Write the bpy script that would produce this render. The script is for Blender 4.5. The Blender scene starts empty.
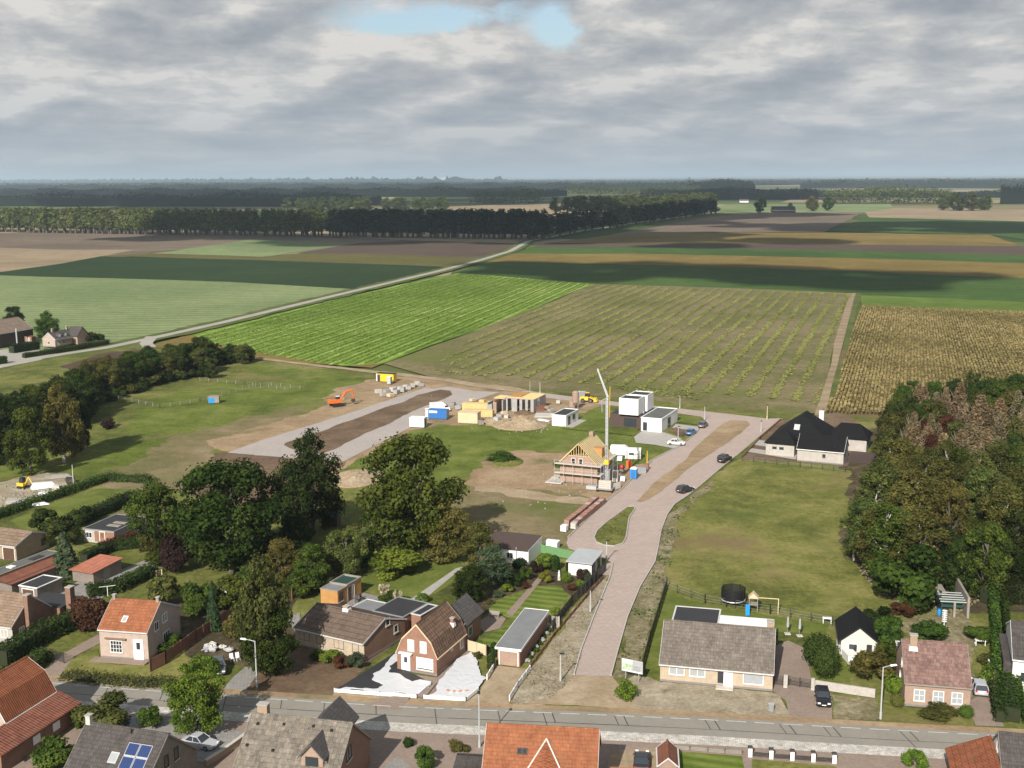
import bpy, math, random
import numpy as np
from mathutils import Vector
R = math.radians
SC = bpy.context.scene
COL = SC.collection

# ------------------------------------------------------------------ camera, sky, sun, exposure
FPX, CAM_H = 1170.0, 64.0
PITCH, ROLL = math.atan(207.5 / FPX), R(0.32)
_f = np.array([0, math.cos(PITCH), -math.sin(PITCH)])
_r0 = np.array([1.0, 0, 0]); _u0 = np.cross(_r0, _f)
_r = _r0 * math.cos(ROLL) - _u0 * math.sin(ROLL); _u = np.cross(_r, _f)
cd = bpy.data.cameras.new('camera'); cam = bpy.data.objects.new('camera', cd); COL.objects.link(cam)
cd.sensor_width = 36.0; cd.lens = FPX / 1024 * 36.0; cd.clip_start = 1.0; cd.clip_end = 150000
from mathutils import Matrix
cam.matrix_world = Matrix(((_r[0], _u[0], -_f[0], 0), (_r[1], _u[1], -_f[1], 0), (_r[2], _u[2], -_f[2], CAM_H), (0, 0, 0, 1)))
SC.camera = cam

SUN_EL, SUN_DIR = R(33), R(70)          # shadows run along SUN_DIR (from +x towards +y)
sd = bpy.data.lights.new('sun', 'SUN'); sun = bpy.data.objects.new('sun', sd); COL.objects.link(sun)
sd.energy = 4.5; sd.angle = R(0.5); sd.color = (1.0, 0.945, 0.86)
sdir = Vector((math.cos(SUN_DIR) * math.cos(SUN_EL), math.sin(SUN_DIR) * math.cos(SUN_EL), -math.sin(SUN_EL)))
sun.rotation_euler = sdir.to_track_quat('-Z', 'Y').to_euler()

SC.view_settings.view_transform = 'Standard'; SC.view_settings.look = 'None'
SC.view_settings.exposure = 0.6; SC.view_settings.gamma = 1.0
SC.view_settings.use_curve_mapping = False
SC.render.engine = 'CYCLES'
SC.cycles.max_bounces = 5; SC.cycles.diffuse_bounces = 2; SC.cycles.glossy_bounces = 2
SC.cycles.transmission_bounces = 3; SC.cycles.transparent_max_bounces = 6; SC.cycles.volume_bounces = 1
SC.cycles.use_denoising = True

def N(nt, t, loc=None, **kw):
    n = nt.nodes.new(t)
    for k, v in kw.items():
        setattr(n, k, v)
    return n

def mathn(nt, op, a, b=None, clamp=False):
    n = N(nt, 'ShaderNodeMath', operation=op); n.use_clamp = clamp
    for i, v in enumerate((a, b)):
        if v is None: continue
        if isinstance(v, (int, float)): n.inputs[i].default_value = v
        else: nt.links.new(v, n.inputs[i])
    return n.outputs[0]

def mixc(nt, fac, a, b, mode='MIX'):
    n = N(nt, 'ShaderNodeMix', data_type='RGBA', blend_type=mode)
    for sock, v in ((n.inputs[0], fac), (n.inputs[6], a), (n.inputs[7], b)):
        if isinstance(v, (int, float)): sock.default_value = v
        elif isinstance(v, tuple): sock.default_value = v if len(v) == 4 else v + (1,)
        else: nt.links.new(v, sock)
    return n.outputs[2]

def ramp(nt, fac, stops, interp='LINEAR'):
    n = N(nt, 'ShaderNodeValToRGB'); n.color_ramp.interpolation = interp
    e = n.color_ramp.elements
    while len(e) < len(stops): e.new(0.5)
    for el, (p, c) in zip(e, stops):
        el.position = p; el.color = c if len(c) == 4 else tuple(c) + (1,)
    nt.links.new(fac, n.inputs[0])
    return n.outputs[0]

def noise(nt, vec, scale, detail=4, rough=0.55, dim='3D', dist=0.0):
    n = N(nt, 'ShaderNodeTexNoise', noise_dimensions=dim)
    n.inputs['Scale'].default_value = scale; n.inputs['Detail'].default_value = detail
    n.inputs['Roughness'].default_value = rough; n.inputs['Distortion'].default_value = dist
    if vec is not None: nt.links.new(vec, n.inputs['Vector'])
    return n.outputs[0]

def comb(nt, x, y, z=0.0):
    n = N(nt, 'ShaderNodeCombineXYZ')
    for i, v in enumerate((x, y, z)):
        if isinstance(v, (int, float)): n.inputs[i].default_value = v
        else: nt.links.new(v, n.inputs[i])
    return n.outputs[0]

# world: Nishita sky under broken cloud, looked up by direction only
W = bpy.data.worlds.new('World'); SC.world = W; W.use_nodes = True
nt = W.node_tree; nt.nodes.clear()
out = N(nt, 'ShaderNodeOutputWorld'); bg = N(nt, 'ShaderNodeBackground'); nt.links.new(bg.outputs[0], out.inputs[0])
sky = N(nt, 'ShaderNodeTexSky', sky_type='NISHITA'); sky.sun_disc = False
sky.sun_elevation = SUN_EL; sky.sun_rotation = math.atan2(-sdir.x, -sdir.y); sky.air_density = 1.0; sky.dust_density = 2.0
tc = N(nt, 'ShaderNodeTexCoord'); sp = N(nt, 'ShaderNodeSeparateXYZ'); nt.links.new(tc.outputs['Generated'], sp.inputs[0])
zc = mathn(nt, 'MAXIMUM', sp.outputs[2], 0.0)
zz = mathn(nt, 'ADD', zc, 0.06)
az = mathn(nt, 'ARCTAN2', sp.outputs[0], sp.outputs[1])
cx = mathn(nt, 'MULTIPLY', az, 4.4)
cy = mathn(nt, 'MULTIPLY', mathn(nt, 'LOGARITHM', zz, math.e), 1.7)
SEED = 3.1
def cloudfield(px_, py_):
    """billowing cumulus: folded noise at several sizes over a broad mass"""
    p = comb(nt, mathn(nt, 'ADD', px_, SEED * 9.7), py_); m = noise(nt, p, 0.85, 2, 0.5, '2D'); v = N(nt, 'ShaderNodeTexVoronoi', feature='SMOOTH_F1', voronoi_dimensions='2D'); v.inputs['Scale'].default_value = 2.0; v.inputs['Smoothness'].default_value = 0.7
    w = N(nt, 'ShaderNodeVectorMath', operation='ADD'); nz = N(nt, 'ShaderNodeTexNoise', noise_dimensions='2D'); nz.inputs['Scale'].default_value = 3.0; nz.inputs['Detail'].default_value = 4; nt.links.new(p, nz.inputs['Vector'])
    sc_ = N(nt, 'ShaderNodeVectorMath', operation='SCALE'); sc_.inputs['Scale'].default_value = 0.42; nt.links.new(nz.outputs[1], sc_.inputs[0]); nt.links.new(p, w.inputs[0]); nt.links.new(sc_.outputs[0], w.inputs[1]); nt.links.new(w.outputs[0], v.inputs['Vector'])
    f = noise(nt, w.outputs[0], 3.4, 6, 0.6, '2D')
    d = mathn(nt, 'ADD', mathn(nt, 'MULTIPLY', m, 0.75), mathn(nt, 'MULTIPLY', mathn(nt, 'SUBTRACT', 0.78, v.outputs['Distance']), 0.5))
    return mathn(nt, 'ADD', d, mathn(nt, 'MULTIPLY', mathn(nt, 'SUBTRACT', f, 0.5), 0.42))
d1 = cloudfield(cx, cy); d2 = cloudfield(mathn(nt, 'SUBTRACT', cx, 0.07), mathn(nt, 'ADD', cy, 0.16))
lit = mathn(nt, 'ADD', mathn(nt, 'MULTIPLY', mathn(nt, 'SUBTRACT', d1, d2), 2.2), 0.62)      # brighter where the cloud thins upwards
lit = mathn(nt, 'ADD', lit, mathn(nt, 'MULTIPLY', mathn(nt, 'SUBTRACT', noise(nt, comb(nt, cx, mathn(nt, 'MULTIPLY', cy, 1.6)), 5.0, 6, 0.6, '2D'), 0.5), 0.75))
lit = mathn(nt, 'SUBTRACT', lit, mathn(nt, 'MULTIPLY', mathn(nt, 'SUBTRACT', d1, 0.62), 0.55), True)
cloud = ramp(nt, lit, [(0.0, (0.21, 0.23, 0.255)), (0.3, (0.25, 0.268, 0.29)), (0.6, (0.315, 0.325, 0.335)), (0.85, (0.40, 0.396, 0.39)), (1.0, (0.48, 0.468, 0.45))])
hz = mathn(nt, 'POWER', mathn(nt, 'SUBTRACT', 1.0, mathn(nt, 'MINIMUM', mathn(nt, 'MULTIPLY', zc, 9.0), 1.0)), 1.5)
cloud = mixc(nt, mathn(nt, 'MULTIPLY', hz, 0.85), cloud, (0.285, 0.325, 0.37))
# open blue gaps in the cloud deck
def gap(azd, eld, ra, re):
    a = mathn(nt, 'DIVIDE', mathn(nt, 'SUBTRACT', az, R(azd)), R(ra)); e = mathn(nt, 'DIVIDE', mathn(nt, 'SUBTRACT', zc, R(eld)), R(re))
    a = mathn(nt, 'ADD', a, mathn(nt, 'MULTIPLY', mathn(nt, 'SUBTRACT', d1, 0.5), 2.6)); e = mathn(nt, 'ADD', e, mathn(nt, 'MULTIPLY', mathn(nt, 'SUBTRACT', d2, 0.5), -2.6))
    q = mathn(nt, 'ADD', mathn(nt, 'MULTIPLY', a, a), mathn(nt, 'MULTIPLY', e, e))
    return mathn(nt, 'POWER', math.e, mathn(nt, 'MULTIPLY', q, -1.0))
g = mathn(nt, 'ADD', gap(-4.8, 7.3, 4.2, 0.75), gap(2.3, 6.8, 1.4, 0.9))
g = mathn(nt, 'ADD', g, gap(18.5, 8.7, 4.0, 0.6))
g = mathn(nt, 'ADD', g, mathn(nt, 'MULTIPLY', mathn(nt, 'SUBTRACT', zc, 0.16, True), 1.5))   # cloud breaks up overhead
cov = mathn(nt, 'SUBTRACT', mathn(nt, 'ADD', d1, 0.16), mathn(nt, 'MULTIPLY', g, 0.46))
cov = mathn(nt, 'MAXIMUM', mathn(nt, 'MULTIPLY', mathn(nt, 'SUBTRACT', cov, 0.30), 5.0, True), mathn(nt, 'SUBTRACT', 1.0, mathn(nt, 'MULTIPLY', g, 3.0), True))
skyc = mixc(nt, 1.0, sky.outputs[0], (0.09, 0.09, 0.09), 'MULTIPLY')
nt.links.new(mixc(nt, cov, skyc, cloud), bg.inputs[0]); bg.inputs[1].default_value = 1.0
bg.inputs[1].default_value = 1.0

# ------------------------------------------------------------------ picture -> place (where a sight line meets the ground)
def ray(px, py): return _f + _r * ((px - 512) / FPX) + _u * ((384 - py) / FPX)
def G(px, py, z=0.0):
    d = ray(px, py); p = d * ((z - CAM_H) / d[2]); return Vector((p[0], p[1], z))
def PX(x, y, z):
    v = np.array([x, y, z - CAM_H]); w = v @ _f
    return 512 + FPX * (v @ _r) / w, 384 - FPX * (v @ _u) / w
def height_at(x, y, py):
    lo, hi = 0.0, 60.0
    for _ in range(40):
        m = (lo + hi) / 2
        if PX(x, y, m)[1] > py: lo = m
        else: hi = m
    return lo
def HH(px, py, top): g = G(px, py); return height_at(g.x, g.y, top)

# ------------------------------------------------------------------ tagging
def tag(o, label=None, cat=None, group=None, kind=None):
    if label: o['label'] = label
    if cat: o['category'] = cat
    if group: o['group'] = group
    if kind: o['kind'] = kind
    return o
def thing(name, label, cat, loc=(0, 0, 0), rz=0.0, group=None):
    o = bpy.data.objects.new(name, None); COL.objects.link(o)
    o.location = loc; o.rotation_euler = (0, 0, rz); o.empty_display_size = 0.5
    return tag(o, label, cat, group)
def link_mesh(name, me, parent=None):
    o = bpy.data.objects.new(name, me); COL.objects.link(o)
    if parent is not None: o.parent = parent
    return o
def kids(o): return [c for c in bpy.data.objects if c.parent is o]
def copy_tree(o, parent=None):
    c = o.copy(); COL.objects.link(c)
    if parent is not None: c.parent = parent
    for ch in o.children: copy_tree(ch, c)
    return c

class MB:
    """collects faces for one mesh"""
    def __init__(s): s.v = []; s.f = []
    def face(s, pts):
        i = len(s.v); s.v += [tuple(p) for p in pts]; s.f.append(tuple(range(i, i + len(pts)))); return s
    def hull(s, bot, top):
        n = len(bot); i = len(s.v); s.v += [tuple(p) for p in bot] + [tuple(p) for p in top]
        s.f.append(tuple(range(i + n - 1, i - 1, -1))); s.f.append(tuple(range(i + n, i + 2 * n)))
        for k in range(n):
            j = (k + 1) % n; s.f.append((i + k, i + j, i + n + j, i + n + k))
        return s
    def box(s, x0, x1, y0, y1, z0, z1):
        return s.hull([(x0, y0, z0), (x1, y0, z0), (x1, y1, z0), (x0, y1, z0)], [(x0, y0, z1), (x1, y0, z1), (x1, y1, z1), (x0, y1, z1)])
    def taper(s, x0, x1, y0, y1, z0, z1, ix, iy):
        return s.hull([(x0, y0, z0), (x1, y0, z0), (x1, y1, z0), (x0, y1, z0)], [(x0 + ix, y0 + iy, z1), (x1 - ix, y0 + iy, z1), (x1 - ix, y1 - iy, z1), (x0 + ix, y1 - iy, z1)])
    def prism(s, pts, z0, z1): return s.hull([(p[0], p[1], z0) for p in pts], [(p[0], p[1], z1) for p in pts])
    def ext(s, prof, a0, a1, axis='x'):          # profile in the plane across the axis
        if axis == 'x': return s.hull([(a0, p[0], p[1]) for p in prof], [(a1, p[0], p[1]) for p in prof])
        return s.hull([(p[0], a0, p[1]) for p in prof][::-1], [(p[0], a1, p[1]) for p in prof][::-1])
    def tube(s, a, b, r0, r1=None, n=7):
        a = Vector(a); b = Vector(b); r1 = r0 if r1 is None else r1
        d = (b - a).normalized(); u = d.orthogonal().normalized(); w = d.cross(u)
        ring = lambda c, r: [c + (u * math.cos(2 * math.pi * k / n) + w * math.sin(2 * math.pi * k / n)) * r for k in range(n)]
        return s.hull(ring(a, r0), ring(b, r1))
    def lathe(s, prof, n=14, cx=0, cy=0):
        i = len(s.v)
        for r, z in prof:
            for k in range(n): s.v.append((cx + r * math.cos(2 * math.pi * k / n), cy + r * math.sin(2 * math.pi * k / n), z))
        for j in range(len(prof) - 1):
            for k in range(n):
                l = (k + 1) % n; s.f.append((i + j * n + k, i + j * n + l, i + (j + 1) * n + l, i + (j + 1) * n + k))
        s.f.append(tuple(range(i + n - 1, i - 1, -1))); s.f.append(tuple(range(i + (len(prof) - 1) * n, i + len(prof) * n)))
        return s
    def blob(s, c, r, seed=0, amp=0.2, nu=12, nv=7, flat=0.0):
        rnd = random.Random(seed); i = len(s.v); ph = [rnd.uniform(0, 6.28) for _ in range(8)]
        rr = r if isinstance(r, (tuple, list)) else (r, r, r)
        for j in range(nv + 1):
            t = math.pi * j / nv
            for k in range(nu):
                a = 2 * math.pi * k / nu
                m = 1 + amp * (math.sin(3 * a + ph[0] + 2 * t) * 0.5 + math.sin(5 * a + ph[1] - 3 * t) * 0.35 + math.sin(2 * a + 4 * t + ph[2]) * 0.5)
                z = c[2] + rr[2] * math.cos(t) * m
                s.v.append((c[0] + rr[0] * math.sin(t) * math.cos(a) * m, c[1] + rr[1] * math.sin(t) * math.sin(a) * m, max(z, flat)))
        for j in range(nv):
            for k in range(nu):
                l = (k + 1) % nu; s.f.append((i + j * nu + k, i + (j + 1) * nu + k, i + (j + 1) * nu + l, i + j * nu + l))
        return s
    def build(s, name, mat, parent=None, smooth=False, bevel=0.0):
        me = bpy.data.meshes.new(name); me.from_pydata(s.v, [], s.f)
        if mat is not None: me.materials.append(mat)
        if smooth: me.polygons.foreach_set('use_smooth', [True] * len(me.polygons))
        me.update(); o = link_mesh(name, me, parent)
        if bevel:
            m = o.modifiers.new('bevel', 'BEVEL'); m.width = bevel; m.segments = 2; m.limit_method = 'ANGLE'
        return o

# ------------------------------------------------------------------ materials
def mat_new(name):
    m = bpy.data.materials.new(name); m.use_nodes = True; t = m.node_tree
    return m, t, t.nodes['Principled BSDF']
def objvec(t):
    return N(t, 'ShaderNodeTexCoord').outputs['Object']
def setb(t, b, h, strength, dist):
    n = N(t, 'ShaderNodeBump'); n.inputs['Strength'].default_value = strength; n.inputs['Distance'].default_value = dist
    t.links.new(h, n.inputs['Height']); t.links.new(n.outputs[0], b.inputs['Normal'])
def plain(name, c, rough=0.6, var=0.12, scale=1.5, metal=0.0, fine=8.0, spec=0.4):
    """one colour with weathering at two sizes"""
    m, t, b = mat_new(name); v = objvec(t)
    n1 = noise(t, v, scale, 4); n2 = noise(t, v, fine, 3, 0.7)
    k = mathn(t, 'ADD', mathn(t, 'MULTIPLY', mathn(t, 'SUBTRACT', n1, 0.5), var * 3), mathn(t, 'MULTIPLY', mathn(t, 'SUBTRACT', n2, 0.5), var * 2))
    k = mathn(t, 'ADD', k, 1.0)
    t.links.new(mixc(t, 1.0, tuple(c), comb(t, k, k, k), 'MULTIPLY'), b.inputs['Base Color'])
    b.inputs['Roughness'].default_value = rough; b.inputs['Metallic'].default_value = metal
    b.inputs['Specular IOR Level'].default_value = spec
    return m
def ground(name, stops, scale=0.12, fine=1.6, bump=0.35, finew=0.45, stripes=None, extra=None, rough=1.0, dist=0.6, wide=1.5):
    """soil or vegetation: wide and fine noise through a colour ramp, optional rows (angle, spacing m, depth)"""
    m, t, b = mat_new(name); v = objvec(t)
    n1 = noise(t, v, scale, 5, 0.6, dist=dist); n2 = noise(t, v, fine, 4, 0.7); n3 = noise(t, v, fine * 0.22, 3, 0.6)
    k = mathn(t, 'ADD', mathn(t, 'MULTIPLY', mathn(t, 'SUBTRACT', n1, 0.5), wide), mathn(t, 'MULTIPLY', mathn(t, 'SUBTRACT', n2, 0.5), finew * 2))
    k = mathn(t, 'ADD', k, mathn(t, 'MULTIPLY', mathn(t, 'SUBTRACT', n3, 0.5), wide * 0.5))
    if stripes:
        for ang, gapm, depth in stripes:
            s = N(t, 'ShaderNodeSeparateXYZ'); t.links.new(v, s.inputs[0])
            q = mathn(t, 'ADD', mathn(t, 'MULTIPLY', s.outputs[0], -math.sin(R(ang))), mathn(t, 'MULTIPLY', s.outputs[1], math.cos(R(ang))))
            q = mathn(t, 'ADD', q, mathn(t, 'MULTIPLY', mathn(t, 'SUBTRACT', n1, 0.5), gapm * 0.35))
            w = mathn(t, 'SINE', mathn(t, 'MULTIPLY', q, 2 * math.pi / gapm))
            amp = mathn(t, 'MULTIPLY', mathn(t, 'ADD', n3, 0.15), depth)
            k = mathn(t, 'ADD', k, mathn(t, 'MULTIPLY', w, amp))
    k = mathn(t, 'ADD', k, 0.5, True)
    c = ramp(t, k, stops)
    for c2, sc, th in ([extra] if isinstance(extra, tuple) else extra or []):      # (colour, scale, threshold): patches of another growth
        e = noise(t, v, sc, 5, 0.65)
        c = mixc(t, mathn(t, 'MULTIPLY', mathn(t, 'ADD', mathn(t, 'SUBTRACT', e, th), mathn(t, 'MULTIPLY', mathn(t, 'SUBTRACT', n2, 0.5), 0.2)), 6.0, True), c, tuple(c2))
    t.links.new(c, b.inputs['Base Color']); b.inputs['Roughness'].default_value = rough
    b.inputs['Specular IOR Level'].default_value = 0.15
    if bump: setb(t, b, n2, bump, 0.25)
    return m
def tiles(name, c1, c2, uaxis='x', tw=0.3, th=0.34, mortar=(0.03, 0.028, 0.026), moss=None, slope=1.25, rough=0.75, msize=0.02, var=0.5):
    """roof tiles laid in courses along the roof"""
    m, t, b = mat_new(name); v = objvec(t); s = N(t, 'ShaderNodeSeparateXYZ'); t.links.new(v, s.inputs[0])
    u = s.outputs[0] if uaxis == 'x' else s.outputs[1]
    vec = comb(t, u, mathn(t, 'MULTIPLY', s.outputs[2], slope))
    br = N(t, 'ShaderNodeTexBrick'); t.links.new(vec, br.inputs['Vector']); br.offset = 0.0
    for k, val in (('Scale', 1.0), ('Brick Width', tw), ('Row Height', th), ('Mortar Size', msize), ('Mortar Smooth', 0.6)): br.inputs[k].default_value = val
    br.inputs['Color1'].default_value = tuple(c1) + (1,); br.inputs['Color2'].default_value = tuple(c2) + (1,); br.inputs['Mortar'].default_value = tuple(mortar) + (1,)
    n = noise(t, v, 0.7, 5, 0.65); n2 = noise(t, v, 4.0, 3, 0.7)
    k = mathn(t, 'ADD', mathn(t, 'MULTIPLY', mathn(t, 'SUBTRACT', n, 0.5), var * 2), mathn(t, 'MULTIPLY', mathn(t, 'SUBTRACT', n2, 0.5), var * 1.6)); k = mathn(t, 'ADD', k, 1.0)
    c = mixc(t, 1.0, br.outputs[0], comb(t, k, k, k), 'MULTIPLY')
    if moss:
        e = noise(t, v, 1.1, 6, 0.7); c = mixc(t, mathn(t, 'MULTIPLY', mathn(t, 'SUBTRACT', e, 0.54), 5.0, True), c, tuple(moss))
    t.links.new(c, b.inputs['Base Color']); b.inputs['Roughness'].default_value = rough
    b.inputs['Specular IOR Level'].default_value = 0.2
    h = mathn(t, 'SINE', mathn(t, 'MULTIPLY', u, 2 * math.pi / tw)); hv = mathn(t, 'FRACT', mathn(t, 'MULTIPLY', vec_y(t, vec), 1 / th))
    setb(t, b, mathn(t, 'ADD', h, hv), 0.55, 0.05)
    return m
def vec_y(t, vec):
    s = N(t, 'ShaderNodeSeparateXYZ'); t.links.new(vec, s.inputs[0]); return s.outputs[1]
def bricks(name, c1, c2, mortar=(0.32, 0.30, 0.27), bw=0.22, bh=0.075, var=0.35, rough=0.9):
    m, t, b = mat_new(name); v = objvec(t); s = N(t, 'ShaderNodeSeparateXYZ'); t.links.new(v, s.inputs[0])
    vec = comb(t, mathn(t, 'ADD', s.outputs[0], s.outputs[1]), s.outputs[2])
    br = N(t, 'ShaderNodeTexBrick'); t.links.new(vec, br.inputs['Vector'])
    for k, val in (('Scale', 1.0), ('Brick Width', bw), ('Row Height', bh), ('Mortar Size', 0.008)): br.inputs[k].default_value = val
    br.inputs['Color1'].default_value = tuple(c1) + (1,); br.inputs['Color2'].default_value = tuple(c2) + (1,); br.inputs['Mortar'].default_value = tuple(mortar) + (1,)
    n = noise(t, v, 0.9, 5, 0.65); n2 = noise(t, v, 6.0, 3, 0.7)
    k = mathn(t, 'ADD', mathn(t, 'MULTIPLY', mathn(t, 'SUBTRACT', n, 0.5), var * 1.6), mathn(t, 'MULTIPLY', mathn(t, 'SUBTRACT', n2, 0.5), var * 1.4)); k = mathn(t, 'ADD', k, 1.0)
    t.links.new(mixc(t, 1.0, br.outputs[0], comb(t, k, k, k), 'MULTIPLY'), b.inputs['Base Color'])
    b.inputs['Roughness'].default_value = rough; b.inputs['Specular IOR Level'].default_value = 0.2
    return m
def pavers(name, c1, c2, mortar, bw, bh, ang=0.0, var=0.3, scale=0.25, stain=None):
    m, t, b = mat_new(name); v = objvec(t)
    mp = N(t, 'ShaderNodeMapping'); mp.inputs['Rotation'].default_value = (0, 0, R(ang)); t.links.new(v, mp.inputs[0])
    br = N(t, 'ShaderNodeTexBrick'); t.links.new(mp.outputs[0], br.inputs['Vector'])
    for k, val in (('Scale', 1.0), ('Brick Width', bw), ('Row Height', bh), ('Mortar Size', 0.02), ('Mortar Smooth', 0.3)): br.inputs[k].default_value = val
    br.inputs['Color1'].default_value = tuple(c1) + (1,); br.inputs['Color2'].default_value = tuple(c2) + (1,); br.inputs['Mortar'].default_value = tuple(mortar) + (1,)
    n = noise(t, v, scale, 6, 0.65); n2 = noise(t, v, 2.5, 4, 0.7)
    k = mathn(t, 'ADD', mathn(t, 'MULTIPLY', mathn(t, 'SUBTRACT', n, 0.5), var * 1.5), mathn(t, 'MULTIPLY', mathn(t, 'SUBTRACT', n2, 0.5), var * 1.3)); k = mathn(t, 'ADD', k, 1.0)
    c = mixc(t, 1.0, br.outputs[0], comb(t, k, k, k), 'MULTIPLY')
    if stain:
        e = noise(t, v, stain[1], 6, 0.7); c = mixc(t, mathn(t, 'MULTIPLY', mathn(t, 'SUBTRACT', e, stain[2]), 6.0, True), c, tuple(stain[0]))
    t.links.new(c, b.inputs['Base Color']); b.inputs['Roughness'].default_value = 0.9
    return m
def leaf_mat(name, dark, light, rnd=0.35):
    """leaves: each leaf's own tint, and each plant a little its own green"""
    m, t, b = mat_new(name)
    a = N(t, 'ShaderNodeAttribute', attribute_name='tint'); oi = N(t, 'ShaderNodeObjectInfo')
    c = mixc(t, a.outputs['Fac'], tuple(dark), tuple(light))
    k = mathn(t, 'ADD', mathn(t, 'MULTIPLY', mathn(t, 'SUBTRACT', oi.outputs['Random'], 0.5), rnd * 2), 1.0)
    k2 = mathn(t, 'ADD', mathn(t, 'MULTIPLY', mathn(t, 'SUBTRACT', mathn(t, 'FRACT', mathn(t, 'MULTIPLY', oi.outputs['Random'], 7.31)), 0.5), rnd * 1.2), 1.0)
    c = mixc(t, 1.0, c, comb(t, mathn(t, 'MULTIPLY', k, k2), k, k), 'MULTIPLY')
    t.links.new(c, b.inputs['Base Color']); b.inputs['Roughness'].default_value = 0.65
    b.inputs['Specular IOR Level'].default_value = 0.08
    tr = N(t, 'ShaderNodeBsdfTranslucent'); t.links.new(c, tr.inputs[0]); mx = N(t, 'ShaderNodeMixShader'); mx.inputs[0].default_value = 0.4
    o = t.nodes['Material Output']; t.links.new(b.outputs[0], mx.inputs[1]); t.links.new(tr.outputs[0], mx.inputs[2]); t.links.new(mx.outputs[0], o.inputs[0])
    return m
# ------------------------------------------------------------------ the ground
ZL = [-0.66]
def dens(pts, step, jit, rnd, closed=True):
    outp = []; n = len(pts)
    for i in range(n if closed else n - 1):
        a, b = pts[i], pts[(i + 1) % n]; d = (b - a).length; k = max(1, min(90, int(d / step)))
        off = {0: Vector((0, 0, 0)), k: Vector((0, 0, 0))}
        def split(lo, hi):                       # a ragged edge, rough at every size
            if hi - lo < 2: return
            m = (lo + hi) // 2; amp = jit * min(2.2, 0.13 * ((hi - lo) * d / k) ** 0.85)
            off[m] = (off[lo] + off[hi]) / 2 + Vector((rnd.gauss(0, amp), rnd.gauss(0, amp), 0)); split(lo, m); split(m, hi)
        if jit: split(0, k)
        for j in range(k): outp.append(a.lerp(b, j / k) + off.get(j, Vector((0, 0, 0))))
    if not closed: outp.append(pts[-1])
    return outp
def patch(name, label, px, mat, jit=0.0, step=1.2, dz=0.004, kind='structure', z=None, world=False, cat=None):
    """a sheet on the ground with its own ragged edge, its corners given as picture points"""
    rnd = random.Random(len(label) + int(px[0][0] * 7))
    pts = [Vector((p[0], p[1], 0)) for p in px] if world else [G(*p) for p in px]
    pts = dens(pts, step, jit, rnd)
    if z is None: ZL[0] += dz; z = ZL[0]
    o = MB().face([(p.x, p.y, z) for p in pts]).build(name, mat)
    return tag(o, label, cat or name.replace('_', ' '), kind=kind)

# wide base: a sheet to the horizon
gm, t, b = mat_new('far_country'); v = objvec(t)
sp = N(t, 'ShaderNodeSeparateXYZ'); t.links.new(v, sp.inputs[0])
vv = comb(t, mathn(t, 'MULTIPLY', sp.outputs[0], 1 / 620.0), mathn(t, 'MULTIPLY', sp.outputs[1], 1 / 420.0))
vo = N(t, 'ShaderNodeTexVoronoi', distance='CHEBYCHEV'); vo.inputs['Scale'].default_value = 1.0; t.links.new(vv, vo.inputs['Vector'])
sc = N(t, 'ShaderNodeSeparateColor'); t.links.new(vo.outputs['Color'], sc.inputs[0])
fc = ramp(t, sc.outputs[0], [(0.0, (0.06, 0.085, 0.025)), (0.25, (0.10, 0.12, 0.035)), (0.45, (0.20, 0.17, 0.09)), (0.6, (0.045, 0.075, 0.02)), (0.75, (0.30, 0.25, 0.16)), (0.9, (0.17, 0.20, 0.07))], 'CONSTANT')
n1 = noise(t, v, 0.01, 5); k = mathn(t, 'ADD', mathn(t, 'MULTIPLY', n1, 0.6), 0.7)
t.links.new(mixc(t, 1.0, fc, comb(t, k, k, k), 'MULTIPLY'), b.inputs['Base Color']); b.inputs['Roughness'].default_value = 1.0
b.inputs['Specular IOR Level'].default_value = 0.1
mb = MB(); xs = [-60000, -20000, -8000, -3000, -1200, -500, 0, 500, 1200, 3000, 8000, 20000, 60000]; ys = [-1500, -500, 0, 400, 900, 1600, 3000, 6000, 12000, 25000, 60000]
for i in range(len(xs) - 1):
    for j in range(len(ys) - 1):
        mb.face([(xs[i], ys[j], -1.0), (xs[i + 1], ys[j], -1.0), (xs[i + 1], ys[j + 1], -1.0), (xs[i], ys[j + 1], -1.0)])
tag(mb.build('ground', gm), 'flat farmland stretching away to the horizon', 'ground', kind='structure')

# crops and soil
GR = {}
GR['pale_crop'] = ground('pale_crop', [(0.0, (0.105, 0.145, 0.06)), (0.5, (0.165, 0.21, 0.09)), (1.0, (0.25, 0.29, 0.13))], 0.006, 0.5, stripes=[(4, 9.0, 0.35)], finew=0.6)
GR['deep_green'] = ground('deep_green', [(0.0, (0.012, 0.028, 0.008)), (1.0, (0.028, 0.055, 0.014))], 0.01, 0.3, stripes=[(3, 12, 0.2)])
GR['mid_green'] = ground('mid_green', [(0.0, (0.028, 0.06, 0.012)), (0.5, (0.046, 0.09, 0.017)), (1.0, (0.08, 0.13, 0.027))], 0.008, 0.3, stripes=[(3, 14, 0.2)])
GR['bright_green'] = ground('bright_green', [(0.0, (0.075, 0.135, 0.014)), (0.45, (0.135, 0.225, 0.022)), (0.8, (0.21, 0.31, 0.05)), (1.0, (0.33, 0.40, 0.13))], 0.012, 0.45, stripes=[(76, 5.5, 0.35)], finew=0.8)
GR['brown_soil'] = ground('brown_soil', [(0.0, (0.105, 0.078, 0.055)), (0.5, (0.155, 0.118, 0.085)), (1.0, (0.215, 0.17, 0.125))], 0.008, 0.3, stripes=[(3, 10, 0.2)])
GR['dark_soil'] = ground('dark_soil', [(0.0, (0.065, 0.045, 0.034)), (1.0, (0.115, 0.082, 0.06))], 0.01, 0.3, stripes=[(3, 8, 0.2)])
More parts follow.
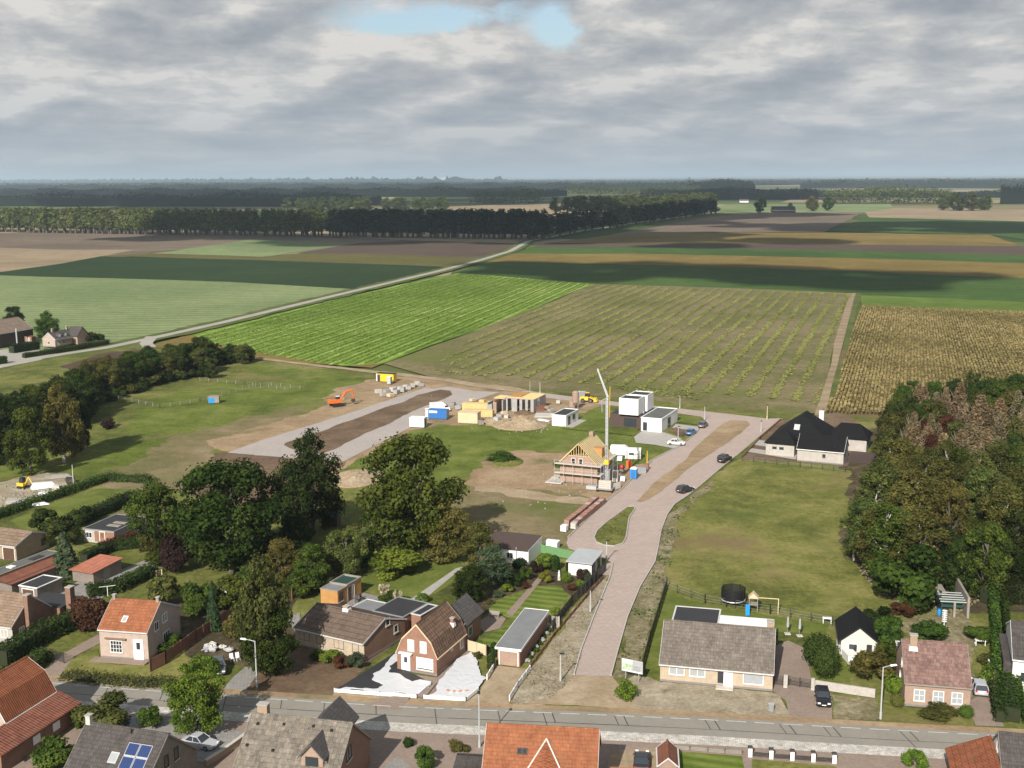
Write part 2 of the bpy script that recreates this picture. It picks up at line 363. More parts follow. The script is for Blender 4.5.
GR['tan_stubble'] = ground('tan_stubble', [(0.0, (0.20, 0.15, 0.09)), (0.5, (0.28, 0.215, 0.135)), (1.0, (0.35, 0.28, 0.18))], 0.01, 0.3, stripes=[(3, 10, 0.25)])
GR['ochre_crop'] = ground('ochre_crop', [(0.0, (0.11, 0.085, 0.022)), (0.5, (0.175, 0.125, 0.034)), (1.0, (0.24, 0.18, 0.055))], 0.012, 0.3, stripes=[(3, 7, 0.25)])
GR['olive_crop'] = ground('olive_crop', [(0.0, (0.07, 0.065, 0.018)), (1.0, (0.135, 0.12, 0.035))], 0.012, 0.3)
GR['verge'] = ground('verge', [(0.0, (0.05, 0.07, 0.018)), (0.5, (0.09, 0.11, 0.03)), (1.0, (0.17, 0.17, 0.06))], 0.05, 0.8)
GR['painted_sun_grass'] = ground('painted_sun_grass', [(0.0, (0.06, 0.10, 0.015)), (0.5, (0.10, 0.15, 0.024)), (1.0, (0.15, 0.20, 0.04))], 0.02, 0.5)  # sunlit part of the wide green strip, the sun put into the colour
GR['lane'] = plain('lane', (0.33, 0.31, 0.27), 0.95, 0.15, 0.1, fine=1.5)
GR['swath'] = ground('swath', [(0.0, (0.085, 0.095, 0.026)), (0.42, (0.135, 0.125, 0.05)), (0.62, (0.185, 0.15, 0.078)), (1.0, (0.24, 0.19, 0.11))], 0.025, 0.6, finew=0.6, extra=((0.115, 0.135, 0.03), 0.016, 0.53))
GR['cornfloor'] = ground('cornfloor', [(0.0, (0.10, 0.08, 0.032)), (1.0, (0.17, 0.13, 0.06))], 0.05, 0.8)

F = [
 ('field', 'bare brown field under the tree rows beyond the pale fields', [(-260, 232), (0, 232), (100, 229), (235, 232), (330, 236), (410, 240), (300, 252), (240, 242), (152, 252), (60, 266), (0, 271), (-260, 280)], 'brown_soil'),
 ('field', 'light tan harvested field edging the bare brown one', [(-260, 252), (0, 247), (60, 249), (135, 249), (100, 256), (60, 263), (0, 271), (-260, 280)], 'tan_stubble'),
 ('field', 'small pale green field wedged between bare brown soils', [(152, 253), (250, 239), (357, 242.5), (262, 256.5)], 'pale_crop'),
 ('field', 'dark ploughed strip beside the farm lane near the tall trees', [(357, 242.5), (410, 240), (518, 243), (500, 250), (470, 262), (440, 259), (300, 252)], 'dark_soil'),
 ('field', 'olive strip of dry crop above the dark green field', [(101, 255), (152, 252.5), (262, 256), (300, 252.5), (400, 254), (478, 257), (455, 267), (400, 264)], 'olive_crop'),
 ('field', 'dark green field of dense low crop', [(-260, 281), (0, 271.5), (60, 263), (101, 255.5), (250, 259), (400, 264), (458, 266.5), (352, 288), (230, 281), (0, 274.5), (-260, 282)], 'deep_green'),
 ('field', 'large pale bluish green field behind the old farmhouse', [(-260, 282), (0, 274.5), (230, 281), (352, 288), (290, 304), (222, 322), (105, 347), (60, 356), (0, 366), (-260, 420)], 'pale_crop'),
 ('field', 'bright green striped field along the farm lane', [(190, 333), (340, 297), (462, 271), (595, 283), (480, 328), (383, 362), (340, 366), (225, 346)], 'bright_green'),
 ('field', 'dry yellowish corner below the bright green field', [(150, 344), (190, 333), (228, 346), (340, 365), (385, 361), (372, 366), (300, 363), (215, 355)], 'ochre_crop'),
 ('field', 'wide dark green strip crossing the middle fields', [(455, 272), (485, 261), (560, 262), (780, 268), (1024, 277.5), (1400, 292), (1400, 322), (1024, 312.5), (862, 306), (858, 292), (700, 286), (595, 283)], 'mid_green'),
 ('field', 'mown field with pale rows of cut grass', [(384, 362), (480, 328), (595, 283), (700, 286), (850, 292), (835, 340), (816, 411), (770, 414), (620, 399), (540, 390), (440, 378)], 'swath'),
 ('field', 'bare tractor strip between the mown field and the corn', [(850, 292), (856, 292), (846, 330), (826, 412), (814, 414), (834, 342)], 'tan_stubble'),
 ('field', 'brighter grass strip above the yellowing corn', [(860, 294), (1024, 301), (1400, 313), (1400, 322), (1024, 312.5), (862, 306)], 'painted_sun_grass'),
 ('field', 'narrow grass strip beside the corn', [(856, 292), (862, 292), (853, 330), (833, 412), (826, 412), (846, 330)], 'verge'),
 ('field', 'soil floor of the yellowing cornfield', [(862, 306), (1024, 312.5), (1400, 322), (1500, 470), (1024, 424), (822, 415), (834, 395), (853, 328)], 'cornfloor'),
 ('field', 'tan strip of ripe crop above the wide green one', [(485, 261), (510, 253), (640, 253), (850, 257.5), (1024, 262.5), (1400, 270), (1400, 292), (1024, 277.5), (780, 268), (560, 262)], 'ochre_crop'),
 ('field', 'thin green strip between tan and dark soil strips', [(510, 253), (530, 247), (640, 246.5), (850, 250), (1024, 254.5), (1400, 262), (1400, 271), (1024, 262.5), (850, 257.5), (640, 253)], 'mid_green'),
 ('field', 'dark ploughed strip in the middle of the long fields', [(530, 247), (545, 243), (640, 242.5), (850, 244), (1015, 245.6), (1400, 250), (1400, 262), (1024, 254.5), (850, 250), (640, 246.5)], 'dark_soil'),
 ('field', 'tan stubble strip ending in a point far to the side', [(545, 242.5), (600, 236), (640, 232.5), (824, 232), (990, 234.5), (1018, 244), (1015, 245.6), (850, 244), (640, 242.5)], 'ochre_crop'),
 ('field', 'pinkish brown bare field behind the tan strips', [(600, 236), (648, 228), (707, 217), (752, 212.5), (865, 212), (824, 231.6), (640, 232.5)], 'brown_soil'),
 ('field', 'dark green wedge of crop before the far tan field', [(827, 231), (869, 217), (1024, 221), (1300, 226), (1300, 247), (1024, 239), (990, 234.5)], 'mid_green'),
 ('field', 'pale tan field in front of the far farm trees', [(865, 212), (890, 207.6), (1024, 209.5), (1300, 212), (1300, 226), (1024, 221), (869, 217)], 'tan_stubble'),
 ('field', 'yellowish grass strip near the dark roofed far farm', [(700, 209), (730, 204), (890, 203.5), (895, 207.6), (865, 212), (752, 212.5)], 'pale_crop'),
 ('field', 'far pale field beyond the second row of trees', [(450, 207), (520, 203), (690, 203), (720, 206), (690, 214), (560, 222), (520, 216), (440, 213)], 'tan_stubble'),
 ('field', 'pale grass ground beneath the tall tree rows', [(-260, 224), (120, 225), (330, 229), (545, 231), (545, 239), (518, 243), (410, 240), (235, 232), (100, 229), (0, 233), (-260, 234)], 'tan_stubble'),
 ('field', 'green meadow seen behind the tall dark trees', [(-260, 212), (330, 214), (560, 219), (640, 214), (700, 214), (640, 226), (546, 233), (330, 229), (-260, 225)], 'mid_green'),
]
for nm, lb, px, mt in F: patch(nm, lb, px, GR[mt], dz=0.01, step=40, jit=0.12 if 'tractor' in lb or 'beside the corn' in lb else 0.5)

# farm lane with its verges
def strip(name, label, px, width, mat, dz=0.003, jit=0.0, kind='structure', step=8):
    pts = [G(*p) for p in px]; pts = dens(pts, step, 0, random, False); n = len(pts); L = []; Rr = []; rnd = random.Random(3)
    for i, p in enumerate(pts):
        d = (pts[min(i + 1, n - 1)] - pts[max(i - 1, 0)]).normalized(); q = Vector((-d.y, d.x, 0))
        w = width if not isinstance(width, (list, tuple)) else width[0] + (width[1] - width[0]) * i / (n - 1)
        L.append(p + q * (w / 2 + rnd.gauss(0, jit))); Rr.append(p - q * (w / 2 + rnd.gauss(0, jit)))
    ZL[0] += dz; z = ZL[0]; mb = MB()
    for i in range(n - 1): mb.face([(L[i].x, L[i].y, z), (Rr[i].x, Rr[i].y, z), (Rr[i + 1].x, Rr[i + 1].y, z), (L[i + 1].x, L[i + 1].y, z)][::-1])
    return tag(mb.build(name, mat), label, name.replace('_', ' '), kind=kind)
# ------------------------------------------------------------------ near ground: meadows, building land, verges, yards
GR['meadow'] = ground('meadow', [(0.0, (0.055, 0.066, 0.016)), (0.4, (0.105, 0.118, 0.026)), (0.7, (0.155, 0.158, 0.042)), (1.0, (0.22, 0.195, 0.08))], 0.05, 1.2, finew=0.75, extra=[((0.17, 0.135, 0.07), 0.07, 0.60)], wide=2.2)
GR['lush'] = ground('lush', [(0.0, (0.06, 0.08, 0.014)), (0.5, (0.11, 0.14, 0.022)), (1.0, (0.18, 0.195, 0.05))], 0.05, 1.2, finew=0.75, extra=[((0.185, 0.145, 0.072), 0.03, 0.54), ((0.06, 0.10, 0.016), 0.05, 0.56)], wide=2.2)
GR['dry_meadow'] = ground('dry_meadow', [(0.0, (0.08, 0.088, 0.02)), (0.45, (0.145, 0.15, 0.036)), (1.0, (0.25, 0.22, 0.08))], 0.045, 1.3, finew=0.8, extra=[((0.17, 0.122, 0.062), 0.028, 0.52), ((0.075, 0.105, 0.02), 0.04, 0.54), ((0.27, 0.225, 0.13), 0.09, 0.63)], wide=2.4)
GR['worn'] = ground('worn', [(0.0, (0.10, 0.105, 0.03)), (0.45, (0.17, 0.14, 0.07)), (1.0, (0.27, 0.21, 0.13))], 0.05, 1.2, finew=0.6, extra=((0.095, 0.12, 0.024), 0.035, 0.53), wide=2.0)
GR['weeds'] = ground('weeds', [(0.0, (0.08, 0.08, 0.03)), (0.45, (0.18, 0.155, 0.085)), (1.0, (0.34, 0.29, 0.195))], 0.15, 1.6, finew=0.9, extra=((0.055, 0.085, 0.018), 0.25, 0.56))
GR['dirt'] = ground('dirt', [(0.0, (0.19, 0.13, 0.075)), (0.5, (0.295, 0.21, 0.125)), (1.0, (0.40, 0.31, 0.20))], 0.07, 1.3, finew=0.6, extra=((0.115, 0.115, 0.042), 0.06, 0.56))
GR['dark_dirt'] = ground('dark_dirt', [(0.0, (0.085, 0.055, 0.034)), (0.5, (0.14, 0.095, 0.06)), (1.0, (0.21, 0.155, 0.10))], 0.09, 1.1, finew=0.6)
GR['sand'] = ground('sand', [(0.0, (0.23, 0.165, 0.10)), (0.5, (0.32, 0.245, 0.16)), (1.0, (0.42, 0.345, 0.25))], 0.2, 1.6, finew=0.55)
GR['gravel'] = ground('gravel', [(0.0, (0.19, 0.16, 0.11)), (0.5, (0.30, 0.255, 0.18)), (1.0, (0.43, 0.38, 0.295))], 0.25, 2.2, finew=0.8, extra=((0.12, 0.115, 0.05), 0.35, 0.58))
GR['lawn'] = ground('lawn', [(0.0, (0.06, 0.085, 0.016)), (0.5, (0.115, 0.14, 0.026)), (1.0, (0.18, 0.19, 0.055))], 0.15, 1.5, finew=0.5)
GR['mown_lawn'] = ground('mown_lawn', [(0.0, (0.065, 0.10, 0.014)), (0.5, (0.115, 0.155, 0.024)), (1.0, (0.175, 0.205, 0.05))], 0.15, 1.5, finew=0.35, stripes=[(-18, 1.9, 0.5)])
GR['wood_floor'] = ground('wood_floor', [(0.0, (0.03, 0.025, 0.014)), (0.5, (0.07, 0.055, 0.03)), (1.0, (0.15, 0.115, 0.065))], 0.2, 1.5, finew=0.8)
GR['plot'] = ground('plot', [(0.0, (0.05, 0.034, 0.022)), (1.0, (0.11, 0.075, 0.05))], 0.3, 1.5, stripes=[(70, 0.9, 0.3)])
GR['paver'] = pavers('paver', (0.42, 0.335, 0.29), (0.36, 0.285, 0.245), (0.27, 0.22, 0.19), 0.30, 0.9, 72, 0.2, 0.12)
GR['paver_pale'] = pavers('paver_pale', (0.40, 0.355, 0.325), (0.35, 0.305, 0.28), (0.25, 0.22, 0.2), 0.3, 0.9, 40, 0.22, 0.12, stain=((0.27, 0.21, 0.15), 0.12, 0.6))
GR['yardpaver'] = pavers('yardpaver', (0.30, 0.225, 0.175), (0.24, 0.18, 0.145), (0.17, 0.135, 0.11), 0.4, 0.2, 16, 0.25, 0.4)
GR['greypaver'] = pavers('greypaver', (0.27, 0.255, 0.235), (0.22, 0.21, 0.195), (0.14, 0.13, 0.12), 0.5, 0.5, 16, 0.25, 0.4)
GR['cobble'] = pavers('cobble', (0.58, 0.55, 0.50), (0.42, 0.395, 0.35), (0.22, 0.2, 0.17), 0.5, 0.3, 8, 0.7, 0.5, stain=((0.24, 0.22, 0.18), 1.6, 0.53))
GR['concrete_road'] = plain('concrete_road', (0.24, 0.222, 0.188), 0.9, 0.13, 0.25, fine=2.0)
GR['joint'] = plain('joint', (0.06, 0.056, 0.05), 0.9)
GR['roadpaint'] = plain('roadpaint', (0.50, 0.50, 0.48), 0.8, 0.2, 2.0)
GR['concrete'] = plain('concrete', (0.36, 0.34, 0.31), 0.9, 0.16, 0.8, fine=4)
GR['curb'] = plain('curb', (0.40, 0.375, 0.34), 0.9, 0.14, 1.0)

ZL[0] = -0.11
B = [
 ('meadow', 'rough grassland under the village edge', [(-200, 396), (0, 361), (60, 351), (105, 344), (148, 339), (152, 346), (215, 355), (300, 362), (440, 378), (540, 390), (822, 415), (1024, 424), (1300, 460), (1500, 1000), (-500, 1000)], 'meadow', 0.0),
 ('wood_floor', 'brown leaf litter under the wood', [(850, 462), (868, 430), (905, 414), (1024, 424), (1300, 450), (1350, 640), (1024, 612), (960, 612), (900, 600), (862, 568), (842, 545)], 'wood_floor', 1.0),
 ('meadow', 'green grazing land around the blue shack', [(60, 470), (110, 440), (150, 405), (255, 362), (340, 372), (380, 385), (330, 402), (290, 420), (235, 452), (160, 470), (90, 486)], 'lush', 0.8),
 ('meadow', 'worn brownish pasture before the paved loop end', [(112, 470), (160, 446), (230, 424), (290, 407), (300, 412), (215, 442), (228, 462), (200, 486), (140, 494), (100, 484)], 'worn', 1.0),
 ('dirt', 'trampled brown soil around the parked excavator', [(228, 462), (205, 440), (262, 425), (330, 402), (350, 385), (398, 373), (440, 378), (500, 385), (560, 396), (604, 404), (596, 414), (560, 412), (540, 428), (500, 432), (440, 424), (410, 430), (392, 442), (350, 466), (300, 480), (260, 500), (190, 500), (215, 475)], 'dirt', 0.9),
 ('dirt', 'dark red brown bare soil by the paved loop end', [(215, 452), (229, 452), (288, 458), (345, 462), (330, 485), (280, 510), (225, 505), (175, 490)], 'dark_dirt', 1.0),
 ('meadow', 'green grass plot before the half built house shells', [(352, 468), (395, 440), (418, 430), (470, 424), (540, 430), (600, 418), (640, 432), (672, 446), (646, 464), (606, 468), (560, 452), (500, 452), (455, 480), (400, 485)], 'lush', 0.8),
 ('dirt', 'bare building soil around the brick gable house', [(470, 478), (480, 462), (520, 450), (570, 452), (622, 466), (650, 462), (625, 492), (604, 504), (580, 500), (540, 492), (500, 488), (455, 484)], 'dirt', 0.9),
 ('meadow', 'dry trodden grass plot beside the brick stacks', [(440, 500), (470, 486), (520, 488), (575, 494), (604, 503), (574, 530), (566, 545), (520, 545), (480, 528), (452, 520)], 'worn', 0.9),
 ('dirt', 'pale trodden soil track below the scaffold', [(478, 485), (520, 489), (560, 496), (598, 500), (596, 505), (560, 502), (500, 492), (474, 490)], 'sand', 0.5),
 ('meadow', 'large olive building plot beside the brick street', [(660, 545), (668, 515), (690, 497), (726, 466), (742, 457), (850, 470), (842, 545), (866, 572), (893, 600), (880, 618), (800, 612), (700, 602), (662, 592), (654, 570)], 'dry_meadow', 0.6),
 ('verge', 'weedy gravel verge along the open plot', [(660, 560), (657, 548), (661, 530), (668, 514), (690, 496), (712, 480), (716, 486), (690, 506), (676, 528), (668, 560), (664, 590), (656, 575)], 'weeds', 0.5),
 ('verge', 'dry gravelly verge between street and back gardens', [(612, 564), (594, 616), (581, 650), (574, 676), (560, 690), (545, 704), (518, 706), (508, 700), (530, 668), (552, 640), (572, 612), (598, 576)], 'gravel', 0.4),
 ('verge', 'weedy sandy verge beside the hedge of the bungalow', [(656, 560), (668, 578), (662, 600), (648, 640), (641, 674), (640, 680), (612, 676), (616, 655), (628, 617)], 'weeds', 0.4),
 ('dirt', 'sandy dirt spill where the brick street meets the road', [(575, 672), (612, 674), (625, 690), (640, 706), (640, 711), (520, 704), (545, 698), (562, 688)], 'sand', 0.4),
 ('verge', 'dry bare strip before the beige bungalow', [(636, 674), (660, 681), (772, 692), (780, 694), (790, 712), (792, 718), (640, 710), (620, 690)], 'gravel', 0.3),
 ('front_yard', 'bare brown yard before the long brown bungalow', [(245, 686), (262, 668), (290, 650), (302, 641), (364, 657), (382, 650), (392, 645), (360, 672), (334, 690), (334, 697), (244, 692)], 'dark_dirt', 0.3),
 ('front_yard', 'bare strip along the road before the plastic covered yard', [(334, 692), (440, 698), (462, 699), (462, 706), (330, 699)], 'dirt', 0.1),
 ('driveway', 'sandy driveway before the brick garage', [(497, 665), (521, 668), (530, 668), (510, 702), (506, 708), (460, 706), (476, 694), (486, 680)], 'sand', 0.1),
 ('driveway', 'brown paved path beside the gambrel house', [(398, 672), (437, 677), (466, 650), (474, 652), (449, 682), (432, 700), (420, 700), (425, 690), (400, 682)], 'yardpaver', 0.0),
 ('driveway', 'pinkish paved driveway where the black car stands', [(776, 645), (788, 640), (806, 648), (812, 682), (832, 695), (832, 722), (790, 719), (786, 700), (772, 690), (776, 660)], 'yardpaver', 0.0),
 ('driveway', 'brown paved drive beside the hatchback', [(969, 690), (985, 672), (998, 690), (1004, 726), (976, 725), (970, 711)], 'yardpaver', 0.0),
 ('front_yard', 'dry brown lawn behind the low garden wall', [(832, 694), (875, 697), (880, 720), (832, 720)], 'weeds', 0.2),
 ('front_yard', 'sandy front garden of the tiled cottage', [(880, 700), (904, 707), (970, 712), (974, 724), (880, 720)], 'dry_meadow', 0.2),
 ('lawn', 'green back lawn around the trampoline', [(666, 590), (700, 604), (830, 624), (824, 634), (775, 632), (770, 640), (662, 680), (646, 672)], 'lawn', 0.2),
 ('lawn', 'small lawn under the round clipped trees', [(820, 655), (832, 648), (852, 660), (850, 682), (812, 680)], 'lawn', 0.1),
 ('back_yard', 'brown overgrown yard between cottage and open shed', [(885, 625), (960, 612), (985, 640), (985, 690), (970, 700), (965, 645), (905, 632)], 'weeds', 0.4),
 ('lawn', 'trimmed back garden lawn in mown stripes', [(515, 622), (490, 606), (534, 586), (560, 586), (568, 592), (566, 602), (548, 612), (527, 612), (505, 638), (494, 650), (480, 640), (506, 626)], 'mown_lawn', 0.05),
 ('lawn', 'small mown lawn beside the garden path', [(479, 603), (494, 594), (516, 598), (505, 606), (490, 612)], 'mown_lawn', 0.05),
 ('lawn', 'back lawn beyond the wooden cabin', [(356, 588), (365, 572), (400, 562), (430, 558), (460, 562), (470, 572), (440, 590), (420, 600), (400, 600), (384, 590)], 'lawn', 0.3),
 ('garden_bed', 'dark flower bed soil among the garden shrubs', [(470, 600), (486, 582), (520, 568), (560, 570), (605, 572), (590, 592), (572, 596), (560, 585), (534, 585), (494, 602), (478, 620)], 'wood_floor', 0.3),
 ('garden_path', 'brown brick garden path between two lawns', [(506, 613), (538, 577), (543, 578), (512, 616)], 'yardpaver', 0.0),
 ('garden_path', 'pale straight path across the back lawn', [(406, 602), (456, 568), (464, 566), (418, 604)], 'concrete', 0.0),
 ('garden_path', 'brown paved sitting corner by the mown lawn', [(477, 622), (494, 612), (506, 618), (500, 628), (484, 632)], 'yardpaver', 0.0),
 ('terrace', 'grey paved terrace behind the wooden cabin', [(346, 600), (362, 592), (420, 606), (414, 628), (388, 640), (350, 616)], 'greypaver', 0.0),
 ('lawn', 'front lawn of the pale pink house', [(60, 662), (98, 648), (102, 662), (150, 664), (185, 640), (200, 668), (198, 690), (110, 680), (66, 674)], 'dry_meadow', 0.3),
 ('driveway', 'brown paved drive beside the tall hedge', [(36, 676), (60, 655), (98, 634), (104, 641), (74, 656), (58, 678)], 'yardpaver', 0.0),
 ('lawn', 'narrow lawn between two hedges behind the yard', [(10, 520), (60, 500), (100, 488), (136, 489), (130, 503), (60, 525), (30, 535)], 'lawn', 0.3),
 ('yard', 'grey cluttered storage yard ground', [(-40, 500), (0, 482), (40, 472), (66, 476), (60, 492), (20, 508), (-20, 524)], 'gravel', 0.4),
 ('yard', 'dirt yard of the red roofed shed', [(56, 594), (80, 580), (130, 566), (160, 552), (164, 562), (130, 580), (100, 600), (70, 606)], 'greypaver', 0.3),
 ('driveway', 'rough concrete drive with junk under the yellow tree', [(222, 690), (244, 668), (280, 625), (300, 612), (298, 636), (262, 668), (246, 690)], 'greypaver', 0.2),
 ('wood_floor', 'brown earth under the hedge trees', [(160, 600), (240, 580), (300, 590), (296, 640), (262, 670), (200, 660), (172, 620)], 'wood_floor', 0.6),
 ('yard', 'brown earth yard between cabin and trees', [(260, 560), (330, 540), (345, 548), (330, 570), (300, 590), (255, 590)], 'dark_dirt', 0.5),
 ('lawn', 'green lawn corner beside the pale farm track', [(0, 452), (30, 444), (66, 450), (60, 470), (20, 476), (-20, 480)], 'lush', 0.5),
 ('farmyard', 'pale concrete farmyard', [(-80, 375), (0, 350), (24, 347), (60, 352), (40, 360), (0, 368), (-60, 384)], 'lane', 0.2),
 ('vegetable_plot', 'ploughed vegetable plot beside the farm hedge', [(60, 366), (110, 352), (146, 349), (140, 356), (80, 374)], 'plot', 0.3),
 ('garden_bed', 'freshly dug dark beds before the black roofed villa', [(746, 455), (776, 421), (838, 412), (862, 425), (862, 455), (846, 466), (742, 459)], 'dark_dirt', 0.2),
]
for bi, (nm, lb, px, mt, jit) in enumerate(B):
    patch(nm, lb, px, GR[mt], jit=jit * 1.3, dz=0.0015)
    if bi == 0:
        lane = [(-120, 392), (0, 365), (60, 354), (105, 347.5), (160, 336), (225, 321.5), (340, 294), (400, 280), (440, 270.5), (480, 260), (510, 251), (521, 245), (528, 241), (580, 231), (640, 222), (720, 212)]
        strip('verge', 'grassy verges of the farm lane', lane, 15, GR['verge'], jit=0.7)
        strip('farm_lane', 'pale narrow lane running off between the fields', lane, (4.6, 6.0), GR['lane'])
        strip('farm_track', 'short lane mouth joining beside the hedge', [(152, 336), (146, 343), (150, 347)], 5, GR['lane'])

# new street in pinkish pavers
stem = [(574, 675), (581, 650), (594, 616), (610, 577), (613, 563), (600, 556), (577, 551.5), (569, 548.5), (566.5, 543), (568, 537.5), (574, 531.5), (604, 502.7), (620, 491), (650, 461), (682, 444.5), (698, 431.5), (706, 420), (701, 416.5), (680, 413.5), (600, 404), (560, 399.5), (520, 394), (520, 389.5), (560, 395), (600, 400), (680, 408.5), (720, 412.8), (746, 415.8), (768, 418.5), (783, 418), (774, 424), (736, 456), (724, 465.5), (700, 486), (688, 495.5), (675, 504), (667, 515), (661, 531), (658, 548), (655, 562), (640, 587), (627.5, 617), (618, 650), (611, 676)]
patch('street', 'new street of pinkish pavers winding through the building plots', stem, GR['paver'], dz=0.003)
loop = [(227, 452.5), (262, 440), (340, 416), (425, 387.8), (434, 388.6), (448, 386.5), (475, 391), (500, 392), (470, 402), (452, 408), (410, 427.5), (344, 461), (316, 460), (287, 457.5)]
patch('street', 'pale paved loop road ending in bare soil', loop, GR['paver_pale'], dz=0.003)
patch('traffic_island', 'long brown earth island inside the paved loop', [(284, 445), (286, 442.5), (300, 438.5), (360, 417), (417, 395), (440, 389.5), (450, 390.5), (452, 395), (412, 411.5), (335, 449), (320, 454), (295, 450)], GR['dark_dirt'], dz=0.02, jit=0.25)
patch('traffic_island', 'long narrow earth island between two street arms', [(636.5, 501), (650, 487), (680, 463.5), (703, 440.5), (721, 425), (731, 420.3), (746, 420.6), (750, 424), (741, 433), (680, 476), (652, 497), (641, 502)], GR['dirt'], dz=0.02, jit=0.15)
patch('traffic_island', 'teardrop grass island in the brick street', [(594, 538), (597, 531), (607, 522), (628, 507), (634, 506.5), (635, 509), (629, 518), (626, 538), (623, 543.5), (614, 546.5), (604, 545.5), (596.5, 542.5)], GR['meadow'], dz=0.02, jit=0.08)
strip('dirt_track', 'pale dirt track behind the paved loop', [(215, 355), (263, 359), (330, 367), (400, 374.5), (440, 379.5), (480, 386), (522, 391)], (2.6, 5.5), GR['sand'], jit=0.25, step=4)
patch('path', 'small paved strip leading to the white carport', [(600, 567), (612, 562), (611, 576), (598, 574)], GR['paver'], dz=0.003)
patch('path', 'pale concrete apron around the white flat roofed house', [(634, 437), (648, 427), (680, 438), (686, 443), (676, 449), (655, 445), (636, 443)], GR['concrete'], dz=0.003)
patch('path', 'pale entrance path of the white flat roofed house', [(676, 424), (700, 427), (698, 431), (672, 428)], GR['concrete'], dz=0.003)
patch('garden_bed', 'brown soil patch between the white house paths', [(668, 431), (676, 427.5), (692, 432), (682, 436.5)], GR['dark_dirt'], dz=0.01)
patch('lawn', 'small green corner lawn beside the white flat roofed house', [(678, 418), (684, 414.5), (702, 418.5), (698, 425), (674, 422)], GR['lush'], dz=0.01)
patch('lawn', 'bright lawn strip before the white flat roofed house', [(560, 428), (590, 410), (604, 405), (609, 410), (606, 420), (640, 428), (634, 436), (600, 432)], GR['lush'], dz=0.01, jit=0.2)
patch('path', 'pale driveway strip before the black roofed villa', [(747, 452), (752, 448.5), (797, 455), (796, 460)], GR['concrete'], dz=0.003)
patch('path', 'second pale entrance strip of the black roofed villa', [(753, 445), (759, 440), (775, 443), (772, 448)], GR['concrete'], dz=0.003)

# kerbs: real raised edges along the street
def kerb(label, px, closed=False, w=0.18, h=0.10):
    pts = [G(*p) for p in px]; mb = MB(); n = len(pts)
    for i in range(n if closed else n - 1):
        a, b2 = pts[i], pts[(i + 1) % n]; d = (b2 - a).normalized(); q = Vector((-d.y, d.x, 0)) * w / 2
        e = d * w * 0.45
        a2, b3 = a - e * 0, b2 - e
        mb.hull([(a2 - q)[:2] + (0,), (b3 - q)[:2] + (0,), (b3 + q)[:2] + (0,), (a2 + q)[:2] + (0,)], [(a2 - q)[:2] + (ZL[0] + h,), (b3 - q)[:2] + (ZL[0] + h,), (b3 + q)[:2] + (ZL[0] + h,), (a2 + q)[:2] + (ZL[0] + h,)])
    return tag(mb.build('kerb', GR['curb']), label, 'kerb', kind='structure')
kerb('pale kerb along the verge side of the brick street', stem[0:5])
kerb('pale kerb along the brick stacks', stem[9:16])
kerb('pale kerb along the open plot side of the brick street', stem[31:44])
kerb('pale kerb around the teardrop island', [(594, 538), (597, 531), (607, 522), (628, 507), (634, 506.5), (635, 509), (629, 518), (626, 538), (623, 543.5), (614, 546.5), (604, 545.5), (596.5, 542.5)], True)

# village road: concrete slabs, joints, bike-lane dashes and a cobbled strip
top = [(-300, 654), (20, 678.5), (110, 686), (200, 692.5), (300, 699), (400, 705), (500, 709), (600, 713), (700, 717.5), (850, 726), (1024, 735), (1400, 756)]
def off(px, m):
    g = G(*px); return Vector((g.x + 0.12 * m, g.y - 0.99 * m, 0))
def band(name, label, m0, m1, mat, z0=0.003):
    ZL[0] += z0; z = ZL[0]; a = [off(p, m0) for p in top]; c = [off(p, m1) for p in top]; mb = MB()
    for i in range(len(top) - 1): mb.face([(c[i].x, c[i].y, z), (c[i + 1].x, c[i + 1].y, z), (a[i + 1].x, a[i + 1].y, z), (a[i].x, a[i].y, z)])
    return tag(mb.build(name, mat), label, name.replace('_', ' '), kind='structure')
band('verge', 'sandy dirt edge of the village road', -1.4, 0.2, GR['dirt'])
band('pavement', 'paved forecourt strip behind the cobbles', 7.0, 26.0, GR['yardpaver'])
band('road', 'grey concrete village road with joints and dashes', 0.0, 5.0, GR['concrete_road'])
band('cobbled_strip', 'pale cobbled strip along the village road', 5.0, 7.3, GR['cobble'])
P0 = [off(p, 0) for p in top]
def along(s, m):          # point s metres along the road's upper edge, m metres across
    for i in range(len(P0) - 1):
        L = (P0[i + 1] - P0[i]).length
        if s <= L or i == len(P0) - 2:
            p = P0[i].lerp(P0[i + 1], s / L); return Vector((p.x + 0.12 * m, p.y - 0.99 * m, 0))
        s -= L
rnd = random.Random(11); mb = MB(); mj = MB(); z = ZL[0] + 0.006; zj = ZL[0] + 0.003
def rbar(m_, s0, s1, w0, w1, z):
    a, b_, c, d = along(s0, w0), along(s1, w0), along(s1, w1), along(s0, w1)
    m_.face([(d.x, d.y, z), (c.x, c.y, z), (b_.x, b_.y, z), (a.x, a.y, z)])
s = 10.0
while s < 215:
    rbar(mb, s, s + 2.3, 0.62, 0.78, z); s += 3.3
tag(mb.build('road_markings', GR['roadpaint']), 'white dashes of the bicycle lane on the concrete road', 'road marking', kind='structure')
s = 5.0
while s < 215:
    d = rnd.uniform(2.9, 3.1); rbar(mj, s, s + 4.0, 3.2 + rnd.uniform(-.05, .05), 3.2 + 0.09 + rnd.uniform(0, .06), zj); s += 4.0
s = 8.0
while s < 215:
    rbar(mj, s, s + 0.12, 0.8, rnd.choice((3.2, 3.2, 4.9)), zj)
    if rnd.random() < 0.6: rbar(mj, s + 1.1, s + 1.25, 0.8, 3.2, zj)
    s += rnd.uniform(5, 11)
tag(mj.build('road_joints', GR['joint']), 'dark tar joints between the concrete road slabs', 'road joint', kind='structure')
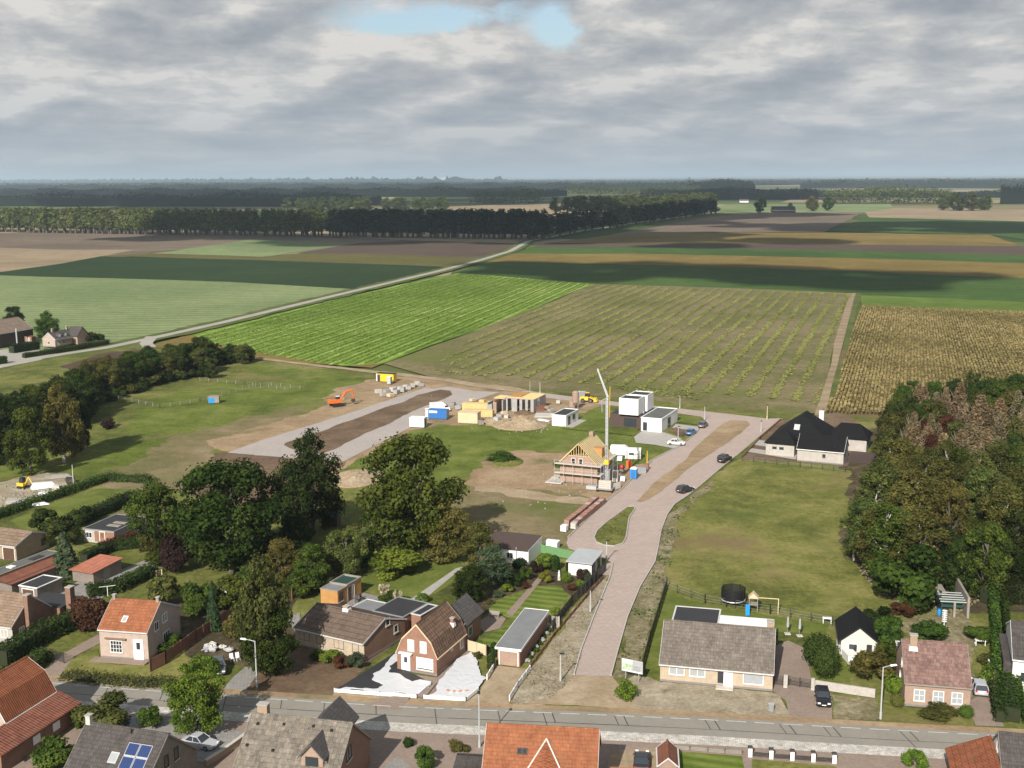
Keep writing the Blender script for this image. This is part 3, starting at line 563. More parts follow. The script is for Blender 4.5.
patch('path', 'paved garden path crossing the verge to the road', [(437, 683), (425, 698), (410, 698), (400, 711), (368, 708), (376, 699), (414, 694)], GR['yardpaver'], dz=0.003)

print('ZEND', ZL)
# ------------------------------------------------------------------ building kit
MT = dict(
 white=plain('white_paint', (0.78, 0.77, 0.75), 0.55, 0.05), offwhite=plain('offwhite_render', (0.66, 0.64, 0.60), 0.8, 0.07), cream=plain('cream_render', (0.56, 0.53, 0.475), 0.85, 0.08),
 glass=plain('window_glass', (0.035, 0.042, 0.05), 0.08, 0.1, 0.6, spec=0.6), curtain=plain('curtained_glass', (0.33, 0.345, 0.36), 0.25, 0.12, 2.0, spec=0.6),
 shutter=plain('white_shutter', (0.82, 0.82, 0.80), 0.5, 0.03), darkframe=plain('dark_frame', (0.05, 0.045, 0.042), 0.5), darkdoor=plain('brown_door', (0.10, 0.055, 0.035), 0.6),
 pinkwall=bricks('pale_pink_brick', (0.47, 0.36, 0.30), (0.40, 0.30, 0.25)), tanbrick=bricks('tan_brick', (0.36, 0.25, 0.155), (0.30, 0.20, 0.12)),
 palletbrick=bricks('stacked_new_brick', (0.36, 0.185, 0.135), (0.27, 0.125, 0.09), (0.4, 0.36, 0.33)), palebrick=bricks('pale_beige_brick', (0.48, 0.38, 0.265), (0.42, 0.33, 0.225)), redbrick=bricks('red_brick', (0.285, 0.138, 0.088), (0.23, 0.108, 0.068), (0.26, 0.2, 0.16)),
 brownbrick=bricks('brown_brick', (0.245, 0.13, 0.085), (0.19, 0.10, 0.065), (0.22, 0.18, 0.15)), greybrick=bricks('grey_brown_brick', (0.185, 0.145, 0.12), (0.15, 0.115, 0.095)),
 whitebrick=bricks('whitish_brick', (0.47, 0.435, 0.40), (0.40, 0.37, 0.335)), rawbrick=bricks('raw_orange_brick', (0.36, 0.23, 0.165), (0.30, 0.185, 0.13)),
 block=bricks('grey_block', (0.36, 0.34, 0.33), (0.30, 0.285, 0.275), bw=0.5, bh=0.25),
 orange_x=tiles('orange_tiles', (0.31, 0.122, 0.058), (0.25, 0.09, 0.043), 'x', moss=(0.24, 0.12, 0.05), mortar=(0.15, 0.05, 0.025)), orange_y=tiles('orange_tiles_across', (0.30, 0.105, 0.05), (0.24, 0.08, 0.038), 'y', mortar=(0.12, 0.04, 0.02), moss=(0.2, 0.1, 0.05)),
 red_y=tiles('dull_red_tiles', (0.25, 0.095, 0.06), (0.20, 0.075, 0.048), 'y', mortar=(0.06, 0.03, 0.02), tw=0.4, moss=(0.17, 0.12, 0.085)),
 brown_x=tiles('brown_tiles', (0.155, 0.112, 0.085), (0.125, 0.09, 0.068), 'x', tw=0.33, th=0.4, moss=(0.17, 0.13, 0.09)), brown_y=tiles('brown_pantiles', (0.21, 0.13, 0.088), (0.145, 0.09, 0.06), 'y', tw=0.62, th=0.5, msize=0.05, mortar=(0.07, 0.045, 0.03)),
 grey_x=tiles('grey_brown_tiles', (0.185, 0.158, 0.132), (0.135, 0.117, 0.10), 'x', tw=0.33, th=0.38, mortar=(0.07, 0.06, 0.05), moss=(0.13, 0.105, 0.08), var=0.7),
 warmgrey_x=tiles('weathered_grey_tiles', (0.20, 0.175, 0.145), (0.13, 0.113, 0.095), 'x', tw=0.42, th=0.45, mortar=(0.085, 0.07, 0.055), moss=(0.20, 0.16, 0.10), var=0.8),
 purple_x=tiles('red_brown_tiles', (0.235, 0.145, 0.12), (0.145, 0.088, 0.075), 'x', tw=0.35, th=0.36, mortar=(0.085, 0.06, 0.05), moss=(0.28, 0.19, 0.155), var=0.6),
 slate_x=tiles('dark_slate_tiles', (0.088, 0.077, 0.072), (0.066, 0.058, 0.055), 'x', tw=0.3, th=0.35, moss=(0.13, 0.105, 0.09)), slate_y=tiles('dark_slate_across', (0.12, 0.11, 0.105), (0.09, 0.083, 0.08), 'y', tw=0.3, th=0.35),
 black_x=tiles('black_tiles', (0.011, 0.011, 0.012), (0.008, 0.008, 0.009), 'x', mortar=(0.004, 0.004, 0.004), rough=0.85, var=0.2), black_y=tiles('black_tiles_across', (0.011, 0.011, 0.012), (0.008, 0.008, 0.009), 'y', mortar=(0.004, 0.004, 0.004), rough=0.85, var=0.2),
 tan_x=tiles('tan_brown_tiles', (0.27, 0.19, 0.13), (0.21, 0.15, 0.105), 'x', moss=(0.16, 0.12, 0.09)), barn=tiles('barn_sheeting', (0.22, 0.165, 0.125), (0.19, 0.145, 0.11), 'x', tw=0.9, th=3.0),
 redsheet=tiles('red_roof_sheets', (0.42, 0.16, 0.10), (0.36, 0.13, 0.08), 'x', tw=1.0, th=8.0, moss=(0.30, 0.17, 0.12)),
 bitumen=plain('black_bitumen', (0.032, 0.032, 0.035), 0.8, 0.2, 0.7), bitumen_grey=plain('grey_roofing', (0.19, 0.195, 0.20), 0.8, 0.15, 0.6), greyroof=plain('grey_green_roofing', (0.11, 0.115, 0.105), 0.85, 0.2, 0.5),
 zinc=plain('zinc_sheet', (0.45, 0.47, 0.48), 0.5, 0.12, 0.8, metal=0.2), gutter=plain('pale_gutter', (0.55, 0.54, 0.52), 0.6), steel=plain('grey_steel', (0.30, 0.31, 0.32), 0.5, 0.12, metal=0.3), galv=plain('galvanised_steel', (0.52, 0.53, 0.53), 0.45, 0.1, metal=0.3),
 wood=plain('orange_wood', (0.42, 0.22, 0.075), 0.7, 0.2, 1.0), battens=tiles('roof_battens', (0.50, 0.38, 0.15), (0.36, 0.34, 0.14), 'y', tw=0.75, th=0.36, mortar=(0.20, 0.15, 0.06), msize=0.055, var=0.4), timber=plain('new_timber', (0.60, 0.43, 0.19), 0.8, 0.15, 1.0), paletimber=plain('pale_timber', (0.58, 0.46, 0.30), 0.8, 0.12, 1.0), oldwood=plain('grey_wood', (0.26, 0.235, 0.20), 0.9, 0.2, 1.0), fencewood=plain('red_brown_fence', (0.18, 0.085, 0.055), 0.85, 0.25, 1.0),
 concrete=GR['concrete'], darkgap=plain('dark_opening', (0.02, 0.018, 0.016), 0.9), black=plain('black_paint', (0.018, 0.018, 0.02), 0.4), rubber=plain('rubber', (0.018, 0.018, 0.018), 0.85), chrome=plain('chrome', (0.5, 0.5, 0.5), 0.25, metal=0.9),
 solar=plain('solar_cells', (0.03, 0.05, 0.14), 0.18, 0.1, 2.0, spec=0.7), brownclad=plain('dark_brown_cladding', (0.075, 0.05, 0.042), 0.85, 0.12), greenpaint=plain('green_sheet', (0.13, 0.26, 0.11), 0.7, 0.1), darkgreen=plain('dark_green_boards', (0.02, 0.055, 0.045), 0.7),
 blue=plain('blue_paint', (0.03, 0.15, 0.42), 0.5), brightblue=plain('bright_blue_plastic', (0.02, 0.25, 0.62), 0.45), yellow=plain('yellow_paint', (0.72, 0.46, 0.03), 0.5), orange=plain('orange_paint', (0.62, 0.14, 0.02), 0.5), redpaint=plain('red_paint', (0.45, 0.04, 0.03), 0.5), greyplastic=plain('grey_plastic', (0.35, 0.35, 0.36), 0.6), terracotta=plain('terracotta', (0.42, 0.17, 0.09), 0.8), stone=plain('pale_stone', (0.48, 0.45, 0.40), 0.9, 0.2, 2.0), whiteplastic=plain('white_plastic', (0.80, 0.80, 0.80), 0.45, 0.04), sheet=plain('white_plastic_sheet', (0.60, 0.61, 0.63), 0.4, 0.06, 1.2), blacksheet=plain('black_ground_cloth', (0.03, 0.03, 0.032), 0.7))

MT['plinth'] = plain('plinth_render', (0.20, 0.185, 0.17), 0.9)
_t = MT['sheet'].node_tree; setb(_t, _t.nodes['Principled BSDF'], noise(_t, objvec(_t), 0.7, 4, 0.55, dist=1.0), 0.4, 0.3)
class House:
    """local frame: x along the front wall, y into depth, z up; origin at the front corner on the ground"""
    def __init__(s, name, label, cat, FL, FR, D, rz=None, W=None, group=None):
        a = FL if isinstance(FL, Vector) else G(*FL)
        if FR is not None:
            b = G(*FR); s.rz = math.atan2(b.y - a.y, b.x - a.x) if rz is None else R(rz); s.W = (b - a).length if W is None else W
        else: s.rz = R(rz); s.W = W
        s.D = D; s.o = a; s.root = thing(name, label, cat, (a.x, a.y, 0), s.rz, group)
    def pt(s, x, y):
        c, n = math.cos(s.rz), math.sin(s.rz); return Vector((s.o.x + c * x - n * y, s.o.y + n * x + c * y, 0))
    def loc(s, px, py, z=0.0):
        p = G(px, py, z) - s.o; c, n = math.cos(s.rz), math.sin(s.rz); return c * p.x + n * p.y, -n * p.x + c * p.y
    def hz(s, x, y, py): p = s.pt(x, y); return height_at(p.x, p.y, py)
    def face(s, side):
        return {'front': ((0, 0), (1, 0), (0, -1)), 'right': ((s.W, 0), (0, 1), (1, 0)), 'left': ((0, s.D), (0, -1), (-1, 0)), 'back': ((s.W, s.D), (-1, 0), (0, 1))}[side]
    def bars(s, mb, side, u0, u1, z0, z1, d0, d1):
        o, du, n = s.face(side)
        P = lambda u, d, z: (o[0] + du[0] * u + n[0] * d, o[1] + du[1] * u + n[1] * d, z)
        mb.hull([P(u0, d0, z0), P(u0, d1, z0), P(u1, d1, z0), P(u1, d0, z0)], [P(u0, d0, z1), P(u0, d1, z1), P(u1, d1, z1), P(u1, d0, z1)]); return mb
    def walls(s, prof, axis, mat, base=True):
        mb = MB(); mb.ext(prof, 0, s.W if axis == 'x' else s.D, axis); s.wall = mb.build('wall', mat, s.root)
        if base:
            b = MB(); b.box(-0.03, s.W + 0.03, -0.03, s.D + 0.03, 0, 0.28); b.build('plinth', MT['plinth'], s.root)
        return s.wall
    def roof(s, top, axis, mat, over=0.35, gov=0.25, t=0.16, lift=0.02, name='roof', trim=None):
        """top: roof profile from eave to eave, laid over the walls and past them"""
        p = [Vector((a[0], a[1])) for a in top]; d0 = (p[0] - p[1]).normalized(); d1 = (p[-1] - p[-2]).normalized()
        p[0] = p[0] + d0 * over; p[-1] = p[-1] + d1 * over
        L = s.W if axis == 'x' else s.D
        low = [(q.x, q.y + lift) for q in p]; up = [(q.x, q.y + lift + t) for q in p]; mb = MB()
        for i in range(len(p) - 1):
            mb.ext([low[i], low[i + 1], up[i + 1], up[i]], -gov, L + gov, axis)
        s.roofo = mb.build(name, mat, s.root)
        s.rprof = p; s.raxis = axis
        # ridge tiles / verge boards / gutters
        for q, sg in ((p[0], -1), (p[-1], 1)):
            g = MB()
            x0 = q.x - 0.14 if sg < 0 else q.x + 0.01
            g.ext([(x0, q.y - 0.04), (x0 + 0.13, q.y - 0.04), (x0 + 0.13, q.y + 0.11), (x0, q.y + 0.11)], -gov, L + gov, axis)
            g.build('gutter', trim or MT['gutter'], s.root)
        if len(p) % 2 == 1:
            m = p[len(p) // 2]; r = MB(); rr = 0.13
            r.ext([(m.x - rr, m.y + lift + t - 0.02), (m.x + rr, m.y + lift + t - 0.02), (m.x + rr * .5, m.y + lift + t + 0.09), (m.x - rr * .5, m.y + lift + t + 0.09)], -gov, L + gov, axis)
            o = r.build('ridge', mat, s.roofo)
        for a0 in (-gov - 0.035, L + gov):
            v = MB()
            for i in range(len(p) - 1):
                lo = [(low[i][0], low[i][1] - 0.05), (low[i + 1][0], low[i + 1][1] - 0.05), (up[i + 1][0], up[i + 1][1] + 0.03), (up[i][0], up[i][1] + 0.03)]
                v.ext(lo, a0, a0 + 0.035, axis)
            v.build('verge_board', trim or MT['gutter'], s.roofo)
        return s.roofo
    def roofz(s, q):
        p = s.rprof
        for i in range(len(p) - 1):
            if p[i].x <= q <= p[i + 1].x:
                f = (q - p[i].x) / (p[i + 1].x - p[i].x); return p[i].y + (p[i + 1].y - p[i].y) * f + 0.18
        return p[0].y
    def window(s, side, u, z, w, h, frame='white', pane='glass', nx=2, ny=1, sill=True, name='window', label=None):
        mb = MB(); t = 0.08
        s.bars(mb, side, u - w / 2, u + w / 2, z, z + t, -0.04, 0.06); s.bars(mb, side, u - w / 2, u + w / 2, z + h - t, z + h, -0.04, 0.06)
        for k in range(nx + 1):
            c = u - w / 2 + t / 2 + (w - t) * k / nx; ww = t if k in (0, nx) else t * .7
            s.bars(mb, side, c - ww / 2, c + ww / 2, z + t, z + h - t, -0.04, 0.058)
        for k in range(1, ny):
            c = z + h * k / ny; s.bars(mb, side, u - w / 2 + t, u + w / 2 - t, c - t * .3, c + t * .3, -0.04, 0.054)
        o = mb.build(name, MT[frame], s.root)
        if label: o['label'] = label
        pm = MB(); s.bars(pm, side, u - w / 2 + 0.03, u + w / 2 - 0.03, z + 0.03, z + h - 0.03, -0.03, 0.015); pm.build('pane', MT[pane], o)
        if sill:
            sm = MB(); s.bars(sm, side, u - w / 2 - 0.08, u + w / 2 + 0.08, z - 0.1, z - 0.01, 0.0, 0.13); sm.build('sill', MT['stone'], o)
        return o
    def shutter(s, side, u, z, w, h, mat='shutter', gap=0.0):
        o = s.window(side, u, z, w, h, nx=1, pane='glass'); mb = MB(); n = max(3, int(h / 0.16))
        for k in range(n): s.bars(mb, side, u - w / 2 + 0.06, u + w / 2 - 0.06, z + gap + (h - gap - .05) * k / n, z + gap + (h - gap - .05) * (k + 0.93) / n, 0.02, 0.05)
        mb.build('shutter', MT[mat], o); return o
    def door(s, side, u, w=1.0, h=2.15, mat='white', frame='white', glass=True, z=0.12, name='door'):
        mb = MB(); s.bars(mb, side, u - w / 2, u + w / 2, z, z + h, -0.02, 0.05); o = mb.build(name, MT[mat], s.root)
        f = MB()
        s.bars(f, side, u - w / 2 - 0.1, u - w / 2, z, z + h + 0.1, -0.02, 0.07); s.bars(f, side, u + w / 2, u + w / 2 + 0.1, z, z + h + 0.1, -0.02, 0.07); s.bars(f, side, u - w / 2, u + w / 2, z + h, z + h + 0.1, -0.02, 0.07)
        f.build('door_frame', MT[frame], o)
        if glass:
            g = MB(); s.bars(g, side, u - w * .22, u + w * .22, z + h * .52, z + h * .88, 0.03, 0.06); g.build('pane', MT['glass'], o)
        k = MB(); s.bars(k, side, u + w * .36, u + w * .42, z + 1.0, z + 1.14, 0.04, 0.09); k.build('handle', MT['steel'], o)
        return o
    def garage(s, side, u, w=2.4, h=2.1, mat='darkdoor'):
        mb = MB(); n = 7
        for k in range(n): s.bars(mb, side, u - w / 2, u + w / 2, 0.04 + h * k / n, 0.04 + h * (k + .95) / n, -0.02, 0.045)
        o = mb.build('garage_door', MT[mat], s.root); f = MB()
        for a, b in ((u - w / 2 - .12, u - w / 2), (u + w / 2, u + w / 2 + .12)): s.bars(f, side, a, b, 0.02, h + .16, -0.02, .07)
        s.bars(f, side, u - w / 2, u + w / 2, h + .05, h + .17, -0.02, .07); f.build('door_frame', MT['white'], o)
    def chimney(s, x, y, w=0.6, d=0.6, top=None, h=1.0, mat='brownbrick', z0=None, cap=True, base=None, parent=True):
        q = y if s.raxis == 'x' else x; z = (s.roofz(q) - 0.7) if z0 is None else z0; z1 = (s.roofz(q) + h) if top is None else top
        o = MB().box(x - w / 2, x + w / 2, y - d / 2, y + d / 2, z, z1).build('chimney', MT[mat], s.roofo if parent else s.root)
        if cap: MB().box(x - w / 2 - .07, x + w / 2 + .07, y - d / 2 - .07, y + d / 2 + .07, z1, z1 + 0.1).build('chimney_cap', MT['concrete'], s.roofo if parent else o)
        if base:
            zb = s.roofz(q) - .25; MB().taper(x - w / 2 - .12, x + w / 2 + .12, y - d / 2 - .12, y + d / 2 + .12, zb, zb + .55, .09, .09).build('flashing', MT[base], s.roofo if parent else o)
        return o
    def skylight(s, x, y, w=0.8, l=1.1, frame='white', pane='glass'):
        """a roof window lying in the slope; x, y is its centre in plan"""
        q = y if s.raxis == 'x' else x; e = 0.1; sl = (s.roofz(q + e) - s.roofz(q - e)) / (2 * e); c = 1 / math.hypot(1, sl); hl = l / 2 * c
        def P(a, b, n):   # a along ridge, b up the slope in plan
            z = s.roofz(q) + b * sl + n * c; k = b - n * sl * c
            return (x + a, y + k, z) if s.raxis == 'x' else (x + k, y + a, z)
        mb = MB(); f = 0.09
        for a0, a1, b0, b1 in ((-w / 2, w / 2, -hl, -hl + f), (-w / 2, w / 2, hl - f, hl), (-w / 2, -w / 2 + f, -hl + f, hl - f), (w / 2 - f, w / 2, -hl + f, hl - f)):
            mb.hull([P(a0, b0, -.02), P(a1, b0, -.02), P(a1, b1, -.02), P(a0, b1, -.02)], [P(a0, b0, .09), P(a1, b0, .09), P(a1, b1, .09), P(a0, b1, .09)])
        o = mb.build('skylight', MT[frame], s.roofo)
        MB().hull([P(-w / 2 + .05, -hl + .05, -.01), P(w / 2 - .05, -hl + .05, -.01), P(w / 2 - .05, hl - .05, -.01), P(-w / 2 + .05, hl - .05, -.01)], [P(-w / 2 + .05, -hl + .05, .05), P(w / 2 - .05, -hl + .05, .05), P(w / 2 - .05, hl - .05, .05), P(-w / 2 + .05, hl - .05, .05)]).build('pane' if s.raxis == 'x' else 'pane', MT[pane], o if False else s.roofo)
        return o
    def flatpart(s, x0, x1, y0, y1, h, wall, roof='bitumen', trim='gutter', name='annex', lip=0.12):
        """a flat roofed block with a raised edge"""
        o = MB().box(x0, x1, y0, y1, 0, h).build(name, MT[wall], s.root)
        mb = MB(); e = 0.14; ov = 0.08
        for a, b, c, d in ((x0 - ov, x1 + ov, y0 - ov, y0 + e), (x0 - ov, x1 + ov, y1 - e, y1 + ov), (x0 - ov, x0 + e, y0 + e, y1 - e), (x1 - e, x1 + ov, y0 + e, y1 - e)): mb.box(a, b, c, d, h, h + lip)
        mb.build('roof_edge', MT[trim], o); MB().box(x0 + e, x1 - e, y0 + e, y1 - e, h, h + 0.05).build('flat_roof', MT[roof], o)
        return o

def gable(name, label, cat, FL, FR, D, eave, ridge, axis='x', rpos=0.5, wall='brownbrick', roof='brown_x', eave_b=None, over=0.35, gov=0.25, t=0.16, W=None, rz=None, kink=None, trim=None, group=None, base=True):
    """eave and ridge: metres, or ('px', y) taken at the near end; kink: (fraction, height) for a gambrel"""
    h = House(name, label, cat, FL, FR, D, rz, W, group)
    S = h.D if axis == 'x' else h.W
    def val(v, x, y): return h.hz(x, y, v[1]) if isinstance(v, tuple) else v
    if axis == 'x':
        e = val(eave, h.W, 0); r = val(ridge, h.W, rpos * S)
    else:
        e = val(eave, h.W, 0); r = val(ridge, rpos * S, 0)
    eb = e if eave_b is None else eave_b
    top_ = [(0, e), (rpos * S, r), (S, eb)]
    if kink: kz = val(kink[1], h.W if axis == 'x' else S * (1 - kink[0]), 0); top_ = [(0, e), (kink[0] * S, kz), (rpos * S, r), (S - kink[0] * S, kz), (S, e)]
    h.walls([(0, 0)] + top_ + [(S, 0)], axis, MT[wall], base); h.roof(top_, axis, MT[roof], over, gov, t, trim=MT[trim] if trim else None)
    h.e, h.r = e, r
    return h

def from_right(px, W, rz):
    """front corner on the other side, given the near right one on the ground"""
    b = G(*px); return Vector((b.x - W * math.cos(R(rz)), b.y - W * math.sin(R(rz)), 0))
def hip(mb, x0, x1, y0, y1, e, r, ins, over=0.4, t=0.16, axis='x'):
    """a hipped roof as one closed shell"""
    a = (x0 - over, x1 + over, y0 - over, y1 + over); e0 = e - over * 0.5
    base = [(a[0], a[2]), (a[1], a[2]), (a[1], a[3]), (a[0], a[3])]
    if axis == 'x': rd = [(a[0] + ins, (a[2] + a[3]) / 2), (a[1] - ins, (a[2] + a[3]) / 2)]
    else: rd = [((a[0] + a[1]) / 2, a[2] + ins), ((a[0] + a[1]) / 2, a[3] - ins)]
    b = [(p[0], p[1], e0 + 0.02) for p in base]; m = [(p[0], p[1], e0 + t) for p in base]; rr = [(p[0], p[1], r + t) for p in rd]
    mb.face(b[::-1])
    for i in range(4): j = (i + 1) % 4; mb.face([b[i], b[j], m[j], m[i]])
    if axis == 'x': mb.face([m[0], m[1], rr[1], rr[0]]).face([m[1], m[2], rr[1]]).face([m[2], m[3], rr[0], rr[1]]).face([m[3], m[0], rr[0]])
    else: mb.face([m[0], m[1], rr[0]]).face([m[1], m[2], rr[1], rr[0]]).face([m[2], m[3], rr[1]]).face([m[3], m[0], rr[0], rr[1]])
    return mb
# ------------------------------------------------------------------ village houses
# pale pink house, orange roof
h = gable('brick_house', 'pale pink brick house with orange tile roof and white front door', 'house', (101, 657.5), (149, 661), 9.5, ('px', 632), ('px', 602.5), 'x', 0.42, 'pinkwall', 'orange_x', over=0.25, gov=0.1)
print('H1', h.W, h.e, h.r)
W_ = h.W
h.window('front', W_ * .34, 0.9, 1.75, 1.7, pane='glass', nx=4, ny=3); h.door('front', W_ * .80, 1.25, 2.75, glass=True)
MB().box(W_ * .12, W_ * .56, -.35, -.04, 2.85, 3.0).build('canopy', MT['brownbrick'], h.root)
h.skylight(W_ * .45, 1.3, .75, 1.0, pane='curtain')
h.window('right', 2.6, 3.3, 1.2, 1.3); h.window('right', 5.0, 3.6, 1.4, 1.3, pane='curtain'); h.window('right', 5.2, .9, 1.9, 1.3, nx=3)
for xx in (0.3, W_ - .3): h.chimney(xx, h.D * .42, .4, .4, h=.55, mat='oldwood')
MB().box(-.8, W_ + .1, -1.5, -.05, 0, .09).build('terrace', GR['yardpaver'], h.root)

# long brown bungalow
h = gable('bungalow', 'long brick bungalow with brown tile roof behind bare yard', 'house', (296.3, 645), (364.5, 661.5), 9.6, ('px', 643), ('px', 619), 'x', 0.5, 'brownbrick', 'brown_x', over=0.35, gov=0.12, trim='gutter')
print('H2', h.W, h.e, h.r); W_ = h.W
MB().box(-.04, W_ + .04, -.05, -.031, .3, h.e - .05).build('front_facing', MT['palebrick'], h.root)
for u, w, p in ((.13, 1.9, 'shutter'), (.36, 1.1, 'shutter'), (.64, 1.7, 'glass'), (.88, 1.1, 'shutter')):
    o = h.window('front', W_ * u, .95, w, 1.35, 'darkframe', p, nx=2 if w > 1.3 else 1)
h.window('right', 5.5, 3.2, 1.0, 1.0, 'stone', nx=1); h.window('right', 7.4, 1.5, 1.0, 1.1, 'stone', nx=1)
h.chimney(W_ * .45, h.D * .5, .75, .75, h=.5, mat='terracotta', base='white')
h.flatpart(W_ * .52, W_ * .97, h.D + .05, h.D + 6.5, 2.8, 'redbrick', 'bitumen', 'steel')
h.flatpart(W_ * .18, W_ * .5, h.D + .05, h.D + 4.2, 2.5, 'brownbrick', 'bitumen_grey', 'gutter')
h.flatpart(W_ + .02, W_ + 1.6, h.D + 1.6, h.D + 6, 2.9, 'redbrick', 'bitumen', 'gutter')
# wooden cabin
h = House('garden_cabin', 'flat roofed orange wooden cabin with dark green roof panel', 'cabin', (321, 604.5), (338, 607.5), 6.6)
h.flatpart(0, h.W, 0, 2.6, 2.5, 'wood', 'bitumen_grey', 'oldwood', 'wall'); h.flatpart(0, h.W, 2.62, h.D, 2.5, 'wood', 'darkgreen', 'oldwood', 'rear_wall', .3)
h.window('right', .9, .7, 1.2, 1.4, 'darkdoor', 'glass'); h.door('right', 3.3, 1.0, 2.1, 'darkdoor', 'oldwood'); h.window('right', 4.4, .1, .5, 2.1, 'white', 'glass', 1, sill=False)

# gambrel brick house
h = gable('gambrel_house', 'red brick house with gambrel roof and white shutters beside plastic covered yard', 'house', (397.5, 669.5), (437, 676.3), 9.0, ('px', 657.5), ('px', 625.5), 'y', 0.5, 'redbrick', 'brown_y', over=0.28, gov=0.06, kink=(0.13, ('px', 644)), trim='paletimber')
print('H3', h.W, h.e, h.r); W_ = h.W
for u in (.36, .67): h.shutter('front', W_ * u, h.e + .35, .95, 1.55)
h.shutter('front', W_ * .70, .55, 2.45, 1.7, gap=.25)
h.door('front', W_ * .22, 1.1, 2.1, 'white', 'white')
MB().box(W_ * .07, W_ * .40, -.5, -.02, 2.5, 2.65).build('porch_canopy', MT['white'], h.root)
h.window('right', 7.6, .9, .9, 1.7, nx=1); h.window('right', 4.6, 1.7, .5, .5, nx=1, sill=False)
h.chimney(W_ * .86, 6.6, .5, .5, h=.9, mat='redbrick', base='white')
h.flatpart(W_ * .1, W_ * .92, h.D + .05, h.D + .9, 3.4, 'redbrick', 'bitumen', 'oldwood', 'link_wall')
# its rear wing with dark roof
h2 = h
b = MB().ext([(W_ * .12, 0), (W_ * .12, 3.3), (W_ * .5, 5.4), (W_ * .9, 3.3), (W_ * .9, 0)], 9.96, 15.5, 'y').build('rear_wing', MT['redbrick'], h.root)
rm = MB()
for pr in ([(W_ * .06, 3.05), (W_ * .5, 5.45), (W_ * .5, 5.65), (W_ * .06, 3.25)], [(W_ * .5, 5.45), (W_ * .97, 3.05), (W_ * .97, 3.25), (W_ * .5, 5.65)]): rm.ext(pr, 9.9, 15.8, 'y')
rm.build('wing_roof', MT['slate_y'], b)
wm = MB(); wm.box(W_ * .9 - .02, W_ * .9 + .05, 11.2, 12.4, 1.0, 2.4); wo = wm.build('wing_window', MT['white'], h.root); MB().box(W_ * .9, W_ * .9 + .06, 11.3, 12.3, 1.1, 2.3).build('pane', MT['glass'], wo)

# flat roofed brick garage
h = House('brick_garage', 'long flat roofed red brick garage with pale grey roof', 'garage', (497.5, 664.3), (520, 667), 13.6); W_ = h.W
h1 = h.hz(W_, 0, 650.5); h2_ = h1 + .25; print('garage', W_, h1)
MB().ext([(0, 0), (0, h1), (13.6, h2_), (13.6, 0)], 0, W_, 'x').build('wall', MT['redbrick'], h.root)
MB().ext([(-.25, h1 + .02), (13.8, h2_ + .02), (13.8, h2_ + .2), (-.25, h1 + .2)], -.2, W_ + .2, 'x').build('roof', MT['bitumen_grey'], h.root)
tm = MB()
for a, b_ in ((-.26, -.2), (W_ + .2, W_ + .26)): tm.ext([(-.3, h1 - .05), (13.85, h2_ - .05), (13.85, h2_ + .27), (-.3, h1 + .27)], a, b_, 'x')
tm.box(-.2, W_ + .2, -.31, -.255, h1 - .05, h1 + .26); tm.box(-.2, W_ + .2, 13.8, 13.86, h2_ - .05, h2_ + .27); tm.build('roof_edge', MT['white'], h.root)
h.garage('front', W_ * .5, 2.5, 1.95, 'rawbrick')

# beige bungalow
h = gable('bungalow', 'beige brick bungalow with grey brown tile roof and white windows', 'house', (660, 681), (772.3, 691.5), 10.0, ('px', 672), ('px', 630), 'x', 0.5, 'palebrick', 'grey_x', over=0.45, gov=0.12, eave_b=3.0, trim='gutter')
print('H5', h.W, h.e, h.r); W_ = h.W
for u, w in ((.15, 2.0), (.335, 2.0)): h.window('front', W_ * u, 1.05, w, 1.25, pane='curtain', nx=2)
h.window('front', W_ * .83, .7, 2.55, 1.55, pane='curtain', nx=1)
h.window('front', W_ * .545, .5, .8, 2.0, 'darkframe', 'glass', 1, 2, sill=False); h.door('front', W_ * .61, .95, 2.05, 'white', 'white', glass=False)
MB().box(W_ * .505, W_ * .66, -1.0, -.05, 0, .2).build('doorstep', MT['stone'], h.root)
h.chimney(W_ - .55, h.D * .56, .85, .8, h=1.1, mat='tanbrick', base='offwhite')
h.flatpart(.2, W_ * .46, h.D + .05, h.D + 8.6, 3.2, 'palebrick', 'bitumen', 'gutter'); h.flatpart(W_ * .46 + .05, W_ - .2, h.D + .6, h.D + 6.4, 3.2, 'palebrick', 'white', 'white', 'white_roofed_annex', .05)
h.flatpart(W_ * .2, W_ * .74, h.D + .01, h.D + .55, 3.5, 'palebrick', 'bitumen', 'steel', 'dark_link', .05)

# small rear house with black roof
h = gable('cottage', 'small whitewashed cottage with steep black roof', 'house', (840.5, 656), (877, 662), 7.5, 2.3, ('px', 628), 'y', 0.5, 'cream', 'black_y', over=0.45, gov=0.12, trim='black', rz=-12, W=4.7)
print('H6', h.W, h.e, h.r); W_ = h.W
h.window('front', W_ * .33, .7, 1.2, 1.2, 'white', 'glass', 1); h.window('front', W_ * .78, .9, .7, 1.0, 'darkframe', 'glass', 1)
MB().box(W_ * .13, W_ * .56, -.06, -.035, .3, .75).build('brick_panel', MT['rawbrick'], h.root)
h = House('garden_wall', 'whitewashed low wall and steps beside the black roofed cottage', 'wall', (838, 652), (848, 664), 1.6)
MB().box(0, h.W, 0, 1.4, 0, 1.1).build('wall', MT['offwhite'], h.root); MB().box(-1.3, -.05, .2, 1.4, 0, 2.0).build('pier', MT['offwhite'], h.root); MB().box(h.W + .02, h.W + 1.0, 0, 1.2, 0, .45).build('step', MT['offwhite'], h.root)

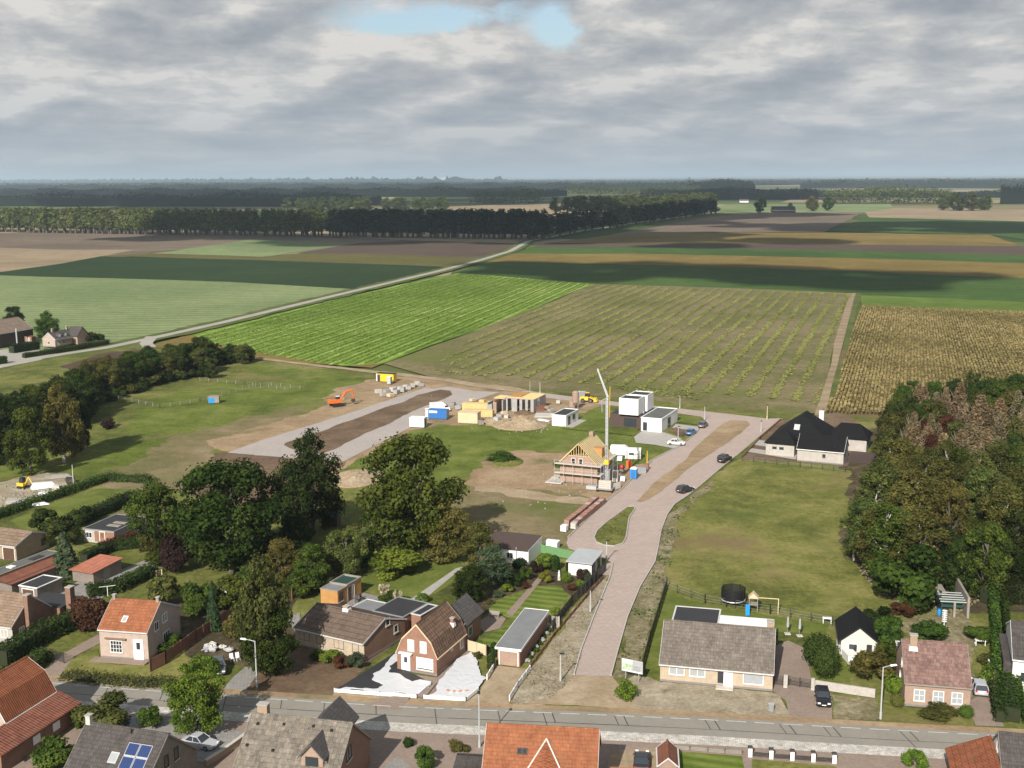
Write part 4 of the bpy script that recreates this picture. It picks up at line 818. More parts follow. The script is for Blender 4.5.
# tiled cottage at the end
h = gable('brick_house', 'pinkish brick cottage with mottled red brown roof and white windows', 'house', (904, 705.5), (969.5, 711), 9.8, ('px', 687), ('px', 645), 'x', 0.5, 'rawbrick', 'purple_x', over=0.3, gov=0.1, trim='oldwood')
print('H7', h.W, h.e, h.r); W_ = h.W
for u in (.225, .515, .80):
    o = h.window('front', W_ * u, .75, 1.3, 1.5, pane='curtain', nx=2, ny=2)
h.chimney(1.2, h.D * .40, .85, .7, h=1.7, mat='tanbrick', base='white')
h.window('left', 5.0, 1.0, 1.2, 1.3, pane='curtain'); h.window('left', 6, 3.6, .8, .9)
g2 = h.flatpart(.3, 3.0, h.D + .02, h.D + 4.0, 2.7, 'greybrick', 'glass', 'gutter', 'glazed_annex')

# far side white wall house
h = gable('house', 'dark roofed house with white gable at the edge of view', 'house', (1011, 690), (1043, 694), 12, 4.2, 6.8, 'x', .5, 'offwhite', 'slate_x', over=.3, gov=.1, trim='white')
h.window('left', 5, 1.2, 1.2, 1.4); h.window('front', 1.5, 1.2, 1.2, 1.4)
MB().box(-1.0, -.05, 1.0, 11.0, 0, 3.2).build('side_annex', MT['slate_x'], h.root)

# row along the near side of the road ---------------------------------
h = gable('brick_house', 'weathered grey tiled house with small dormer and brick chimney', 'house', (234, 803), None, 10.5, 3.2, 7.4, 'x', .5, 'brownbrick', 'warmgrey_x', over=.45, gov=.15, rz=-13, W=11.2, trim='oldwood'); W_ = h.W
print('H10 ridge px', PX(*h.pt(0, 5.25)[:2], h.r + .2), PX(*h.pt(h.W, 5.25)[:2], h.r + .2))
h.chimney(1.1, 5.6, 1.1, .75, h=1.2, mat='tanbrick')
h.window('right', 4.2, 3.9, 1.5, 1.5, 'darkframe', 'glass', 2)
for x, y in ((1.0, 4.3), (3.9, 4.5), (7.2, 4.6), (9.3, 4.4), (3.6, 2.2), (.6, 2.4)):
    MB().box(x - .13, x + .13, y - .15, y + .15, h.roofz(y) - .05, h.roofz(y) + .16).build('roof_vent', MT['darkgap'], h.roofo)
# gabled dormer on the slope facing out
x0, x1, y0 = 7.1, 9.5, 1.3; zt = h.roofz(y0) + 1.0; zr = zt + 1.35; yb = 4.4
d = MB().ext([(x0, h.roofz(y0) - 1.2), (x0, zt), ((x0 + x1) / 2, zr), (x1, zt), (x1, h.roofz(y0) - 1.2)], y0, yb, 'y').build('dormer', MT['rawbrick'], h.root)
dm = MB(); xm = (x0 + x1) / 2
for pr in ([(x0 - .3, zt - .3), (xm, zr + .02), (xm, zr + .2), (x0 - .3, zt - .12)], [(xm, zr + .02), (x1 + .3, zt - .3), (x1 + .3, zt - .12), (xm, zr + .2)]): dm.ext(pr, y0 - .3, yb + .6, 'y')
dm.build('dormer_roof', MT['slate_y'], d)
MB().box(x0 + .5, x1 - .5, y0 - .07, y0 - .01, zt - 1.0, zt).build('dormer_window', MT['glass'], d)
# cross gable rising behind the ridge
d = MB().ext([(5.6, 3.2), (5.6, 5.2), (7.4, 7.0), (9.2, 5.2), (9.2, 3.2)], 6.2, 11.3, 'y').build('rear_gable', MT['brownbrick'], h.root); dm = MB()
for pr in ([(5.2, 4.9), (7.4, 7.1), (7.4, 7.3), (5.2, 5.1)], [(7.4, 7.1), (9.6, 4.9), (9.6, 5.1), (7.4, 7.3)]): dm.ext(pr, 5.6, 11.7, 'y')
dm.build('rear_gable_roof', MT['slate_y'], d)

h = gable('brick_house', 'house with orange tile roof and small hipped dormer gable', 'house', (482, 812), None, 9.5, 3.2, 7.2, 'x', .5, 'tanbrick', 'orange_x', over=.45, gov=.12, rz=-7, W=11.6, trim='cream'); H9 = h
print('H9 ridge px', PX(*h.pt(0, 4.75)[:2], h.r + .2), PX(*h.pt(h.W, 4.75)[:2], h.r + .2))
xm = 6.3; y0 = .2; zr = h.roofz(3.6); d = MB(); zt = h.roofz(y0)
d.face([(xm, 3.6, zr + .12), (xm - 2.6, y0 - .6, zt - .2), (xm, y0 - .6, zt + .9)]).face([(xm, 3.6, zr + .12), (xm, y0 - .6, zt + .9), (xm + 2.6, y0 - .6, zt - .2)])
d = d.build('hipped_dormer', MT['orange_y'], h.roofo)
rb = MB()
for sx in (-1, 1): rb.tube((xm, 3.62, zr + .16), (xm + sx * 2.62, y0 - .6, zt - .16), .09)
rb.build('hip_tiles', MT['cream'], h.roofo)
for x in (3.6, 4.15): h.skylight(x, 2.6, .5, .7, 'darkframe', 'glass')

h = gable('brick_house', 'dark tiled house with solar panels on its roof', 'house', (62, 812), None, 10, 3.4, 7.4, 'x', .5, 'greybrick', 'slate_x', over=.45, gov=.15, rz=-17, W=9.6, trim='oldwood'); W_ = h.W
print('A2 ridge px', PX(*h.pt(0, 5)[:2], h.r + .2), PX(*h.pt(h.W, 5)[:2], h.r + .2))
h.chimney(.2, 5.0, .55, .55, h=.75, mat='stone')
sl = (h.r - h.e) / 5.0
for i in range(2):
    for j in range(3):
        xa = 5.9 + i * 1.45; ya = 3.75 - j * 1.15; P = lambda x, y, n: (x, y, h.roofz(y) + n)
        pn = MB().hull([P(xa, ya - 1.08, .03), P(xa + 1.38, ya - 1.08, .03), P(xa + 1.38, ya, .03), P(xa, ya, .03)], [P(xa, ya - 1.08, .12), P(xa + 1.38, ya - 1.08, .12), P(xa + 1.38, ya, .12), P(xa, ya, .12)]).build('solar_panel', MT['galv'], h.root)
        MB().hull([P(xa + .06, ya - 1.02, .10), P(xa + 1.32, ya - 1.02, .10), P(xa + 1.32, ya - .06, .10), P(xa + .06, ya - .06, .10)], [P(xa + .06, ya - 1.02, .14), P(xa + 1.32, ya - 1.02, .14), P(xa + 1.32, ya - .06, .14), P(xa + .06, ya - .06, .14)]).build('solar_cells', MT['solar'], pn)
h.skylight(4.9, 2.4, 1.0, 1.2, 'galv', 'curtain')
MB().tube((5.6, 4.6, h.roofz(4.6) - .1), (5.6, 4.6, h.roofz(4.6) + .5), .07).build('vent_pipe', MT['black'], h.roofo)
h.window('right', 4.6, 4.0, .8, 1.4, 'darkframe', 'glass', 1); h.window('right', 6.4, 4.0, .8, 1.4, 'darkframe', 'glass', 1)

# bottom corner house, orange gambrel roof with a tiled lean-to
fl = from_right((9, 752), 7.4, -17)
h = gable('gambrel_house', 'pink house with bright orange gambrel roof and long dull red lean-to', 'house', fl, None, 8.2, 3.7, 7.4, 'y', .5, 'pinkwall', 'orange_y', over=.25, gov=.25, W=7.4, rz=-17, kink=(.17, 5.9), trim='gutter'); W_ = h.W
print('A1 far apex', PX(*h.pt(W_ / 2, 8.2)[:2], h.r), 'kink', PX(*h.pt(W_ * .83, 8.2)[:2], 6.3), 'eave', PX(*h.pt(W_, 8.2)[:2], 3.9))
l = MB().box(W_ + .02, W_ + 2.9, -4.5, 8.4, 0, 2.35).build('lean_to_wall', MT['brownbrick'], h.root)
MB().ext([(W_ + .03, 3.45), (W_ + 3.3, 2.25), (W_ + 3.3, 2.42), (W_ + .03, 3.62)], -4.9, 8.8, 'y').build('lean_to_roof', MT['red_y'], l)
for yy in (1.2, 4.6): wm = MB().box(W_ + 2.88, W_ + 2.95, yy - .6, yy + .6, .9, 1.9).build('lean_to_window', MT['white'], l)

# bottom far corner house
h = gable('brick_house', 'dark tiled house with white gable and orange side roof', 'house', (1002, 820), None, 9.5, 3.4, 7.0, 'x', .5, 'offwhite', 'slate_x', over=.4, gov=.12, W=10, rz=-14, trim='oldwood')
print('H11 apex', PX(*h.pt(0, 4.75)[:2], h.r))
l = MB().box(-4.2, -.05, 1.0, 8.6, 0, 2.7).build('side_wing', MT['brownbrick'], h.root); rm = MB()
rm.hull([(-4.6, .5, 2.55), (-.06, .5, 4.6), (-.06, 9.0, 4.6), (-4.6, 9.0, 2.55)], [(-4.6, .5, 2.73), (-.06, .5, 4.78), (-.06, 9.0, 4.78), (-4.6, 9.0, 2.73)]); rm.build('wing_roof', MT['orange_y'], l)
h.window('left', 4.4, 5.0, .8, 1.1, 'white', 'glass', 1)

# houses and sheds at the village's other end -------------------------
fl = from_right((13.5, 645), 9, -18)
h = gable('brick_house', 'dark brick house with tan roof and tall wall chimney', 'house', fl, None, 8.0, 2.7, ('px', 596), 'x', .5, 'brownbrick', 'tan_x', over=.3, gov=.1, W=9, rz=-18); W_ = h.W
MB().box(-.04, W_ + .02, -.05, -.031, .3, 2.6).build('front_facing', MT['whitebrick'], h.root)
h.window('front', W_ - 1.4, .9, 1.2, 1.3); h.window('right', 1.8, .8, 1.1, 1.2, pane='curtain')
h.chimney(W_ + .42, 2.9, .75, .85, top=h.r + .6, mat='brownbrick', z0=0); h.chimney(W_ + 2.2, 9.6, .9, 1.0, top=5.4, mat='brownbrick', z0=0)
b = MB().box(W_ * .5, W_ + 1.5, 8.05, 12.5, 0, 2.6).build('rear_wing', MT['brownbrick'], h.root); MB().box(W_ * .5 - .2, W_ + 1.8, 8.1, 12.8, 2.62, 2.8).build('flat_roof', MT['bitumen'], b)

fl = from_right((17, 561), 9, -20)
h = gable('brick_house', 'tan brick garage house with two dark garage doors', 'house', fl, None, 7.8, 2.6, ('px', 532.5), 'x', .5, 'tanbrick', 'tan_x', over=.3, gov=.12, W=9, rz=-20); W_ = h.W
h.garage('front', W_ - 1.6, 2.4, 2.1); h.garage('front', W_ - 5.0, 2.4, 2.1); h.window('right', 6.4, .8, 1.0, 1.3, 'darkframe', nx=1)

h = House('bungalow', 'low bungalow with black flat roof and tan skylights', 'house', (84, 541.5), (110, 548), 9.5, rz=-18, W=6.5); W_ = h.W
h.flatpart(0, W_, 0, h.D, 2.35, 'whitebrick', 'bitumen', 'steel', 'wall'); MB().box(2.4, W_ + .05, -.06, -.02, .3, 2.2).build('brick_panel', MT['redbrick'], h.root)
h.window('front', 1.2, .8, 1.3, 1.1); h.door('front', 4.0, 1.0, 2.0, 'darkdoor')
for yy in (2.6, 4.4): MB().box(3.0, 5.6, yy, yy + 1.0, 2.41, 2.52).build('skylight', MT['oldwood'], h.root)

h = House('shed', 'grey shed with faded red sheet roof', 'shed', (73, 580.5), (93, 586.5), 6.3, rz=-24, W=4.4); W_ = h.W
MB().ext([(0, 0), (0, 1.9), (h.D, 2.3), (h.D, 0)], 0, W_, 'x').build('wall', MT['greybrick'], h.root)
MB().ext([(-.5, 1.9), (h.D + .3, 2.34), (h.D + .3, 2.44), (-.5, 2.0)], -.3, W_ + .3, 'x').build('roof', MT['redsheet'], h.root)
MB().box(W_ - .02, W_ + .05, 2.2, 3.6, .1, 1.9).build('door', MT['oldwood'], h.root)

h = House('long_shed', 'long low brick outbuilding with grey green flat roof and brown sheet lean-to', 'shed', (-14, 592), None, 13.0, rz=-24, W=4.2); W_ = h.W
h.flatpart(0, 2.6, 0, h.D, 2.9, 'redbrick', 'greyroof', 'oldwood', 'wall')
MB().box(2.66, 6.2, -.5, h.D - 1.0, 0, 2.2).build('lean_to_wall', MT['greybrick'], h.root); MB().ext([(2.64, 2.6), (6.4, 2.22), (6.4, 2.36), (2.64, 2.74)], -.8, h.D - .8, 'y').build('lean_to_roof', MT['red_y'], h.root)
MB().box(.7, 1.9, 3.6, 4.6, 2.96, 3.12).build('skylight', MT['white'], h.root); MB().box(.8, 2.0, 8.0, 10.4, 2.955, 3.05).build('skylight', MT['bitumen'], h.root)
h = House('garage', 'small garage with black flat roof and white edge', 'garage', (20, 600), None, 5.2, rz=-22, W=3.6)
h.flatpart(0, h.W, 0, h.D, 2.3, 'greybrick', 'bitumen', 'white', 'wall'); h.garage('front', 1.8, 2.2, 1.9, 'darkdoor')

# farm at the lane
fl = from_right((-11, 349), 15, -22)
h = gable('barn', 'large farm barn with brown sheet roof and dark wall', 'barn', fl, None, 23, 5.2, 9.3, 'y', .5, 'darkgap', 'barn', over=.4, gov=.2, W=15, rz=-22)
mb = MB()
for k in range(30): mb.box(15.02, 15.07, .05 + k * .765, .05 + k * .765 + .7, .1, 5.0)
mb.build('boarding', MT['brownclad'], h.root)
MB().tube((17.2, 12, 0), (17.2, 12, 6.5), .28).build('silo_pipe', MT['galv'], h.root)
h = gable('farmhouse', 'old brick farmhouse with grey roof, dormers and two chimneys', 'house', (43, 346.5), (56, 350.5), 16, 3.0, ('px', 333), 'y', .5, 'pinkwall', 'slate_y', over=.3, gov=.12, rz=-22, W=6.2); W_ = h.W
for yy in (3.2, 6.4):
    d = MB().box(W_ - 2.1, W_ - .5, yy - .7, yy + .7, 3.0, 4.9).build('dormer', MT['slate_y'], h.root); MB().box(W_ - .49, W_ - .42, yy - .5, yy + .5, 3.7, 4.7).build('dormer_window', MT['white'], d)
b = MB().ext([(9.2, 0), (9.2, 3.4), (12.2, 6.4), (15.2, 3.4), (15.2, 0)], W_ * .5, W_ + 2.6, 'x').build('cross_wing', MT['rawbrick'], h.root); rm = MB()
for pr in ([(8.8, 3.1), (12.2, 6.5), (12.2, 6.7), (8.8, 3.3)], [(12.2, 6.5), (15.6, 3.1), (15.6, 3.3), (12.2, 6.7)]): rm.ext(pr, W_ * .5, W_ + 2.9, 'x')
rm.build('wing_roof', MT['slate_x'], b)
for yy in (1.2, 9.0): h.chimney(W_ * .5, yy + 1, .6, .8, h=1.2, mat='rawbrick')
for u in (2.0, 4.6): h.window('right', u, .9, 1.1, 1.3)
h.window('front', W_ * .5, 1.0, 1.1, 1.2); MB().box(W_ + .02, W_ + 1.8, 1.5, 8.5, 2.4, 2.55).build('veranda_roof', MT['slate_x'], h.root)
h = House('brick_hut', 'little red brick outbuilding in front of the barn', 'outbuilding', (25, 343), (32, 342.4), 3.0, rz=-10, W=3.0)
h.flatpart(0, 3, 0, 3, 2.4, 'redbrick', 'bitumen', 'terracotta', 'wall'); h.door('front', 1.5, .9, 2.0, 'white')

# building plots -------------------------------------------------------
h = House('villa', 'new whitish brick villa with steep black tile roofs', 'house', (797, 461), None, 7.0, rz=-24, W=10.2); W_ = h.W
h.walls([(0, 0), (0, 3.0), (3.5, 5.6), (7.0, 3.0), (7.0, 0)], 'x', MT['whitebrick']); h.roof([(0, 3.0), (3.5, 5.6), (7.0, 3.0)], 'x', MT['black_x'], .35, .15, trim=MT['white'])
h.window('front', W_ * .58, 1.3, .7, .8, 'black', 'glass', 1)
ax, ay = h.loc(774, 446); print('villa main', ax, ay)
mx0, mx1, my0, my1 = ax, ax + 13.5, 7.4, 22
b = MB().box(mx0, mx1, my0, my1, 0, 3.0).build('main_wall', MT['whitebrick'], h.root)
hip(MB(), mx0, mx1, my0, my1, 3.0, 8.3, 5.4, .45, axis='y').build('main_roof', MT['black_x'], b)
MB().box(mx0, mx0 + 6.5, 3.5, 7.38, 0, 3.0).build('entrance_wing', MT['whitebrick'], h.root); hip(MB(), mx0, mx0 + 6.5, 3.5, 9, 3.0, 5.6, 3.0, .4).build('entrance_roof', MT['black_x'], h.root)
for u in (2.0, 3.6): wm = MB().box(mx0 + u - .5, mx0 + u + .5, 3.42, 3.49, 1.5, 2.1).build('window', MT['glass'], h.root)
bx, by = h.loc(838, 440); print('villa rear', bx, by)
b = MB().box(mx1 - 1.0, bx + 8.0, 15.0, 22.5, 0, 3.1).build('rear_wing', MT['whitebrick'], h.root); hip(MB(), mx1 - 1.0, bx + 8.0, 15.0, 22.5, 3.1, 5.7, 2.6, .45).build('rear_wing_roof', MT['black_x'], b)
MB().box(mx1 - 4.4, mx1 - 3.3, 20.5, 21.5, 4.0, 7.9).build('chimney', MT['offwhite'], h.root)
MB().box(mx1 + .03, mx1 + .07, 10, 13.5, .1, 2.4).build('sliding_door', MT['darkframe'], h.root)
for u, w in ((9.0, 1.5),): MB().hull([(mx0 + 5.2, 9.3, 4.95), (mx0 + 6.5, 9.3, 4.95), (mx0 + 6.5, 10.4, 6.05), (mx0 + 5.2, 10.4, 6.05)], [(mx0 + 5.2, 9.15, 5.25), (mx0 + 6.5, 9.15, 5.25), (mx0 + 6.5, 10.25, 6.35), (mx0 + 5.2, 10.25, 6.35)]).build('skylight', MT['galv'], h.root)
MB().box(W_ + .1, W_ + 5.5, 3.5, 14.5, 0, .12).build('terrace', MT['brownclad'], h.root)

h = House('modern_house', 'white flat roofed modern house above dark brown ground floor', 'house', (641, 430.8), (659.2, 433.2), 14.5, rz=-24, W=5.4); W_ = h.W
h.flatpart(0, W_, 0, h.D, 3.35, 'white', 'greyroof', 'white', 'wall', .25)
h.window('front', 1.05, .15, 1.1, 2.2, 'darkframe', 'glass', 1, sill=False); h.window('right', 6.6, .15, 2.6, 2.5, 'darkframe', 'glass', 2, sill=False)
ux, uy = h.loc(619, 428); u2, _ = h.loc(636, 431); bx, by = h.loc(609, 427); print('modern', ux, uy, u2, bx, by)
MB().box(bx, -.05, max(by, 2.0), 13.5, 0, 3.4).build('ground_floor', MT['brownclad'], h.root)
h.flatpart(bx + .2, -.1, max(by, 2.0) + .2, 13.3, 3.42, 'brownclad', 'bitumen', 'brownclad', 'lower_roof', .08)
b = MB().box(ux, u2, .9, 6.2, 3.7, 7.7).build('upper_floor', MT['white'], h.root)
b2 = MB().box(ux + .6, u2 + .5, 7.0, 12.4, 3.7, 7.7).build('upper_floor', MT['white'], h.root)
MB().box(ux + .3, u2 - .3, 6.2, 7.0, 3.7, 7.5).build('glazed_link', MT['glass'], h.root)
for bb, x0, x1, y0, y1 in ((b, ux, u2, .9, 6.2), (b2, ux + .6, u2 + .5, 7.0, 12.4)):
    m = MB()
    for a, c, d, e in ((x0, x1, y0, y0 + .2), (x0, x1, y1 - .2, y1), (x0, x0 + .2, y0 + .2, y1 - .2), (x1 - .2, x1, y0 + .2, y1 - .2)): m.box(a, c, d, e, 7.702, 7.95)
    m.build('parapet', MT['white'], bb); MB().box(x0 + .2, x1 - .2, y0 + .2, y1 - .2, 7.702, 7.76).build('flat_roof', MT['bitumen'], bb)
wm = MB().box(ux + 1.0, u2 - .8, max(by, 2.0) - .06, max(by, 2.0) - .01, .4, 2.6).build('window', MT['glass'], h.root)
MB().box(-2.2, -.9, 5, 5.9, 3.5, 4.0).build('roof_unit', MT['galv'], h.root)

h = House('cottage', 'small new white bungalow with black flat roof', 'house', (552, 425.5), (563.5, 428), 9.0, rz=-24, W=3.9)
h.flatpart(0, h.W, 0, h.D, 2.8, 'white', 'bitumen', 'white', 'wall', .2)
h.window('right', 2.2, .15, 1.5, 2.2, 'darkframe', sill=False); h.window('right', 5.6, .9, 1.8, 1.4, 'darkframe'); MB().box(h.W + .02, h.W + 2.2, -.5, h.D + .5, 0, .1).build('terrace', MT['concrete'], h.root)

# gable house going up, with scaffold
h = House('house_under_construction', 'raw brick gable house under construction with bare timber roof', 'house', (560, 481.5), None, 10.5, rz=-22, W=8.3); W_ = h.W
e = h.hz(W_, 0, 465.5); r = h.hz(W_ / 2, 0, 444); print('gabhouse', e, r)
h.walls([(0, 0), (0, e), (W_ * .18, e + (r - e) * .36), (W_ * .82, e + (r - e) * .36), (W_, e), (W_, 0)], 'y', MT['rawbrick'])
h.roof([(0, e), (W_ / 2, r), (W_, e)], 'y', MT['battens'], .45, .25, .1, trim=MT['timber'])
mb = MB()
for k in range(14):
    y = .2 + k * .76
    for (xa, za), (xb, zb) in (((W_ / 2, r + .16), (W_ + .4, e - .2 + .0)), ((W_ / 2, r + .16), (-.4, e - .2))): mb.hull([(xa, y, za), (xb, y, zb + .12), (xb, y + .12, zb + .12), (xa, y + .12, za)], [(xa, y, za + .1), (xb, y, zb + .22), (xb, y + .12, zb + .22), (xa, y + .12, za + .1)])
mb.build('rafters', MT['paletimber'], h.root)
mb = MB(); fr = [(W_ * .2, e + (r - e) * .38), (W_ * .5, r - .2), (W_ * .8, e + (r - e) * .38)]
for f in np.linspace(.24, .76, 9): mb.box(W_ * f - .06, W_ * f + .06, .02, .16, e + (r - e) * .36, e + (r - e) * (1 - abs(f - .5) * 2) - .1)
mb.box(W_ * .2, W_ * .8, .02, .16, e + (r - e) * .37, e + (r - e) * .40); mb.build('gable_frame', MT['timber'], h.root)
for u in (.36, .56): h.window('front', W_ * u, e - .1, .9, 1.25, 'white', 'darkgap', 1, sill=False)
for u in (3, 6.5): h.window('right', u, .8, 1.4, 1.5, 'white', 'darkgap', 1)
d = MB().box(W_ * .72, W_ * .96, 4.2, 6.0, e + .6, e + 2.7).build('dormer', MT['wood'], h.root)
MB().box(W_ / 2 - .45, W_ / 2 + .45, 8.3, 9.3, r - .8, r + .9).build('chimney', MT['rawbrick'], h.root)
# scaffold round the front and the open side
sx = House('scaffold', 'scaffold with pale plank decks around the raw brick gable house', 'scaffold', h.o, None, 10.5, rz=-22, W=W_)
for zz_ in (2.15, 4.15):
    MB().box(-.9, W_ + 1.2, -1.3, -.35, zz_, zz_ + .16).build('deck', MT['stone'], sx.root); MB().box(W_ + .4, W_ + 1.2, -.32, 10.5, zz_, zz_ + .16).build('deck', MT['stone'], sx.root)
for k in range(6):
    x = -.8 + k * (W_ + 2.0) / 5; MB().tube((x, -1.35, 0), (x, -1.35, 5.0), .04).build('pole', MT['galv'], sx.root)
for k in range(4): MB().tube((W_ + 1.25, .5 + k * 3.3, 0), (W_ + 1.25, .5 + k * 3.3, 5.1), .04).build('pole', MT['galv'], sx.root)
for zz_ in (3.1, 5.1):
    MB().tube((-.9, -1.35, zz_ - .1), (W_ + 1.25, -1.35, zz_ - .1), .03).build('rail', MT['galv'], sx.root); MB().tube((W_ + 1.25, -1.35, zz_ - .1), (W_ + 1.25, 10.4, zz_ - .1), .03).build('rail', MT['galv'], sx.root)

# grey block shell
h = House('house_shell', 'half built grey block house shell with open timber top', 'house', (506, 411), None, 9.5, rz=-22, W=8.2); W_ = h.W
mb = MB()
for u0, u1 in ((0, .5), (1.7, 3.3), (4.2, 4.8), (5.7, 6.5), (7.3, 8.2)): mb.box(u0, u1, 0, .3, 0, 3.6)
for a, b_ in ((.302, 3.0), (4.4, 9.5)): mb.box(W_ - .3, W_, a, b_, 0, 3.6); mb.box(0, .3, a, b_, 0, 3.6)
mb.box(.302, W_ - .302, 9.2, 9.5, 0, 3.6); mb.box(3.9, 4.2, .302, 9.198, 0, 3.4); mb.box(0, W_, 0, .3, 3.602, 3.75)
mb.build('wall', MT['block'], h.root)
for k in range(9): MB().box(.1, W_ - .1, .5 + k * 1.03, .72 + k * 1.03, 3.62, 3.84).build('joist', MT['timber'], h.root)
MB().box(.2, W_ * .45, 2.0, 9.0, 3.85, 3.95).build('floor_panel', MT['wood'], h.root)
h = House('house_shell', 'unfinished terracotta and grey block walls beside timber stacks', 'house', (487, 413), None, 9.5, rz=-22, W=4.6)
mb = MB(); mb.box(0, .3, 0, 9, 0, 2.9); mb.box(.302, 4.6, 8.7, 9, 0, 3.6); mb.box(3.2, 3.5, 3, 8.698, 0, 3.2); mb.box(.302, 1.5, 0, .3, 0, 2.4); mb.build('wall', MT['block'], h.root)
mb = MB(); mb.box(1.6, 2.6, .5, .8, 0, 3.1); mb.box(1.6, 1.9, .802, 6, 0, 3.4); mb.build('brick_wall', MT['rawbrick'], h.root)
for k in range(5): MB().box(.3, 3.2, 4 + k * .9, 4.18 + k * .9, 3.42, 3.6).build('joist', MT['timber'], h.root)

# back garden sheds
h = House('carport', 'white carport with pale zinc flat roof at the street', 'carport', (568, 575), (589.5, 579), 6.2, rz=-20, W=3.9); W_ = h.W
MB().box(0, .15, .2, h.D, 0, 2.25).build('wall', MT['white'], h.root); MB().box(.152, W_ - .2, .2, .35, 0, 2.25).build('wall', MT['white'], h.root)
MB().ext([(-.3, 2.28), (h.D + .3, 2.42), (h.D + .3, 2.58), (-.3, 2.44)], -.3, W_ + .3, 'x').build('roof', MT['zinc'], h.root)
for y in (.3, h.D / 2, h.D - .1): MB().box(W_ - .15, W_, y - .07, y + .07, 0, 2.27).build('post', MT['white'], h.root)
MB().box(W_ - 1.5, W_ - .3, 1, 5, 0, .9).build('stored_boxes', MT['oldwood'], h.root)
h = House('shed', 'long garden shed with dark brown roof and white gable end', 'shed', (501, 562), (527, 569), 7.0, rz=-20, W=4.9); W_ = h.W
MB().ext([(0, 0), (0, 2.5), (h.D, 2.9), (h.D, 0)], 0, W_, 'x').build('wall', MT['white'], h.root); MB().ext([(-.4, 2.5), (h.D + .2, 2.93), (h.D + .2, 3.03), (-.4, 2.6)], -3.5, W_ - .05, 'x').build('roof', MT['brownclad'], h.root)
MB().box(-3.3, -.05, .3, h.D - .2, 0, 2.4).build('side_wall', MT['greybrick'], h.root)
h.window('front', 1.6, .8, 1.2, 1.1, 'white'); MB().tube((2.8, -.2, .0), (2.8, -.2, 2.9), .08).build('flue', MT['galv'], h.root)
h = House('storage_box', 'white lidded storage box behind the green sheet fence', 'box', (545, 548.5), (555, 550.5), 1.6, rz=-20, W=2.2)
MB().box(0, 2.2, 0, 1.6, 0, 1.15).build('body', MT['white'], h.root); MB().box(-.06, 2.26, -.06, 1.66, 1.16, 1.28).build('lid', MT['whiteplastic'], h.root)

h = House('open_shed', 'tumbledown open shed of dark green boards with bare roof slats', 'shed', (941, 617), (967, 620), 9.0, rz=-10, W=3.7); W_ = h.W
MB().box(0, .12, .2, 5, 0, 2.3).build('wall', MT['darkgreen'], h.root); MB().box(W_ - .12, W_ + .2, .05, 9, 0, 3.2).build('wall', MT['oldwood'], h.root); MB().box(.122, W_ - .122, 3.5, 3.6, 0, 2.2).build('wall', MT['darkgreen'], h.root)
MB().box(W_ * .5 - .15, W_ * .5 + .15, .1, .4, 0, 2.3).build('post', MT['oldwood'], h.root)
for k in range(5): MB().box(-.2, W_ - .2, .1 + k * 1.0, .22 + k * 1.0, 2.32, 2.44).build('roof_slat', MT['galv'], h.root)
MB().box(-.2, W_ * .4, 4.4, 8.6, 2.0, 2.1).build('roof', MT['oldwood'], h.root)
h = House('shed', 'small black tool shed under the tall trees', 'shed', (322, 526), (337, 525.5), 2.6, rz=-8, W=2.9)
MB().box(0, 2.9, 0, 2.6, 0, 1.7).build('wall', MT['brownclad'], h.root); MB().ext([(-.2, 1.7), (2.8, 1.95), (2.8, 2.05), (-.2, 1.8)], -.2, 3.1, 'x').build('roof', MT['greyroof'], h.root)
h = House('shed', 'small shed with orange tile roof among the trees', 'shed', (240, 571), (256, 574), 4.0, rz=-18, W=3.2)
MB().ext([(0, 0), (0, 2.1), (4, 2.9), (4, 0)], 0, 3.2, 'x').build('wall', MT['brownbrick'], h.root); MB().ext([(-.3, 2.08), (4.2, 2.98), (4.2, 3.1), (-.3, 2.2)], -.2, 3.4, 'x').build('roof', MT['orange_x'], h.root)
# ------------------------------------------------------------------ plants
LF = {}
LF['oak'] = leaf_mat('oak_leaves', (0.025, 0.044, 0.008), (0.10, 0.14, 0.022))
LF['dark'] = leaf_mat('dark_leaves', (0.015, 0.028, 0.007), (0.06, 0.086, 0.018))
LF['lime'] = leaf_mat('yellow_green_leaves', (0.063, 0.087, 0.014), (0.203, 0.217, 0.039))
LF['olive'] = leaf_mat('olive_leaves', (0.048, 0.056, 0.014), (0.161, 0.154, 0.042))
LF['birch'] = leaf_mat('birch_leaves', (0.048, 0.063, 0.017), (0.161, 0.168, 0.042))
LF['brown'] = leaf_mat('dying_needles', (0.135, 0.10, 0.052), (0.33, 0.255, 0.145), 0.2)
LF['farwood'] = leaf_mat('far_wood_leaves', (0.008, 0.014, 0.008), (0.026, 0.037, 0.017), 0.1)
LF['russet'] = leaf_mat('russet_leaves', (0.055, 0.022, 0.014), (0.145, 0.065, 0.035), 0.25)
LF['purple'] = leaf_mat('purple_leaves', (0.030, 0.014, 0.013), (0.075, 0.040, 0.034), 0.2)
LF['green'] = leaf_mat('garden_leaves', (0.031, 0.063, 0.011), (0.119, 0.189, 0.031), 0.25)
LF['vivid'] = leaf_mat('vivid_leaves', (0.070, 0.119, 0.014), (0.238, 0.308, 0.042), 0.2)
LF['gold'] = leaf_mat('golden_leaves', (0.170, 0.160, 0.015), (0.360, 0.320, 0.050), 0.15)
LF['poplar'] = leaf_mat('poplar_leaves', (0.06, 0.08, 0.022), (0.21, 0.235, 0.07), 0.12)
LF['poplar_shaded'] = leaf_mat('shaded_poplar_leaves', (0.012, 0.019, 0.009), (0.036, 0.047, 0.020), 0.18)  # same poplars with the cloud's shade put into the leaf colour
LF['conifer'] = leaf_mat('conifer_needles', (0.020, 0.042, 0.020), (0.070, 0.112, 0.045), 0.2)
